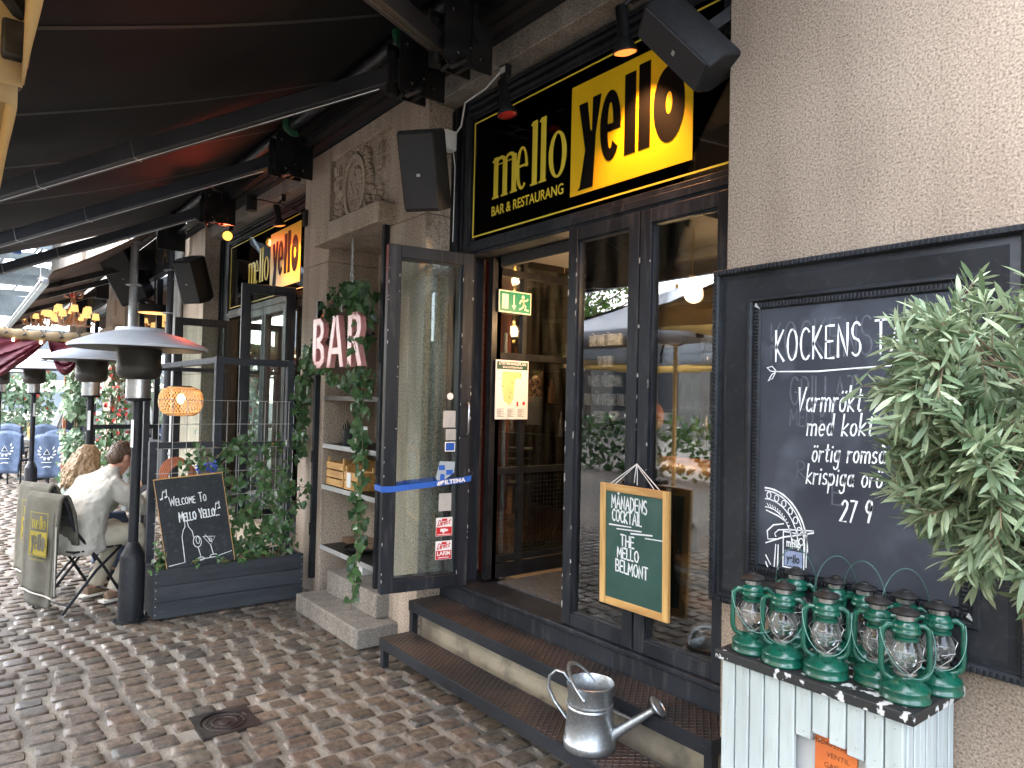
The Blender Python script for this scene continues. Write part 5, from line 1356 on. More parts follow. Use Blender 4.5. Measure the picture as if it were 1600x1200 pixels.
# black hinge bars of the old shutter
for lab_, x_ in (('black upright iron bar on the left edge of the niche', -5.70), ('black upright iron bar beside the opened door leaf', -4.545)):
    m = MB(); z0, z1 = (.14, 2.45) if x_ < -5 else (.14, 2.93)
    m.box((x_-.02, 2.355, z0), (x_+.02, 2.399, z1))
    for zz in (.5, 1.1, 1.9): m.cyl((x_+.005,2.352,zz),(x_+.005,2.352,zz+.1),.012,.012,10)
    m.build('iron_bar', M['blackpaint'], loc=(x_, 2.38, z0), bevel=.002, label=lab_, cat='iron bar', group='iron shutter bars')
SH = [(1.655, 'narrow dark shelf in the niche, just under the pink letters'), (1.262, 'niche shelf carrying the black cutlery pot'), (.925, 'niche shelf carrying the wooden crates'), (.43, 'lowest niche shelf with the black tray')]
for z_, lb in SH:
    t = thing('wall_shelf', lb, 'shelf', (-5.1, 2.6, z_), group='niche shelves')
    m = MB(); m.box((-5.598, 2.405, z_-.03), (-4.562, 2.85, z_)); m.build('board', M['soot'], t, bevel=.002)
    m = MB(); m.box((-5.598, 2.399, z_-.034), (-4.562, 2.405, z_+.002)); m.build('edge_strip', M['palegrey'] if z_ < 1.5 else M['blackmetal'], t)
t = thing('cutlery_pot', 'black round pot of dark handled cutlery on the upper niche shelf', 'pot', (-5.2, 2.5, 1.263))
m = MB(); m.lathe([(.058,0),(.06,.004),(.06,.125),(.057,.127),(.055,.12),(.054,.01),(0,.01)], (-5.27,2.49,1.263), 28); m.build('pot', M['blackpaint'], t)
rnd = random.Random(1)
for k in range(12):
    a, r = rnd.uniform(0, 6.28), rnd.uniform(.01,.045); p = V(-5.27+r*cos(a), 2.49+r*sin(a), 1.28); m = MB(); m.tube([p, p+V(r*cos(a)*.6, r*sin(a)*.6, rnd.uniform(.14,.19))], .006, 6)
    m.build('cutlery', M['soot'], loc=tuple(p), label='dark handled knife or fork standing in the black cutlery pot', cat='cutlery', group='cutlery in the black pot')
t = thing('black_cup', 'plain black cup right of the cutlery pot, half behind ivy', 'cup', (-5.08, 2.5, 1.263))
m = MB(); m.lathe([(.045,0),(.047,.1),(.044,.1),(.04,.01),(0,.01)], (-5.1,2.5,1.263), 24); m.build('body', M['soot'], t)
m = MB(); m.fbox(FY(-5.1,2.449,1.29), -.02,.02,0,.04,0,.001); m.build('label', M['palegrey'], t, smooth=0)
t = thing('menu_card', 'small white card leaning behind the cutlery pot', 'card', (-5.15, 2.56, 1.263))
m = MB(); m.box((-5.2,2.56,1.264),(-5.12,2.566,1.42)); m.build('card', M['white'], t)
t = thing('shelf_ornament', 'dark round pot on the narrow shelf under the letters', 'pot', (-5.2, 2.5, 1.656))
m = MB(); m.lathe([(.05,0),(.07,.04),(.06,.09),(.05,.1),(0,.1)], (-5.1,2.52,1.656), 20); m.build('pot', M['terracotta'], t)
def crate(name, label, x0, x1, y0, y1, z0, h, nsl):
    t = thing(name, label, 'crate', ((x0+x1)/2, (y0+y1)/2, z0), group='wooden crates in the niche')
    m = MB()
    for k in range(nsl):
        a = z0+.004+k*h/nsl; b = a+h/nsl-.012
        m.box((x0,y0,a),(x1,y0+.008,b)); m.box((x0,y1-.008,a),(x1,y1,b)); m.box((x1-.008,y0+.01,a),(x1,y1-.01,b)); m.box((x0,y0+.01,a),(x0+.008,y1-.01,b))
    m.build('slats', M['pine'], t, bevel=.002)
    for xx in (x0+.009, x1-.027):
        for yy in (y0+.009, y1-.027): m = MB(); m.box((xx,yy,z0),(xx+.018,yy+.018,z0+h+.03)); m.build('corner_post', M['pinev'], t, bevel=.002)
    m = MB(); m.box((x0+.01,y0+.01,z0+.003),(x1-.01,y1-.01,z0+.012)); m.build('bottom', M['pine'], t)
crate('wooden_crate', 'larger pine crate at the left of the niche shelf', -5.58, -5.26, 2.43, 2.80, .926, .2, 3)
crate('wooden_crate', 'smaller pine crate in front on the niche shelf with a white card', -5.22, -4.98, 2.42, 2.58, .926, .15, 2)
m = MB(); m.box((-5.16,2.415,.95),(-5.09,2.419,1.06)); m.build('price_card', M['white'], loc=(-5.12,2.417,.95), label='white card with dark mark clipped to the smaller crate', cat='card')
t = thing('serving_tray', 'round black serving tray lying on the lowest niche shelf', 'tray', (-5.15, 2.6, .431))
m = MB(); m.lathe([(.0,.004),(.15,.004),(.165,.02),(.18,.024),(.182,.028),(.16,.028),(.148,.01),(0,.009)], (-5.2,2.6,.431), 36); m.build('tray', M['blackpaint'], t, smooth=50)
m = MB(); m.lathe([(.0,0),(.12,0),(.135,.014),(.13,.017),(.118,.006),(0,.006)], (-5.12,2.58,.458), 32); m.build('plate', M['soot'], t)
m = MB(); m.box((-5.1,2.45,.306),(-4.92,2.6,.39)); m.build('white_box', M['white'], loc=(-5.0,2.5,.306), bevel=.004, label='white box on the stone step under the lowest niche shelf', cat='box')
# hanging ivy
t = thing('hanging_ivy', 'green ivy trailing from a chain-hung pot down the niche and the door leaf', 'hanging plant', (-4.95, 2.36, 2.35))
m = MB()
for s_ in (-1, 1):
    for k in range(16):
        p = V(-5.0+s_*.02*(k/16)+.01, 2.33, 2.87-k*.026)
        if k % 2: m.tube([p+V(.006*cos(a),0,.016*sin(a)) for a in [2*pi*i/10 for i in range(11)]], .0022, 5)
        else: m.tube([p+V(0,.006*cos(a),.016*sin(a)) for a in [2*pi*i/10 for i in range(11)]], .0022, 5)
m.build('chain', M['steel'], t)
m = MB(); m.lathe([(.0,0),(.08,.0),(.1,.1),(.105,.1),(.1,.11),(0,.1)], (-4.98,2.34,2.33), 24); m.build('pot', M['soot'], t)
fl = MB(); fs_ = MB(); random.seed(31)
def strand(pts, n, sp, size=.062): ivy_on(fl, fs_, pts, sp, n, size, face=(.75, -1, .35))
strand([(-5.3,2.33,2.38),(-5.1,2.3,2.47),(-4.95,2.28,2.44),(-4.75,2.3,2.45),(-4.62,2.3,2.35)], 110, .10, .07)
strand([(-5.0,2.33,2.45),(-4.85,2.3,2.4),(-4.7,2.3,2.3)], 70, .11, .07)
strand([(-4.62,2.32,2.42),(-4.68,2.3,2.1),(-4.64,2.3,1.8),(-4.70,2.3,1.5),(-4.66,2.3,1.2),(-4.72,2.3,.95),(-4.68,2.3,.7),(-4.70,2.28,.4),(-4.66,2.25,.15)], 115, .065, .07)
strand([(-4.7,2.3,2.35),(-4.78,2.3,1.95),(-4.72,2.3,1.7),(-4.8,2.3,1.45),(-4.74,2.32,1.2)], 75, .075, .07)
strand([(-5.35,2.34,2.35),(-5.6,2.32,2.1),(-5.78,2.33,1.95),(-5.85,2.33,1.7),(-5.88,2.33,1.45),(-5.9,2.34,1.2)], 150, .08, .07)
strand([(-5.78,2.33,2.02),(-5.92,2.33,1.75),(-5.95,2.34,1.45),(-5.93,2.34,1.12)], 110, .07, .065)
strand([(-5.75,2.32,1.92),(-5.4,2.3,1.88),(-5.2,2.3,1.78),(-5.0,2.3,1.76),(-4.85,2.3,1.85)], 60, .07, .06)
strand([(-5.42,2.2,1.98),(-5.35,2.2,1.9),(-5.3,2.2,1.85)], 5, .04, .05); strand([(-4.66,2.2,2.1),(-4.62,2.2,1.98)], 7, .05, .06)
strand([(-4.62,2.3,.9),(-4.58,2.25,.6),(-4.55,2.2,.42)], 22, .05, .07)
fl.build('foliage', M['ivyleaf'], t, smooth=0); fs_.build('stem', M['twig'], t)

# ================================================================== olive tree at the right edge
t = thing('olive_tree', 'bushy grey-green olive tree in front of the framed chalkboard', 'tree', (-.40, 1.58, 0))
oc = V(-.40, 1.575, 1.69)
m = MB(); m.tube([(-.40,1.6,.42),(-.43,1.59,.8),(-.415,1.58,1.1),(-.44,1.57,1.32),(-.43,1.56,1.55)], [.03,.026,.024,.022,.014], 10); m.build('trunk', M['bark'], t, smooth=70)
lm = MB(); tm = MB(); random.seed(77)
def shear(e):
    return e - V(.615, .788, 0)*.34*max(0, e.z)
def branch(p, d, ln, r, depth):
    n = 6; pts = [V(p)]; dd = V(d).normalized()
    for i in range(n):
        dd = (dd + rv(.16) + V(0,0,-.05 if depth else .02)).normalized(); pts.append(pts[-1] + dd*ln/n)
    e = shear(pts[-1] - oc)
    if (e.x/.33)**2 + (e.y/.33)**2 + (e.z/.40)**2 > 1.05: return
    tm.tube(pts, [r*(1-.75*i/n) for i in range(n+1)], 5)
    if depth > 0:
        for i in range(2, n+1):
            for _ in range(2 if depth == 2 else 1):
                branch(pts[i], (dd + rv(.95)), ln*random.uniform(.5,.8), r*.5, depth-1)
    if depth < 2:
        for i in range(1, n+1):
            for _ in range(4 if depth == 0 else 2):
                q = pts[i-1].lerp(pts[i], random.random()); e = shear(q-oc); 
                if (e.x/.33)**2 + (e.y/.33)**2 + (e.z/.40)**2 > .8 + .45*random.random() + .45*noise.noise(q*6): continue
                s_ = rv(); s_ = (s_ - dd*s_.dot(dd)).normalized()
                tip = (dd*random.uniform(.5,1.1) + s_*.8 + V(0,0,random.uniform(-.25,.2)))
                leaf(lm, q, tip, V(0,0,1)+rv(.7), random.uniform(.036,.06), LAN, .1, random.uniform(-.05,.25))
for k in range(30):
    a = 2*pi*k/30*1.618*3; zz = 1.40 + .34*(k % 10)/10
    d = V(cos(a), sin(a), random.uniform(-.25,.9) if k % 3 else random.uniform(-.9,-.1)); branch((-.42,1.57,zz), d, random.uniform(.19,.29), .0055, 2)
lm.build('foliage', M['oliveleaf'], t, smooth=0); tm.build('branches', M['twig'], t, smooth=70)
m = MB(); m.lathe([(.0,0),(.17,0),(.21,.44),(.225,.44),(.225,.48),(.19,.48),(.185,.43),(0,.43)], (-.40,1.6,0), 28); m.build('pot', M['slateblack'], t, smooth=40)
# ================================================================== chairs, blankets, people
def folding_chair(label, loc, rz):
    r = thing('folding_chair', label, 'chair', (0,0,0))
    m = MB()
    for k in range(6): m.box((-.2, -.19+k*.066, .438), (.2, -.19+k*.066+.052, .452))
    m.build('seat', M['blackpaint'], r, bevel=.003)
    for s_ in (-1, 1):
        m = MB(); m.tube([(s_*.2,.24,.0),(s_*.2,.05,.3),(s_*.2,-.19,.62),(s_*.2,-.27,.86)], .011, 8); m.build('back_leg_frame', M['blackpaint'], r)
        m = MB(); m.tube([(s_*.185,-.25,.0),(s_*.185,.0,.28),(s_*.185,.2,.44)], .011, 8); m.build('leg', M['blackpaint'], r)
    m = MB()
    for z_ in (.64,.72,.80): m.box((-.2,-.275+(.86-z_)*.3,z_),(.2,-.262+(.86-z_)*.3,z_+.05))
    m.build('backrest', M['blackpaint'], r, bevel=.002)
    m = MB(); m.tube([(-.185,-.2,.055),(.185,-.2,.055)], .008, 6); m.tube([(-.2,.19,.08),(.2,.19,.08)], .008, 6); m.build('stretcher', M['blackpaint'], r)
    r.location = loc; r.rotation_euler = (0,0,rz)
    r['group'] = 'black folding chairs on the terrace'
    return r
RZ = radians(25)
CA, CB = (-6.42, .806), (-7.15, .80)
ch = folding_chair('black folding chair under the man in the white shirt', CA + (0,), RZ)
dup(ch, CB + (0,), RZ, 'black folding chair under the woman with blonde hair')
def drape(wd, zb, zf, amp, seed, flare=.0):
    m = MB(); path = [(-.17, zf), (-.205, .75), (-.245, .858), (-.262, .876), (-.285, .876), (-.305, .85), (-.318, .7), (-.325, .5), (-.33, zb+.1), (-.335, zb)]
    def fn(u, v):
        q = v*(len(path)-1); i = min(int(q), len(path)-2); f = q-i
        y = path[i][0]+(path[i+1][0]-path[i][0])*f; z = path[i][1]+(path[i+1][1]-path[i][1])*f
        x = (u-.5)*wd*(1+flare*v)
        if v > .55: y += amp*sin(u*9+seed)*(v-.5); z += .012*sin(u*4+seed)*(v > .9)
        return V(x, y - .012*sin(pi*u)*0 + .02*abs(u-.5)*2*(.4), z)
    m.grid(fn, 20, 36); return m
def mello_blanket(label, loc, rz, zb=.16, wd=.43, logo=True):
    r = thing('blanket', label, 'blanket', (0,0,0), group='grey-green blankets over the chair backs')
    drape(wd, zb, .5, .02, 1).build('cloth', M['khaki'], r, mods=[('solid', .016)])
    drape(wd*.8, zb-.09, .55, .02, 2).build('inner_fold', M['khaki'], r, mods=[('solid', .012)])
    m = MB(); m.tube([(-wd/2+wd*i/20, -.345+.02*sin(i/20*9+1)*.45-.0, zb-.002+.012*sin(i/20*4+1)) for i in range(21)], .006, 5); m.tube([(wd/2,-.33-.0*k,zb+.5*k/10) for k in range(11)], .005, 5); m.build('hem_stitch', M['shirt'], r)
    if logo:
        F = Fr((-.08, -.345, .44), (1,0,0), (0,.02,1))
        m = MB(); m.fbox(F, .0, .2, .0, .17, .0, .002); m.build('yellow_print', mat('yprint', (.3,.23,.02), (.22,.17,.02), 80, .9), r, smooth=0)
        m = MB(); logo_yello(m, Fr(F(0,0,.003), F.U, F.W), .2, .17, 0, .0015); m.build('logo', M['khaki'], r, smooth=0)
        m = MB(); logo_mello(m, Fr(F(.015,.19,0), F.U, F.W), .17, .095, 0, .002); m.frame(F, -.01, .21, -.01, .31, .005, 0, .002); text(m, 'BAR & RESTAURANG', .02, Fr(F(.10,-.04,0), F.U, F.W), c=.002); m.build('logo', mat('yprint2', (.32,.26,.03), None, 80, .9), r, smooth=0)
    r.location = loc; r.rotation_euler = (0,0,rz); return r
mello_blanket('grey-green blanket with yellow mello yello print over the nearer chair back', CA+(.0,), RZ)
mello_blanket('grey-green blanket on the farther chair, mostly behind the nearer blanket', CB+(.0,), RZ)

def limb(mb, pts, rs, sx=1.0): mb.tube(pts, rs, 14, True, sx)
def hand_at(mb, wr, d, nrm, sc=1.0, curl=.7):
    """palm, four fingers and a thumb; d = forearm direction, nrm = palm normal"""
    d = V(d).normalized(); nrm = V(nrm); sd = d.cross(nrm).normalized(); nrm = sd.cross(d)
    wr = V(wr)
    mb.tube([wr-d*.02, wr+d*.03*sc, wr+d*.085*sc], [.022*sc,.03*sc,.033*sc], 10, True, .5 if abs(nrm.z) < .5 else .9)
    for k, (o, ln) in enumerate(((-.03,.065),(-.01,.078),(.01,.072),(.03,.056))):
        p = wr+d*.08*sc+sd*o*sc; a = p + (d*.8 - nrm*.3*curl)*ln*.5*sc; b = a + (d*.35 - nrm*curl)*ln*.5*sc
        mb.tube([p-d*.01, p, a, b], [.0095*sc,.0098*sc,.009*sc,.0075*sc], 8)
    p = wr+d*.03*sc-sd*.03*sc; mb.tube([p, p-sd*.025*sc+d*.025*sc, p-sd*.03*sc+d*.06*sc-nrm*.015], [.013*sc,.0115*sc,.0085*sc], 8)
def head(mb, c, fwd, sc=1.0):
    fwd = V(fwd).normalized(); sd = fwd.cross(V(0,0,1)).normalized(); up = sd.cross(fwd)
    R = Matrix((sd, fwd, up)).transposed(); c = V(c)
    mb.ell(c+R@V(0,-.01,.03)*sc, (.074*sc,.094*sc,.09*sc), 18, 12, R)
    mb.ell(c+R@V(0,.022,-.045)*sc, (.056*sc,.068*sc,.075*sc), 16, 10, R)
    mb.ell(c+R@V(0,.06,-.095)*sc, (.026*sc,.022*sc,.02*sc), 10, 8, R)
    mb.tube([c+R@V(0,.082,.02)*sc, c+R@V(0,.098,-.012)*sc, c+R@V(0,.106,-.03)*sc], [.01*sc,.012*sc,.015*sc], 8)
    mb.ell(c+R@V(0,.085,-.062)*sc, (.022*sc,.008*sc,.008*sc), 10, 6, R)
    for s_ in (-1, 1):
        mb.ell(c+R@V(s_*.077,-.008,-.008)*sc, (.012*sc,.02*sc,.033*sc), 10, 8, R)
        mb.ell(c+R@V(s_*.03,.078,.018)*sc, (.02*sc,.012*sc,.009*sc), 8, 6, R)
    return R
# ---- man (local to his chair: +y is the way he faces)
pm = thing('person', 'man in a crumpled white shirt sitting with his back turned, bent over the table', 'person', (0,0,0))
body = MB()
R = head(body, (.03,.275,1.115), (-.05,.85,-.42))
limb(body, [(.03,.2,.98),(.03,.235,1.05)], [.062,.06])
limb(body, [(0,-.02,.47),(0,-.03,.62),(.01,.02,.78),(.02,.08,.9),(.03,.15,.97)], [.15,.14,.14,.11,.05], .72)
for s_ in (1, -1):
    limb(body, [(s_*.14,.12,.9),(s_*.235,.2,.83),(s_*.25,.31,.73),(s_*.19,.4,.79),(s_*.13,.46,.83)], [.036,.04,.036,.034,.026])
    hand_at(body, (s_*.13,.46,.83), (-s_*.45,.5,.35), (s_*.5,.3,-.4), .95)
    limb(body, [(s_*.09,-.02,.50),(s_*.13,.2,.52),(s_*.15,.38,.52)], [.085,.075,.055]); limb(body, [(s_*.15,.38,.52),(s_*.14,.32,.35),(s_*.13,.18,.08)], [.055,.05,.034])
    limb(body, [(s_*.13,.16,.06),(s_*.135,.3,.035)], [.035,.03])
body.build('body', M['skin'], pm, mods=[('remesh', .0085), ('smooth', 3)])
m = MB()
def rings(mb, data, n=28):
    """data: (x, y, z, rx, ry) ellipse rings"""
    vs = []; fs = []
    for (x, y, z, rx, ry) in data:
        for k in range(n):
            a = 2*pi*k/n; ca, sa = cos(a), sin(a)
            vs.append((x+rx*math.copysign(abs(ca)**.85, ca), y+ry*math.copysign(abs(sa)**.85, sa), z))
    for i in range(len(data)-1):
        for k in range(n): fs.append((i*n+k, i*n+(k+1) % n, (i+1)*n+(k+1) % n, (i+1)*n+k))
    fs.append(tuple(range(n))[::-1]); fs.append(tuple((len(data)-1)*n+k for k in range(n)))
    return mb.add(vs, fs)
rings(m, [(0,-.03,.405,.2,.15),(0,-.03,.44,.222,.178),(0,-.03,.53,.222,.168),(0,-.02,.63,.208,.152),(.005,.0,.73,.212,.148),(.01,.03,.82,.225,.14),(.02,.075,.90,.225,.12),(.025,.115,.96,.19,.1),(.03,.15,1.0,.12,.082),(.03,.185,1.03,.072,.068),(.03,.195,1.045,.068,.064)])
for s_ in (1, -1):
    limb(m, [(s_*.15,.1,.92),(s_*.215,.17,.86),(s_*.255,.26,.775),(s_*.262,.325,.725),(s_*.215,.39,.775),(s_*.165,.435,.81)], [.085,.08,.07,.062,.058,.046])
shirt = m.build('shirt', M['shirt'], pm, mods=[('remesh', .010), ('smooth', 4), ('displace', .02, .07), ('displace', .009, .028)])
m = MB()
rings(m, [(0,-.0,.40,.16,.15),(0,-.0,.45,.2,.18),(0,.0,.5,.19,.17)])
for s_ in (1, -1):
    limb(m, [(s_*.09,0,.50),(s_*.13,.2,.515),(s_*.155,.385,.515)], [.108,.096,.075]); limb(m, [(s_*.155,.385,.51),(s_*.145,.33,.35),(s_*.13,.19,.075)], [.078,.07,.064])
m.build('trousers', M['trouser'], pm, mods=[('remesh', .010), ('smooth', 3), ('displace', .016, .07)])
m = MB(); c = V(.03,.275,1.115)
m.ell(c+R@V(0,-.014,.048), (.082,.098,.084), 20, 14, R); m.ell(c+R@V(0,-.05,.0), (.074,.062,.075), 18, 12, R); m.ell(c+R@V(0,.05,.085), (.062,.05,.038), 14, 8, R)
rnd = random.Random(8)
for k in range(46):
    a = rnd.uniform(0, 2*pi); th = rnd.uniform(.15, 1.35)
    d = R@V(sin(th)*cos(a)*.08, sin(th)*sin(a)*.098-.012, cos(th)*.084+.045); e = (R@V(0,.5,.1) + V(0,0,-.1) + rv(.4)).normalized()
    if sin(a) > .75 and th > .9: continue
    m.tube([c+d*.95, c+d*1.05+e*.012, c+d*1.05+e*.03-V(0,0,.008)], [.012,.009,.003], 6)
m.build('hair', M['hairbrown'], pm, mods=[('remesh', .005), ('smooth', 1), ('displace', .014, .016)])
for s_ in (1, -1):
    m = MB(); limb(m, [(s_*.13,.12,.04),(s_*.13,.2,.05),(s_*.135,.3,.036),(s_*.137,.36,.028)], [.036,.044,.038,.028]); m.build('shoe', M['shoe'], pm, mods=[('remesh', .008), ('smooth', 3)])
    m = MB(); m.prism([(s_*.13-.04,.08),(s_*.13+.04,.08),(s_*.137+.045,.3),(s_*.137+.02,.39),(s_*.137-.02,.39),(s_*.137-.045,.3)], Fr((0,0,0),(1,0,0),(0,1,0)), .001, .022); m.build('shoe_sole', M['rubber_white'], pm, bevel=.004)
pm.location = CA+(0,); pm.rotation_euler = (0,0,RZ)
# ---- woman
pw = thing('person', 'woman with long wavy blonde hair in a sage green top, sitting beyond the man', 'person', (0,0,0))
body = MB(); R = head(body, (.06,.10,1.055), (-.1,.9,-.3), .95)
limb(body, [(.05,.03,.9),(.055,.06,1.0)], [.055,.052]); limb(body, [(0,-.04,.47),(0,-.03,.62),(.02,0,.78),(.04,.02,.87)], [.15,.125,.13,.06], .72)
for s_ in (1, -1):
    limb(body, [(s_*.15+.03,.02,.84),(s_*.21+.03,.1,.72),(s_*.22,.2,.64),(s_*.17,.34,.73),(s_*.14,.42,.77)], [.045,.04,.034,.03,.023]); hand_at(body, (s_*.14,.42,.77), (-s_*.4,.6,.1), (0,.2,-1), .88)
    limb(body, [(s_*.09,-.02,.50),(s_*.12,.2,.52),(s_*.14,.4,.52)], [.085,.07,.052]); limb(body, [(s_*.14,.4,.52),(s_*.14,.38,.3),(s_*.13,.33,.08)], [.05,.046,.03]); limb(body, [(s_*.13,.32,.05),(s_*.13,.46,.03)], [.033,.027])
body.build('body', M['skin'], pw, mods=[('remesh', .009), ('smooth', 3)])
m = MB(); rings(m, [(0,-.03,.43,.19,.16),(0,-.03,.55,.185,.145),(.01,-.02,.66,.175,.13),(.02,0,.76,.19,.125),(.03,.01,.83,.18,.1),(.045,.03,.88,.1,.075),(.05,.035,.9,.065,.06)])
for s_ in (1, -1): limb(m, [(s_*.14+.03,.01,.82),(s_*.21+.03,.09,.73),(s_*.225,.2,.65),(s_*.18,.33,.72),(s_*.155,.39,.755)], [.07,.062,.054,.048,.04])
m.build('top', M['sage'], pw, mods=[('remesh', .010), ('smooth', 4), ('displace', .016, .07)])
m = MB(); rings(m, [(0,0,.42,.17,.15),(0,0,.5,.185,.16)])
for s_ in (1, -1): limb(m, [(s_*.09,0,.50),(s_*.12,.2,.515),(s_*.14,.4,.515)], [.1,.086,.064]); limb(m, [(s_*.14,.4,.51),(s_*.14,.38,.3),(s_*.13,.33,.09)], [.064,.058,.045])
m.build('jeans', M['denim'], pw, mods=[('remesh', .011), ('smooth', 3)])
m = MB(); c = V(.06,.10,1.055); m.ell(c+R@V(0,-.015,.045), (.086,.1,.085), 20, 12, R); m.ell(c+R@V(0,-.06,-.01), (.08,.06,.09), 16, 10, R)
rnd = random.Random(6)
for k in range(80):
    a = radians(rnd.uniform(170, 370)); p0 = c + V(.082*cos(a), .09*sin(a)-.01, rnd.uniform(-.02,.06))
    ln = rnd.uniform(.16,.27); o = V(cos(a)*.05, sin(a)*.06-.02, 0)
    m.tube([p0, p0+o*.5+V(rnd.uniform(-.01,.01),rnd.uniform(-.01,.01),-ln*.35), p0+o+V(rnd.uniform(-.02,.02),0,-ln*.7), p0+o*1.15+V(rnd.uniform(-.03,.03),rnd.uniform(-.02,.02),-ln)], [.02,.018,.016,.006], 7)
for s_ in (-1, 1): m.tube([c+V(s_*.07,.03,.05), c+V(s_*.092,.03,-.05), c+V(s_*.1,.0,-.15)], [.02,.02,.01], 8)
m.build('hair', M['hairblonde'], pw, mods=[('remesh', .006), ('smooth', 1), ('displace', .022, .02)])
for s_ in (1, -1):
    m = MB(); limb(m, [(s_*.13,.28,.04),(s_*.13,.38,.042),(s_*.13,.5,.026)], [.034,.038,.024]); m.build('shoe', M['slateblack'], pw, mods=[('remesh', .009), ('smooth', 2)])
pw.location = CB+(0,); pw.rotation_euler = (0,0,RZ)
# ---- table and what is on it
t = thing('cafe_table', 'dark café table in front of the two seated people', 'table', (0,0,0))
m = MB(); m.box((-.62,-.33,.725),(.62,.33,.75)); m.build('tabletop', M['blackwood'], t, bevel=.006)
m = MB(); m.cyl((-.3,0,.02),(-.3,0,.73),.03,.03); m.cyl((.3,0,.02),(.3,0,.73),.03,.03); m.build('pedestal', M['blackpaint'], t)
m = MB(); m.box((-.33,-.25,0),(-.27,.25,.025)); m.box((.27,-.25,0),(.33,.25,.025)); m.build('foot', M['blackpaint'], t, bevel=.004)
t.location = (-7.02, 1.56, 0); t.rotation_euler = (0,0,RZ)
def glassware(label, x, y, z, kind):
    t = thing('wine_glass' if kind else 'water_glass', label, 'glass', (x, y, z))
    m = MB()
    if kind: m.lathe([(.035,0),(.034,.003),(.005,.006),(.004,.08),(.02,.09),(.038,.12),(.036,.16),(.03,.185)], (x,y,z), 20)
    else: m.lathe([(.03,0),(.034,.11),(.032,.11),(.028,.008),(0,.008)], (x,y,z), 20)
    m.build('bowl', M['lampglass'], t, smooth=60)
glassware('water glass on the table in front of the man', -6.72, 1.50, .751, 0); glassware('wine glass on the table near the timber post', -6.50, 1.75, .751, 1)
t = thing('plate', 'white plate with food on the table in front of the man', 'plate', (-6.66, 1.36, .751))
m = MB(); m.lathe([(0,.003),(.08,.003),(.13,.016),(.132,.019),(.085,.008),(0,.007)], (-6.66,1.42,.751), 32); m.build('dish', M['white'], t)
m = MB(); rnd = random.Random(3)
for k in range(14): m.ell((-6.66+rnd.uniform(-.06,.06),1.42+rnd.uniform(-.06,.06),.767),(.02,.016,.014),8,5)
m.build('food', M['redflower'], t)

# ================================================================== inside the restaurant
def pendant(label, x, y, z, r, top, power, globe=True):
    t = thing('pendant_lamp', label, 'pendant lamp', (x, y, z), group='filament pendant lamps inside')
    m = MB(); m.tube([(x,y,z+.05),(x,y,top)], .003, 6); m.cyl((x,y,z+.04),(x,y,z+.1),.016,.016,12); m.build('cord', M['brass'], t)
    m = MB(); m.ell((x,y,z), (.02,.02,.042), 12, 8); m.build('bulb', emis('filament%d' % int(power*10), (1,.6,.25), 5), t)
    if globe:
        m = MB(); m.ell((x,y,z-.02), (r,r,r*.92), 24, 14); m.build('globe', M['lampglass'], t, smooth=80)
    l = bpy.data.lights.new('pendant_light', 'POINT'); l.energy = power; l.color = (1,.62,.3); l.shadow_soft_size = .05
    o = bpy.data.objects.new('pendant_light', l); COL.objects.link(o); o.parent = t; o.location = (0,0,0)
pendant('glass globe pendant seen above the exit sign', -5.88, 4.6, 2.95, .17, 3.7, 6)
pendant('glass globe pendant seen right of the exit sign', -5.1, 4.6, 2.47, .17, 3.7, 6)
pendant('glass globe pendant seen just below the exit sign', -5.9, 4.62, 2.4, .14, 3.7, 3)
pendant('bare bulb on an angled cord behind the left glass panel', -3.09, 3.12, 2.2, .05, 3.4, 4, False)
pendant('small bare bulb behind the right glass panel', -2.41, 3.1, 2.25, .045, 3.4, 3, False)
pendant('glass globe pendant inside the far bay window', -7.2, 4.3, 2.55, .15, 3.7, 6)
t = thing('padded_bench', 'tall bench with rounded brown leather top on steel legs inside the glass panels', 'bench', (-2.4, 3.1, .48))
m = MB(); pts = [(-3.2,3.1,1.27),(-3.1,3.1,1.275),(-2.8,3.1,1.28),(-2.2,3.1,1.28),(-1.4,3.1,1.28)]
m.tube(pts, [.015,.06,.085,.085,.085], 18, True, 1.9); m.build('seat_pad', M['leather'], t, smooth=60)
for x in (-3.0,-2.63,-1.75):
    for y in (2.98, 3.22):
        m = MB(); m.box((x-.018,y-.018,.475),(x+.018,y+.018,1.2)); m.build('leg', M['steel'], t)
m = MB(); m.box((-3.0,2.97,.72),(-1.75,2.99,.75)); m.box((-3.0,3.2,.72),(-1.75,3.22,.75)); m.build('rail', M['steel'], t)
t = thing('bar_counter', 'dark bar counter with hanging glasses deep inside the restaurant', 'bar', (-3.6, 5.6, .48))
m = MB(); m.box((-4.9,5.3,.474),(-1.0,5.9,1.55)); m.build('counter', M['interior_dark'], t); m = MB(); m.box((-4.95,5.25,1.55),(-.95,5.95,1.6)); m.build('counter_top', M['blackwood'], t, bevel=.004)
m = MB(); m.box((-5.2,5.4,2.2),(-1.0,5.8,2.24)); m.box((-5.2,5.4,2.6),(-1.0,5.8,2.63)); m.build('glass_rack', M['blackmetal'], t)
rnd = random.Random(12); g0 = None
for k in range(36):
    x, y = -5.15+k*.115, 5.5+.2*(k % 2)
    if g0 is None:
        m = MB(); m.lathe([(.03,-.2),(.036,-.14),(.02,-.1),(.004,-.09),(.004,-.02),(.03,0)], (x,y,2.2), 10); g0 = m.build('wine_glass', M['lampglass'], loc=(x,y,2.2), label='wine glass hanging upside down in the rack above the bar counter', cat='glass', group='glasses hanging above the bar')
    else: dup(g0, (x,y,2.2))
t = thing('bottle_shelf', 'back bar shelf crowded with glinting bottles, seen through the right panel', 'shelf', (-2.8, 4.6, .48))
m = MB()
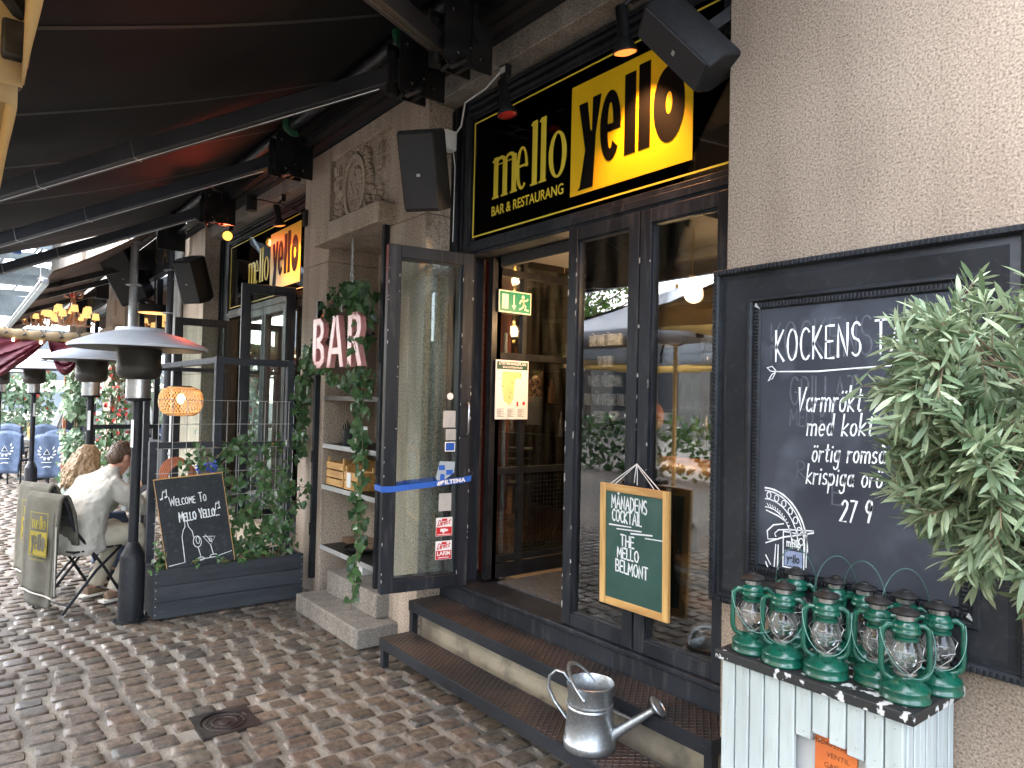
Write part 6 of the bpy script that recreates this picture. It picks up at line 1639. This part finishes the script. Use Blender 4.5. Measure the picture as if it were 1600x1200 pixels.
for z_ in (1.3, 1.62, 1.95): m.box((-3.6,4.5,z_),(-1.3,4.75,z_+.02))
m.box((-3.62,4.5,.474),(-3.6,4.75,2.2)); m.box((-1.3,4.5,.474),(-1.28,4.75,2.2)); m.build('shelf_frame', M['blackmetal'], t)
for k in range(34):
    z_ = (1.32,1.64,1.97)[k % 3]; x = -3.52+rnd.random()*2.1; y = 4.55+rnd.random()*.14; h = rnd.uniform(.2,.26); q = k % 4
    m = MB(); m.lathe([(.034,0),(.036,h*.55),(.03,h*.65),(.013,h*.78),(.013,h),(0,h)], (x,y,z_), 10)
    m.build('bottle', [M['lampglass'], M['leather'], M['ivylight'], M['steel']][q], loc=(x,y,z_), label=['clear glass','brown','green','silvery'][q]+' bottle on the crowded back bar shelf inside', cat='bottle', group=['clear','brown','green','silvery'][q]+' bottles on the back bar shelf')
t = thing('flower_box', 'pale crate of pink and white flowers seen through the doorway', 'flower box', (-5.27, 4.6, 1.45))
m = MB(); m.box((-5.5,4.5,1.42),(-5.1,4.75,1.7)); m.build('box', M['lightblue'], t, bevel=.004); m = MB(); m.box((-5.52,4.45,.474),(-5.08,4.8,1.42)); m.build('stand', M['interior_dark'], t)
m = MB(); random.seed(3)
for _ in range(150): leaf(m, (-5.3+random.uniform(-.2,.2),4.62+random.uniform(-.1,.1),1.72+random.random()*.22), rv(), rv(), .07, OVA)
m.build('flowers', leafmat('flowerpale', (.12,.2,.08), (.75,.4,.32), .2, .6), t, smooth=0)
def bar_chair(label, x, y, rz):
    r = thing('dining_chair', label, 'chair', (0,0,0), group='dark chairs inside')
    m = MB(); m.box((-.2,-.2,.44),(.2,.2,.47)); m.build('seat', M['blackwood'], r, bevel=.006)
    for a in (-.18,.18):
        for b in (-.18,.18): m = MB(); m.box((a-.018,b-.018,0),(a+.018,b+.018,.44 if b > 0 else .9)); m.build('leg', M['blackwood'], r)
    m = MB(); m.box((-.16,-.195,.62),(.16,-.17,.68)); m.box((-.16,-.195,.78),(.16,-.17,.9)); m.build('backrest', M['blackwood'], r, bevel=.004)
    r.location = (x, y, .474); r.rotation_euler = (0,0,rz); return r
c0 = bar_chair('dark chair at the table behind the evacuation plan', -5.0, 3.9, 1.2); dup(c0, (-4.6,4.3,.474), 2.4, 'dark chair seen right of the evacuation plan, inside'); dup(c0, (-5.6,4.5,.474), .3, 'dark chair farther back behind the partition glass')
t = thing('dining_table', 'dark square table inside behind the partition glass', 'table', (-5.2, 4.4, .474))
m = MB(); m.box((-5.5,4.05,1.19),(-4.9,4.6,1.22)); m.build('tabletop', M['blackwood'], t, bevel=.004); m = MB(); m.cyl((-5.2,4.3,.48),(-5.2,4.3,1.2),.03,.03); m.lathe([(.22,0),(.2,.03),(0,.04)], (-5.2,4.3,.475)); m.build('pedestal', M['blackpaint'], t)
t = thing('bar_stool', 'tall stool with tan round seat and dark legs behind the mesh screen', 'stool', (-4.6, 3.35, .474))
m = MB(); m.lathe([(.17,0),(.18,.02),(.17,.04),(0,.045)], (-4.6,3.35,1.02), 24); m.build('seat', M['leather'], t)
for k in range(4):
    a = k*pi/2+.5; m = MB(); m.tube([(-4.6+.1*cos(a),3.35+.1*sin(a),1.02),(-4.6+.2*cos(a),3.35+.2*sin(a),.475)], .016, 8); m.build('leg', M['blackwood'], t)
t = thing('orange_shade_lamp', 'pair of round orange lamp shades inside behind the left glass panel', 'lamp', (-3.5, 4.1, 1.6))
m = MB(); m.ell((-3.66,4.0,1.56),(.09,.09,.11),16,10); m.ell((-3.46,4.0,1.56),(.09,.09,.11),16,10); m.build('shade', emis('orangeshade', (1,.28,.05), .06, (.5,.15,.03)), t, smooth=60)
m = MB(); m.tube([(-3.66,4.0,1.66),(-3.66,4.0,3.7)], .003, 5); m.tube([(-3.46,4.0,1.66),(-3.46,4.0,3.7)], .003, 5); m.build('cord', M['blackmetal'], t)
t = thing('ceiling_light_panel', 'flat warm ceiling light panel inside above the left glass panel', 'ceiling light', (-3.0, 3.3, 2.6))
m = MB(); m.box((-3.6,3.9,2.72),(-3.0,4.2,2.75)); m.build('diffuser', emis('panelglow', (1,.72,.42), .6), t); m = MB(); m.frame(Fr((0,0,2.75),(1,0,0),(0,1,0)), -3.63,-2.97,3.87,4.23,.03,-.03,.02); m.build('frame', M['blackmetal'], t); m = MB(); m.tube([(-3.3,4.05,2.76),(-3.3,4.05,3.7)], .005, 6); m.build('cord', M['blackmetal'], t)

# ================================================================== the neighbouring restaurant
t = thing('neighbour_building', 'next restaurant front down the street with granite piers, dark sign bands and red interior', 'building', (-17, 2.4, 0))
BASE[t.name] = V(-17, 2.4, 0)
m = MB()
for x0, x1 in ((-16.9,-14.8),(-23.2,-21.2)):
    m.box((x0,2.40,0),(x1,3.0,5.5)); m.box((x0+.3,2.24,2.72),(x1-.2,2.4,2.9)); m.lathe([(.0,.05),(.2,.04),(.24,0),(.25,-.03)], ((x0+x1)/2,2.39,3.3), 24, Matrix.Rotation(radians(90), 3, 'X'))
    part('stone_pier', m, 'granite', .01, root=t); m = MB()
m = MB(); m.box((-30,2.5,4.0),(-10.47,3.0,7)); part('upper_wall', m, 'granite_grey', root=t)
for q0, q1 in (((-14.8,2.30,3.42),(-10.6,2.42,4.0)), ((-21.2,2.32,3.5),(-16.9,2.42,3.95))): m = MB(); m.box(q0, q1); part('sign_band', m, 'slateblack', .004, root=t)
m = MB(); text(m, 'OLD BAR', .34, FY(-12.55, 2.299, 3.6), off=.004, xs=1.25) if False else text(m, 'ND BAR', .3, FY(-12.4, 2.299, 3.6), off=.004, xs=1.4); text(m, 'A', .5, FY(-11.15, 2.299, 3.52), off=.004); text(m, 'BAR', .28, FY(-18.6, 2.319, 3.6), off=.004, xs=1.6); part('sign_lettering', m, 'brass', root=t, smooth=0)
m = MB(); m.box((-14.8,3.4,0),(-10.47,3.5,4)); m.box((-21.2,3.4,0),(-16.9,3.5,4)); m.box((-30,3.4,0),(-23.2,3.5,4)); part('interior_wall', m, 'interior_brown', root=t)
m = MB(); m.box((-14.3,2.6,2.5),(-12.9,3.38,3.3)); m.box((-19.5,2.7,.3),(-17.2,3.38,2.6)); m.box((-12.0,3.1,1.2),(-11.0,3.38,2.8)); part('red_panel', m, mat('redwall', (.45,.05,.035), (.3,.03,.025), 3, .6), root=t)
for q0, q1 in (((-14.6,2.5,0),(-10.5,2.9,.9)), ((-21,2.5,0),(-17,2.9,1.0))): m = MB(); m.box(q0, q1); part('plinth', m, 'slateblack', root=t)
m = MB()
for x in (-11.2,-12.6,-14.0,-17.6,-19.2,-20.6): m.box((x-.05,2.5,.9),(x+.05,2.6,3.5))
m.box((-14.8,2.5,2.5),(-10.5,2.6,2.6)); m.box((-21.2,2.5,2.6),(-16.9,2.6,2.7)); part('window_frame', m, 'blackpaint', root=t)
for q0, q1 in (((-14.8,2.54,.9),(-10.5,2.55,3.5)), ((-21.2,2.54,1.0),(-16.9,2.55,3.5))): m = MB(); m.box(q0, q1); part('window_pane', m, 'glass', root=t)
# its awning, brown underside, pale front rail
t = thing('awning', 'neighbour awning with brown underside and curved white front rail', 'awning', (-16, 2, 4), group=None)
m = MB()
def fab2(u, v):
    x = -10.35 - 14.65*u; y = 2.3 + (-1.42 - .0*u)*v
    return V(x, y, 4.1 - .98*v - .06*sin(pi*v))
m.grid(fab2, 40, 12); m.build('fabric', mat('brownfabric', (.1,.055,.032), (.075,.04,.025), 3, .8), t, mods=[('solid', .004)])
m = MB(); m.box((-25,.82,3.03),(-11,.90,3.11)); m.box((-25,.79,3.05),(-11,.82,3.08)); m.build('front_rail', M['alu'], t, bevel=.01)
for x in (-11.9,-13.6,-16.2,-19.5):
    m = MB(); m.beam((x,2.2,3.62),(x-.3,1.15,3.22),.06,.08); m.beam((x-.3,1.15,3.22),(x+.4,.88,3.06),.05,.06); m.build('arm', M['soot'], t)
    m = MB(); m.beam((x,2.2,3.575),(x-.3,1.15,3.175),.012,.006); m.build('cable', M['alu'], t)
    m = MB(); m.box((x-.12,2.1,3.5),(x+.12,2.32,3.8)); m.build('bracket', M['blackmetal'], t, bevel=.01)
m = MB(); m.tube([(-25,2.25,4.05),(-11,2.25,4.05)], .07, 12); m.build('roller_tube', M['blackmetal'], t)
# poles and pipe
def pole(label, x, y, r, z0, z1, mt):
    t = thing('steel_pole', label, 'pole', (x, y, z0)); m = MB(); m.cyl((x,y,z0),(x,y,z1),r,r,18); m.build('pole', M[mt], t, smooth=60)
    m = MB()
    for z_ in (z1-.55, z1-1.15): m.lathe([(r+.004,0),(r*1.9,.005),(r*1.9,.02),(r+.004,.025)], (x,y,z_), 18)
    m.build('flange', M['steel'], t)
pole('galvanised round scaffold pole rising behind the nearest heater hood', -11.15, 1.91, .055, .0, 4.3, 'galv')
pole('dark steel pole beside the white downpipe near the far pier', -10.75, 2.31, .055, 0, 3.9, 'armmetal')
t = thing('downpipe', 'pale grey downpipe on the edge of the far granite pier', 'pipe', (-10.55, 2.36, 0)); m = MB(); m.cyl((-10.56,2.36,0),(-10.56,2.36,3.65),.055,.055,16); m.cyl((-10.44,2.36,0),(-10.44,2.36,3.65),.03,.03,12); m.build('pipe', M['palegrey'], t)
m = MB()
for z_ in (.8,2.0,3.2): m.lathe([(.058,0),(.066,.004),(.066,.03),(.058,.034)], (-10.56,2.36,z_), 16)
m.build('clamp', M['alu'], t)
speaker('large grey stage loudspeaker hung high behind the scaffold pole', (-12.2, 2.0, 3.45), (.75, -.35, -.3), (-.25, -.25, .9), .55, .82, .5, (-12.5, 2.4, 3.6))
t = thing('heat_lamp', 'flat orange glowing lamp above the heater hood, left of the dark pole', 'lamp', (-12.0, 2.3, 2.9))
m = MB(); m.lathe([(.0,.14),(.22,.12),(.24,.02),(.235,0)], (-12.0,2.35,2.88), 20); m.tube([(-12.0,2.35,3.0),(-12.0,2.35,3.5)], .012, 6); m.build('shade', M['soot'], t); m = MB(); m.lathe([(0,.0),(.22,.004),(0,.02)], (-12.0,2.35,2.87), 20); m.build('element', emis('heatglow', (1,.4,.12), .25), t)
# chandeliers
def chandelier(label, x, y, z, sc):
    r = thing('chandelier', label, 'chandelier', (0,0,0), group='lit chandeliers under the neighbour awning')
    m = MB(); m.cyl((0,0,0),(0,0,1.15),.014,.014,8)
    for k in range(12):
        a = 2*pi*k/12; rr = .38 if k % 2 else .27; zz = .05 if k % 2 else .16
        m.tube([(.02*cos(a),.02*sin(a),.12),(rr*.4*cos(a),rr*.4*sin(a),-.08),(rr*.8*cos(a),rr*.8*sin(a),-.07),(rr*cos(a),rr*sin(a),zz)], .017, 6)
    for k in range(6):
        a = 2*pi*k/6; m.tube([(.02*cos(a),.02*sin(a),.45),(.08*cos(a),.08*sin(a),.56),(.17*cos(a),.17*sin(a),.55),(.16*cos(a),.16*sin(a),.46),(.09*cos(a),.09*sin(a),.45)], .014, 6); m.tube([(.03*cos(a),.03*sin(a),.45),(.05*cos(a),.05*sin(a),.3),(.13*cos(a),.13*sin(a),.1)], .01, 6)
    m.build('arms', mat('creamglass', (.62,.36,.24), (.5,.28,.2), 8, .3), r)
    m = MB(); m.ell((0,0,.5),(.06,.06,.06),12,8); m.build('red_finial', M['red'], r)
    m = MB()
    for k in range(12):
        a = 2*pi*k/12; rr = .38 if k % 2 else .27; zz = .06 if k % 2 else .17
        m.lathe([(.068,0),(.05,.12)], (rr*cos(a), rr*sin(a), zz), 10)
    m.build('lamp_shades', emis('shadeglow', (1,.6,.2), .1, (.6,.4,.15)), r)
    m = MB(); m.tube([(0,0,1.15),(0,0,1.6)], .005, 5); m.build('chain', M['steel'], r)
    r.location = (x,y,z); r.scale = (sc,)*3; return r
c0 = chandelier('bigger lit cream chandelier with rows of little yellow shades', -15.3, 1.63, 2.93, .98)
dup(c0, (-19.5,1.42,3.2), .3, 'smaller chandelier farther off, at the left of the big one', scale=.95)
# rail with rolled canvas and burgundy curtains
t = thing('curtain_rail', 'pole wrapped in rolled brown canvas above the burgundy curtains', 'rail', (-11.9, 1, 2.42))
m = MB(); a, b = V(-12.25,.2,2.48), V(-11.5,1.75,2.43); n = 60
pts = [a.lerp(b, i/n) - V(0,0,.05*sin(pi*i/n)) for i in range(n+1)]
m.tube(pts, [.062+.014*abs(sin(i*.42)) for i in range(n+1)], 12); m.build('rolled_canvas', M['canvas'], t, smooth=60)
m = MB()
for i in range(4, n, 8):
    m.tube([pts[i]+V(.0,-.03,-.08), pts[i]+V(.082,-.01,-.0), pts[i]+V(.02,.03,.08)], .008, 6); m.tube([pts[i]+V(.0,.03,-.08), pts[i]+V(.082,.01,-.0), pts[i]+V(.02,-.03,.08)], .008, 6)
m.build('lacing', M['blackmetal'], t)
m = MB()
for i in range(3, n, 12): m.ell(pts[i]+V(.05,0,-.09), (.018,.018,.025), 10, 6)
m.build('string_bulbs', emis('tinybulb', (1,.75,.4), 1.5), t)
for p in (a, b): m = MB(); m.cyl((p.x,p.y,0),(p.x,p.y,p.z),.025,.025,10); m.build('post', M['blackpaint'], t)
def swag(label, y0, y1, drop, side):
    m = MB(); p0, p1 = a.lerp(b, (y0-.2)/1.55)-V(0,0,.06), a.lerp(b, (y1-.2)/1.55)-V(0,0,.06)
    def fn(u, v):
        q = p0.lerp(p1, u); dd = drop*(sin(pi*min(1,max(0,u)))**.7 if side == 0 else ((1-u) if side > 0 else u)**.8)
        return q + V(.05*sin(v*26+u*7)*(.4+v)*.6, 0, -dd*v - .02*sin(v*20))
    m.grid(fn, 26, 30); return m.build('curtain', M['burgundy'], loc=tuple(p0), label=label, cat='curtain', group='burgundy curtains', mods=[('solid', .008)])
swag('big burgundy curtain swag at the left edge of the picture', .22, .98, .78, 1)
swag('burgundy curtain swag between the heater drums', .98, 1.40, .5, 0)
swag('burgundy curtain end right behind the nearest heater drum', 1.40, 1.74, .55, 0)
# ivy columns and flowers
def ivy_mass(name, label, boxes, n, size, mt, mt2=None, n2=0, posts=(), cat='plant'):
    t = thing(name, label, cat, boxes[0][0]); lm = MB(); fm = MB(); sm = MB(); random.seed(len(label)*7)
    for k in range(n):
        b0, b1 = boxes[k % len(boxes)]; p = V(*(random.uniform(b0[i], b1[i]) for i in range(3))) + rv(.08)*random.random()
        if noise.noise(p*3.1) < -.22: continue
        nr = (V(1,-.7,.5)+rv(.9)).normalized(); tip = V(0,0,-1)+rv(.9); tip = tip-nr*tip.dot(nr); leaf(lm, p, tip, nr, size*random.uniform(.6,1.2), IVY, .15)
    for k in range(n2):
        b0, b1 = boxes[k % len(boxes)]; p = V(*(random.uniform(b0[i], b1[i]) for i in range(3)))
        if noise.noise(p*2.3+V(9,3,1)) < .08: continue
        leaf(fm, p+V(.06,-.05,0), rv(), V(1,-.6,.4)+rv(.6), size*random.uniform(.5,.95), OVA)
    lm.build('foliage', mt, t, smooth=0)
    if n2: fm.build('flowers', mt2, t, smooth=0)
    for b0, b1 in boxes:
        for k in range(5):
            q = [V(random.uniform(b0[0],b1[0]), random.uniform(b0[1],b1[1]), b0[2]+(b1[2]-b0[2])*i/6) for i in range(7)]; c_ = V((b0[0]+b1[0])/2, (b0[1]+b1[1])/2, 0)
            q = [V(c_.x+(p.x-c_.x)*.5, c_.y+(p.y-c_.y)*.5, p.z if i else 0) for i, p in enumerate(q)]; sm.tube(q, .007, 5)
    sm.build('stems', M['twig'], t)
    return t
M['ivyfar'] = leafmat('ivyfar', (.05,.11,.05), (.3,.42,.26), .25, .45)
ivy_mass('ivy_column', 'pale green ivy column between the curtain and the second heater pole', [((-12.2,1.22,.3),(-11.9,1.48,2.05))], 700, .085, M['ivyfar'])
ivy_mass('flowering_bush', 'red flowering climber behind the second and nearest heaters', [((-11.4,1.5,.5),(-11.0,1.95,2.1))], 520, .08, M['ivyleaf'], M['redflower'], 130)
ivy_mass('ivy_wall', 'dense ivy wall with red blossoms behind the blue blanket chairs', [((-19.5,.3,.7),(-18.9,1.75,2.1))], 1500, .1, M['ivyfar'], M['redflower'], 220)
t = thing('timber_post', 'red-brown timber post at the left edge of the ivy column', 'post', (-12.3, 1.27, 0)); m = MB(); m.box((-12.36,1.24,0),(-12.3,1.28,2.2)); m.build('post', M['terracotta'], t)
t = thing('grey_bench', 'grey planks leaning by the dark shelf near the ivy wall', 'planks', (-17.5, 1.9, 0))
m = MB(); 
for k in range(3): m.beam((-17.5,1.55+.07*k,.7),(-17.3,1.85+.07*k,1.7),.05,.12)
m.build('planks', M['palegrey'], t, bevel=.004); m = MB(); m.box((-17.7,1.5,0),(-17.2,2.1,.7)); m.build('base', M['slateblack'], t)
t = thing('dark_shelf_unit', 'dark shelf unit with a wooden box on it, left of the ivy column', 'shelf', (-15, 1.75, 0))
m = MB(); 
for z_ in (.05,.7,1.25,1.8): m.box((-15.2,1.55,z_),(-14.8,1.85,z_+.03))
m.box((-15.2,1.83,0),(-14.8,1.86,2.0)); m.box((-15.22,1.55,0),(-15.2,1.86,2)); m.build('shelf', M['slateblack'], t); m = MB(); m.box((-15.05,1.6,1.28),(-14.85,1.75,1.4)); m.build('wooden_box', M['pine'], t)
t = thing('railing', 'black railing bar between the second and the nearest heater', 'railing', (-9.3, 1.3, 0))
m = MB(); m.box((-9.4,1.25,1.22),(-9.34,1.95,1.27)); m.box((-9.4,1.2,0),(-9.34,1.26,1.27)); m.box((-9.4,1.72,0),(-9.34,1.78,1.27)); m.build('frame', M['blackpaint'], t, bevel=.003)
# blue blanket chairs and tables
def blue_chair(label, x, y, rz, first=None):
    if first is None:
        r = thing('terrace_chair', label, 'chair', (0,0,0))
        m = MB(); m.box((-.21,-.2,.43),(.21,.21,.46)); m.build('seat', M['blackpaint'], r, bevel=.006)
        for a in (-.19,.19):
            for b in (-.2,.18): m = MB(); m.tube([(a,b,.44),(a*1.05,b*1.15,0)], .013, 6); m.build('leg', M['blackpaint'], r)
        m = MB(); m.tube([(-.2,-.2,.44),(-.2,-.27,.86),(0,-.28,.92),(.2,-.27,.86),(.2,-.2,.44)], .013, 6); m.build('back_frame', M['blackpaint'], r)
        b = thing('blanket', 'x', 'blanket', (0,0,0))
        m = MB()
        def fn(u, v):
            x_ = (u-.5)*.47; top = .95-.05*abs(u-.5)*2*abs(u-.5)*2*1.2
            pth = [(-.19,.55),(-.225,.75),(-.25,top-.02),(-.285,top),(-.315,top-.04),(-.325,.6),(-.33,.24)]; q = v*6; i = min(int(q),5); f = q-i
            return V(x_*(1-.08*(v > .9)), pth[i][0]+(pth[i+1][0]-pth[i][0])*f + .012*sin(u*11)*v, pth[i][1]+(pth[i+1][1]-pth[i][1])*f)
        m.grid(fn, 20, 30); m.build('cloth', M['denim'], b, mods=[('solid', .016)])
        F = Fr((0,-.352,.66), (1,0,0), (0,.0,1)); m = MB()
        for s_ in (-1,1):
            for k in range(6):
                a = radians(250+k*28 if s_ > 0 else 290-k*28); m.strip([(.105*cos(a),.1*sin(a)),(.13*cos(a+.15*s_),.125*sin(a+.15*s_))], .02, F, .0)
        m.strip([(-.045,-.04),(0,.045),(.045,-.04),(-.045,-.04)], .01, F, 0); m.strip([(-.07,-.17),(.07,-.165)], .012, F, 0); m.strip([(-.05,-.25),(-.01,-.235),(.06,-.24)], .01, F, 0); m.build('emblem', M['white'], b, smooth=0)
        m = MB(); m.ell(F(0,-.015,.002),(.018,.004,.018),10,6); m.build('emblem_centre', M['slateblack'], b, smooth=0)
    else: r = dup(first[0], label=label); b = dup(first[1])
    for o in (r, b): o.location = (x,y,0); o.rotation_euler = (0,0,rz); o['group'] = 'blue blankets on terrace chairs' if o is b else 'chairs of the neighbour terrace'
    b['label'] = label.replace('dark chair', 'blue blanket with pale emblem on the chair')
    return r, b
f0 = blue_chair('dark chair nearest the second heater pole, second restaurant', -13.9, 1.33, radians(62))
for lb, x, y, rz in (('dark chair left of the third heater pole, in front', -14.9, .82, 62), ('dark chair behind the front right one, row two', -15.4, 1.55, 80), ('dark chair at the far left, second row', -16.6, .85, 70), ('dark chair at the back by the ivy wall', -17.6, 1.5, 75), ('dark chair at the very back left by the flowers', -18.0, 1.0, 60)):
    blue_chair(lb, x, y, radians(rz), f0)
def far_table(label, x, y):
    t = thing('terrace_table', label, 'table', (x,y,0), group='tables of the neighbour terrace'); m = MB(); m.box((x-.35,y-.32,.72),(x+.35,y+.32,.75)); m.build('tabletop', M['palegrey'], t, bevel=.004); m = MB(); m.cyl((x,y,0),(x,y,.72),.035,.035); m.lathe([(.25,0),(.24,.03),(0,.04)], (x,y,0)); m.build('pedestal', M['blackpaint'], t)
far_table('grey table between the blue blanket chairs nearest the ivy column', -14.6, 1.75); far_table('grey table behind the left blue blanket chair', -15.9, 1.15)
t = thing('table_lantern', 'small copper table lantern on the grey table at the far left', 'lantern', (-15.9, 1.1, .75)); m = MB(); m.lathe([(.06,0),(.06,.02),(.05,.03),(.05,.16),(.06,.18),(.02,.22),(0,.22)], (-15.9,1.1,.751), 14); m.tube([(-15.9,1.05,.95),(-15.9,1.06,1.04),(-15.9,1.14,1.04),(-15.9,1.15,.95)], .006, 6); m.build('body', M['pine'], t)
# arcade roof far down the street
t = thing('glass_arcade', 'far pale blue corrugated scaffold roof with white beams at the left edge', 'scaffold', (-36, 0, 0))
m = MB()
def rf(u, v): return V(-27 - 20*u, -8 + 16*v, 8.4 - .10*(v*16-9)**2*.25 + .06*(int(v*64) % 2) + 1.2*u)
m.grid(rf, 4, 64); m.build('roof_sheet', M['lightblue'], t, smooth=0, mods=[('solid', .03)])
m = MB()
for x in (-27.2,-30,-33,-37,-41,-46):
    m.beam((x,-8,6.6),(x,8,6.9),.16,.3); 
    for y in (-6,-4,-2,0,2,3,4,6): m.tube([(x,y,6.7),(x,y+1,8.2)], .05, 6)
    for y in (-7.5,7.5): m.box((x-.12,y-.12,0),(x+.12,y+.12,8))
for y in (-4,-1,1.2,3.0): m.beam((-27,y,6.5),(-46,y,7.2),.12,.2)
m.build('beams', mat('scaffwhite', (.5,.56,.6), (.4,.46,.5), 4, .5), t)
m = MB()
for k in range(5): m.box((-47,-8,.5+k*1.7),(-46.6,8,1.6+k*1.7))
m.build('end_wall', mat('farwall', (.42,.46,.5), (.3,.34,.37), 1.5, .7), t)
m = MB(); m.box((-31.2,1.4,6.55),(-30.9,1.65,6.85)); m.build('blue_clamp', M['blue_ribbon'], t)
# street trees that the panes mirror
def street_tree(label, x, y, h, r, n):
    t = thing('street_tree', label, 'tree', (x,y,0), group='street trees'); m = MB(); m.tube([(x,y,0),(x+.1,y,h*.3),(x,y+.1,h*.6),(x,y,h*.85)], [.2,.16,.11,.03], 10)
    random.seed(int(x*10)+n)
    for k in range(9):
        z_ = h*(.4+.05*k); d = rv(); d.z = abs(d.z)*.5+.3; m.tube([(x,y,z_), V(x,y,z_)+d*r*.5, V(x,y,z_)+d*r*.9+V(0,0,.2)], [.07,.045,.012], 6)
    m.build('trunk', M['bark'], t, smooth=70); lm = MB()
    cl = [V(x,y,h*.72)+V(random.uniform(-1,1)*r*.75, random.uniform(-1,1)*r*.75, random.uniform(-.8,.8)*r*.7) for _ in range(26)]
    for k in range(n):
        p = cl[k % 26] + rv(r*.36*random.random()**.5); leaf(lm, p, rv(), rv(), random.uniform(.14,.24), OVA)
    lm.build('crown', M['treeleaf'], t, smooth=0)
street_tree('leafy street tree mirrored in the opened door leaf', 3.5, -17.5, 8, 3.0, 3600)
street_tree('leafy street tree mirrored in the sign of the far bay', -6.5, -19.5, 9, 3.2, 3600)
street_tree('leafy street tree mirrored above the parasols in the right panel', -13, -18.0, 8, 3.0, 3200)

parasol('pale parasol out in the street, mirrored brightly in the two glass panels', -7.9, -4.6, -.85, 2.3, 'palecanvas')
parasol('second row cream parasol mirrored in the right glass panel', -7.6, -4.4, -4.9, 2.4)
parasol('second row cream parasol mirrored in the left glass panel', -11.6, -8.4, -4.9, 2.4)
t = thing('added_opposite_building', 'added pale building across the street, put there to darken the glass reflections', 'building', (-8, -26, 0))  # added out of view so the panes reflect something darker
BASE[t.name] = V(-8, -26, 0)
m = MB(); m.box((-60,-30,0),(40,-26,7)); part('wall', m, 'granite_grey', root=t)
m = MB()
for k in range(28):
    for j in range(2): m.box((-58+k*3.5,-26.02,1.2+j*3.8),(-56.6+k*3.5,-25.98,3.6+j*3.8))
part('window', m, 'slateblack', root=t)
for lb, x, y in (('street tree mirrored at the far left of the panels', -24, -18), ('street tree mirrored behind the second row of parasols', -12, -20), ('street tree mirrored over the opened leaf handle', -1.5, -20)): street_tree(lb, x, y, 8.5, 3.1, 2600)
t = thing('hedge', 'added dark hedge along the far side of the street, darkening the panel reflections', 'hedge', (-10, -8, 0))  # added row of leaves that darkens the lower pane reflections
lm = MB(); random.seed(2)
for _ in range(5200): leaf(lm, (random.uniform(-26,4), -7.6+random.uniform(-.35,.35), random.random()*1.35), rv(), rv(), .16, OVA)
lm.build('foliage', M['ivyleaf'], t, smooth=0)

for lb, x, z_ in (('tiny warm ceiling spotlight behind the sign glass, under the letter l', -2.98, 2.83), ('tiny warm ceiling spotlight behind the sign glass, nearer the big loudspeaker', -2.75, 2.83)):
    t = thing('ceiling_spotlight', lb, 'spotlight', (x, 3.4, z_), group='small spotlights behind the sign glass')
    m = MB(); m.cyl((x,3.4,z_+.01),(x,3.4,z_+.12),.03,.03,14); m.tube([(x,3.4,z_+.12),(x,3.4,3.5)], .006, 6); m.build('housing', M['blackmetal'], t)
    m = MB(); m.ell((x,3.395,z_), (.026,.026,.018), 14, 8); m.build('bulb', emis('tinyspot', (1,.75,.4), 6), t)
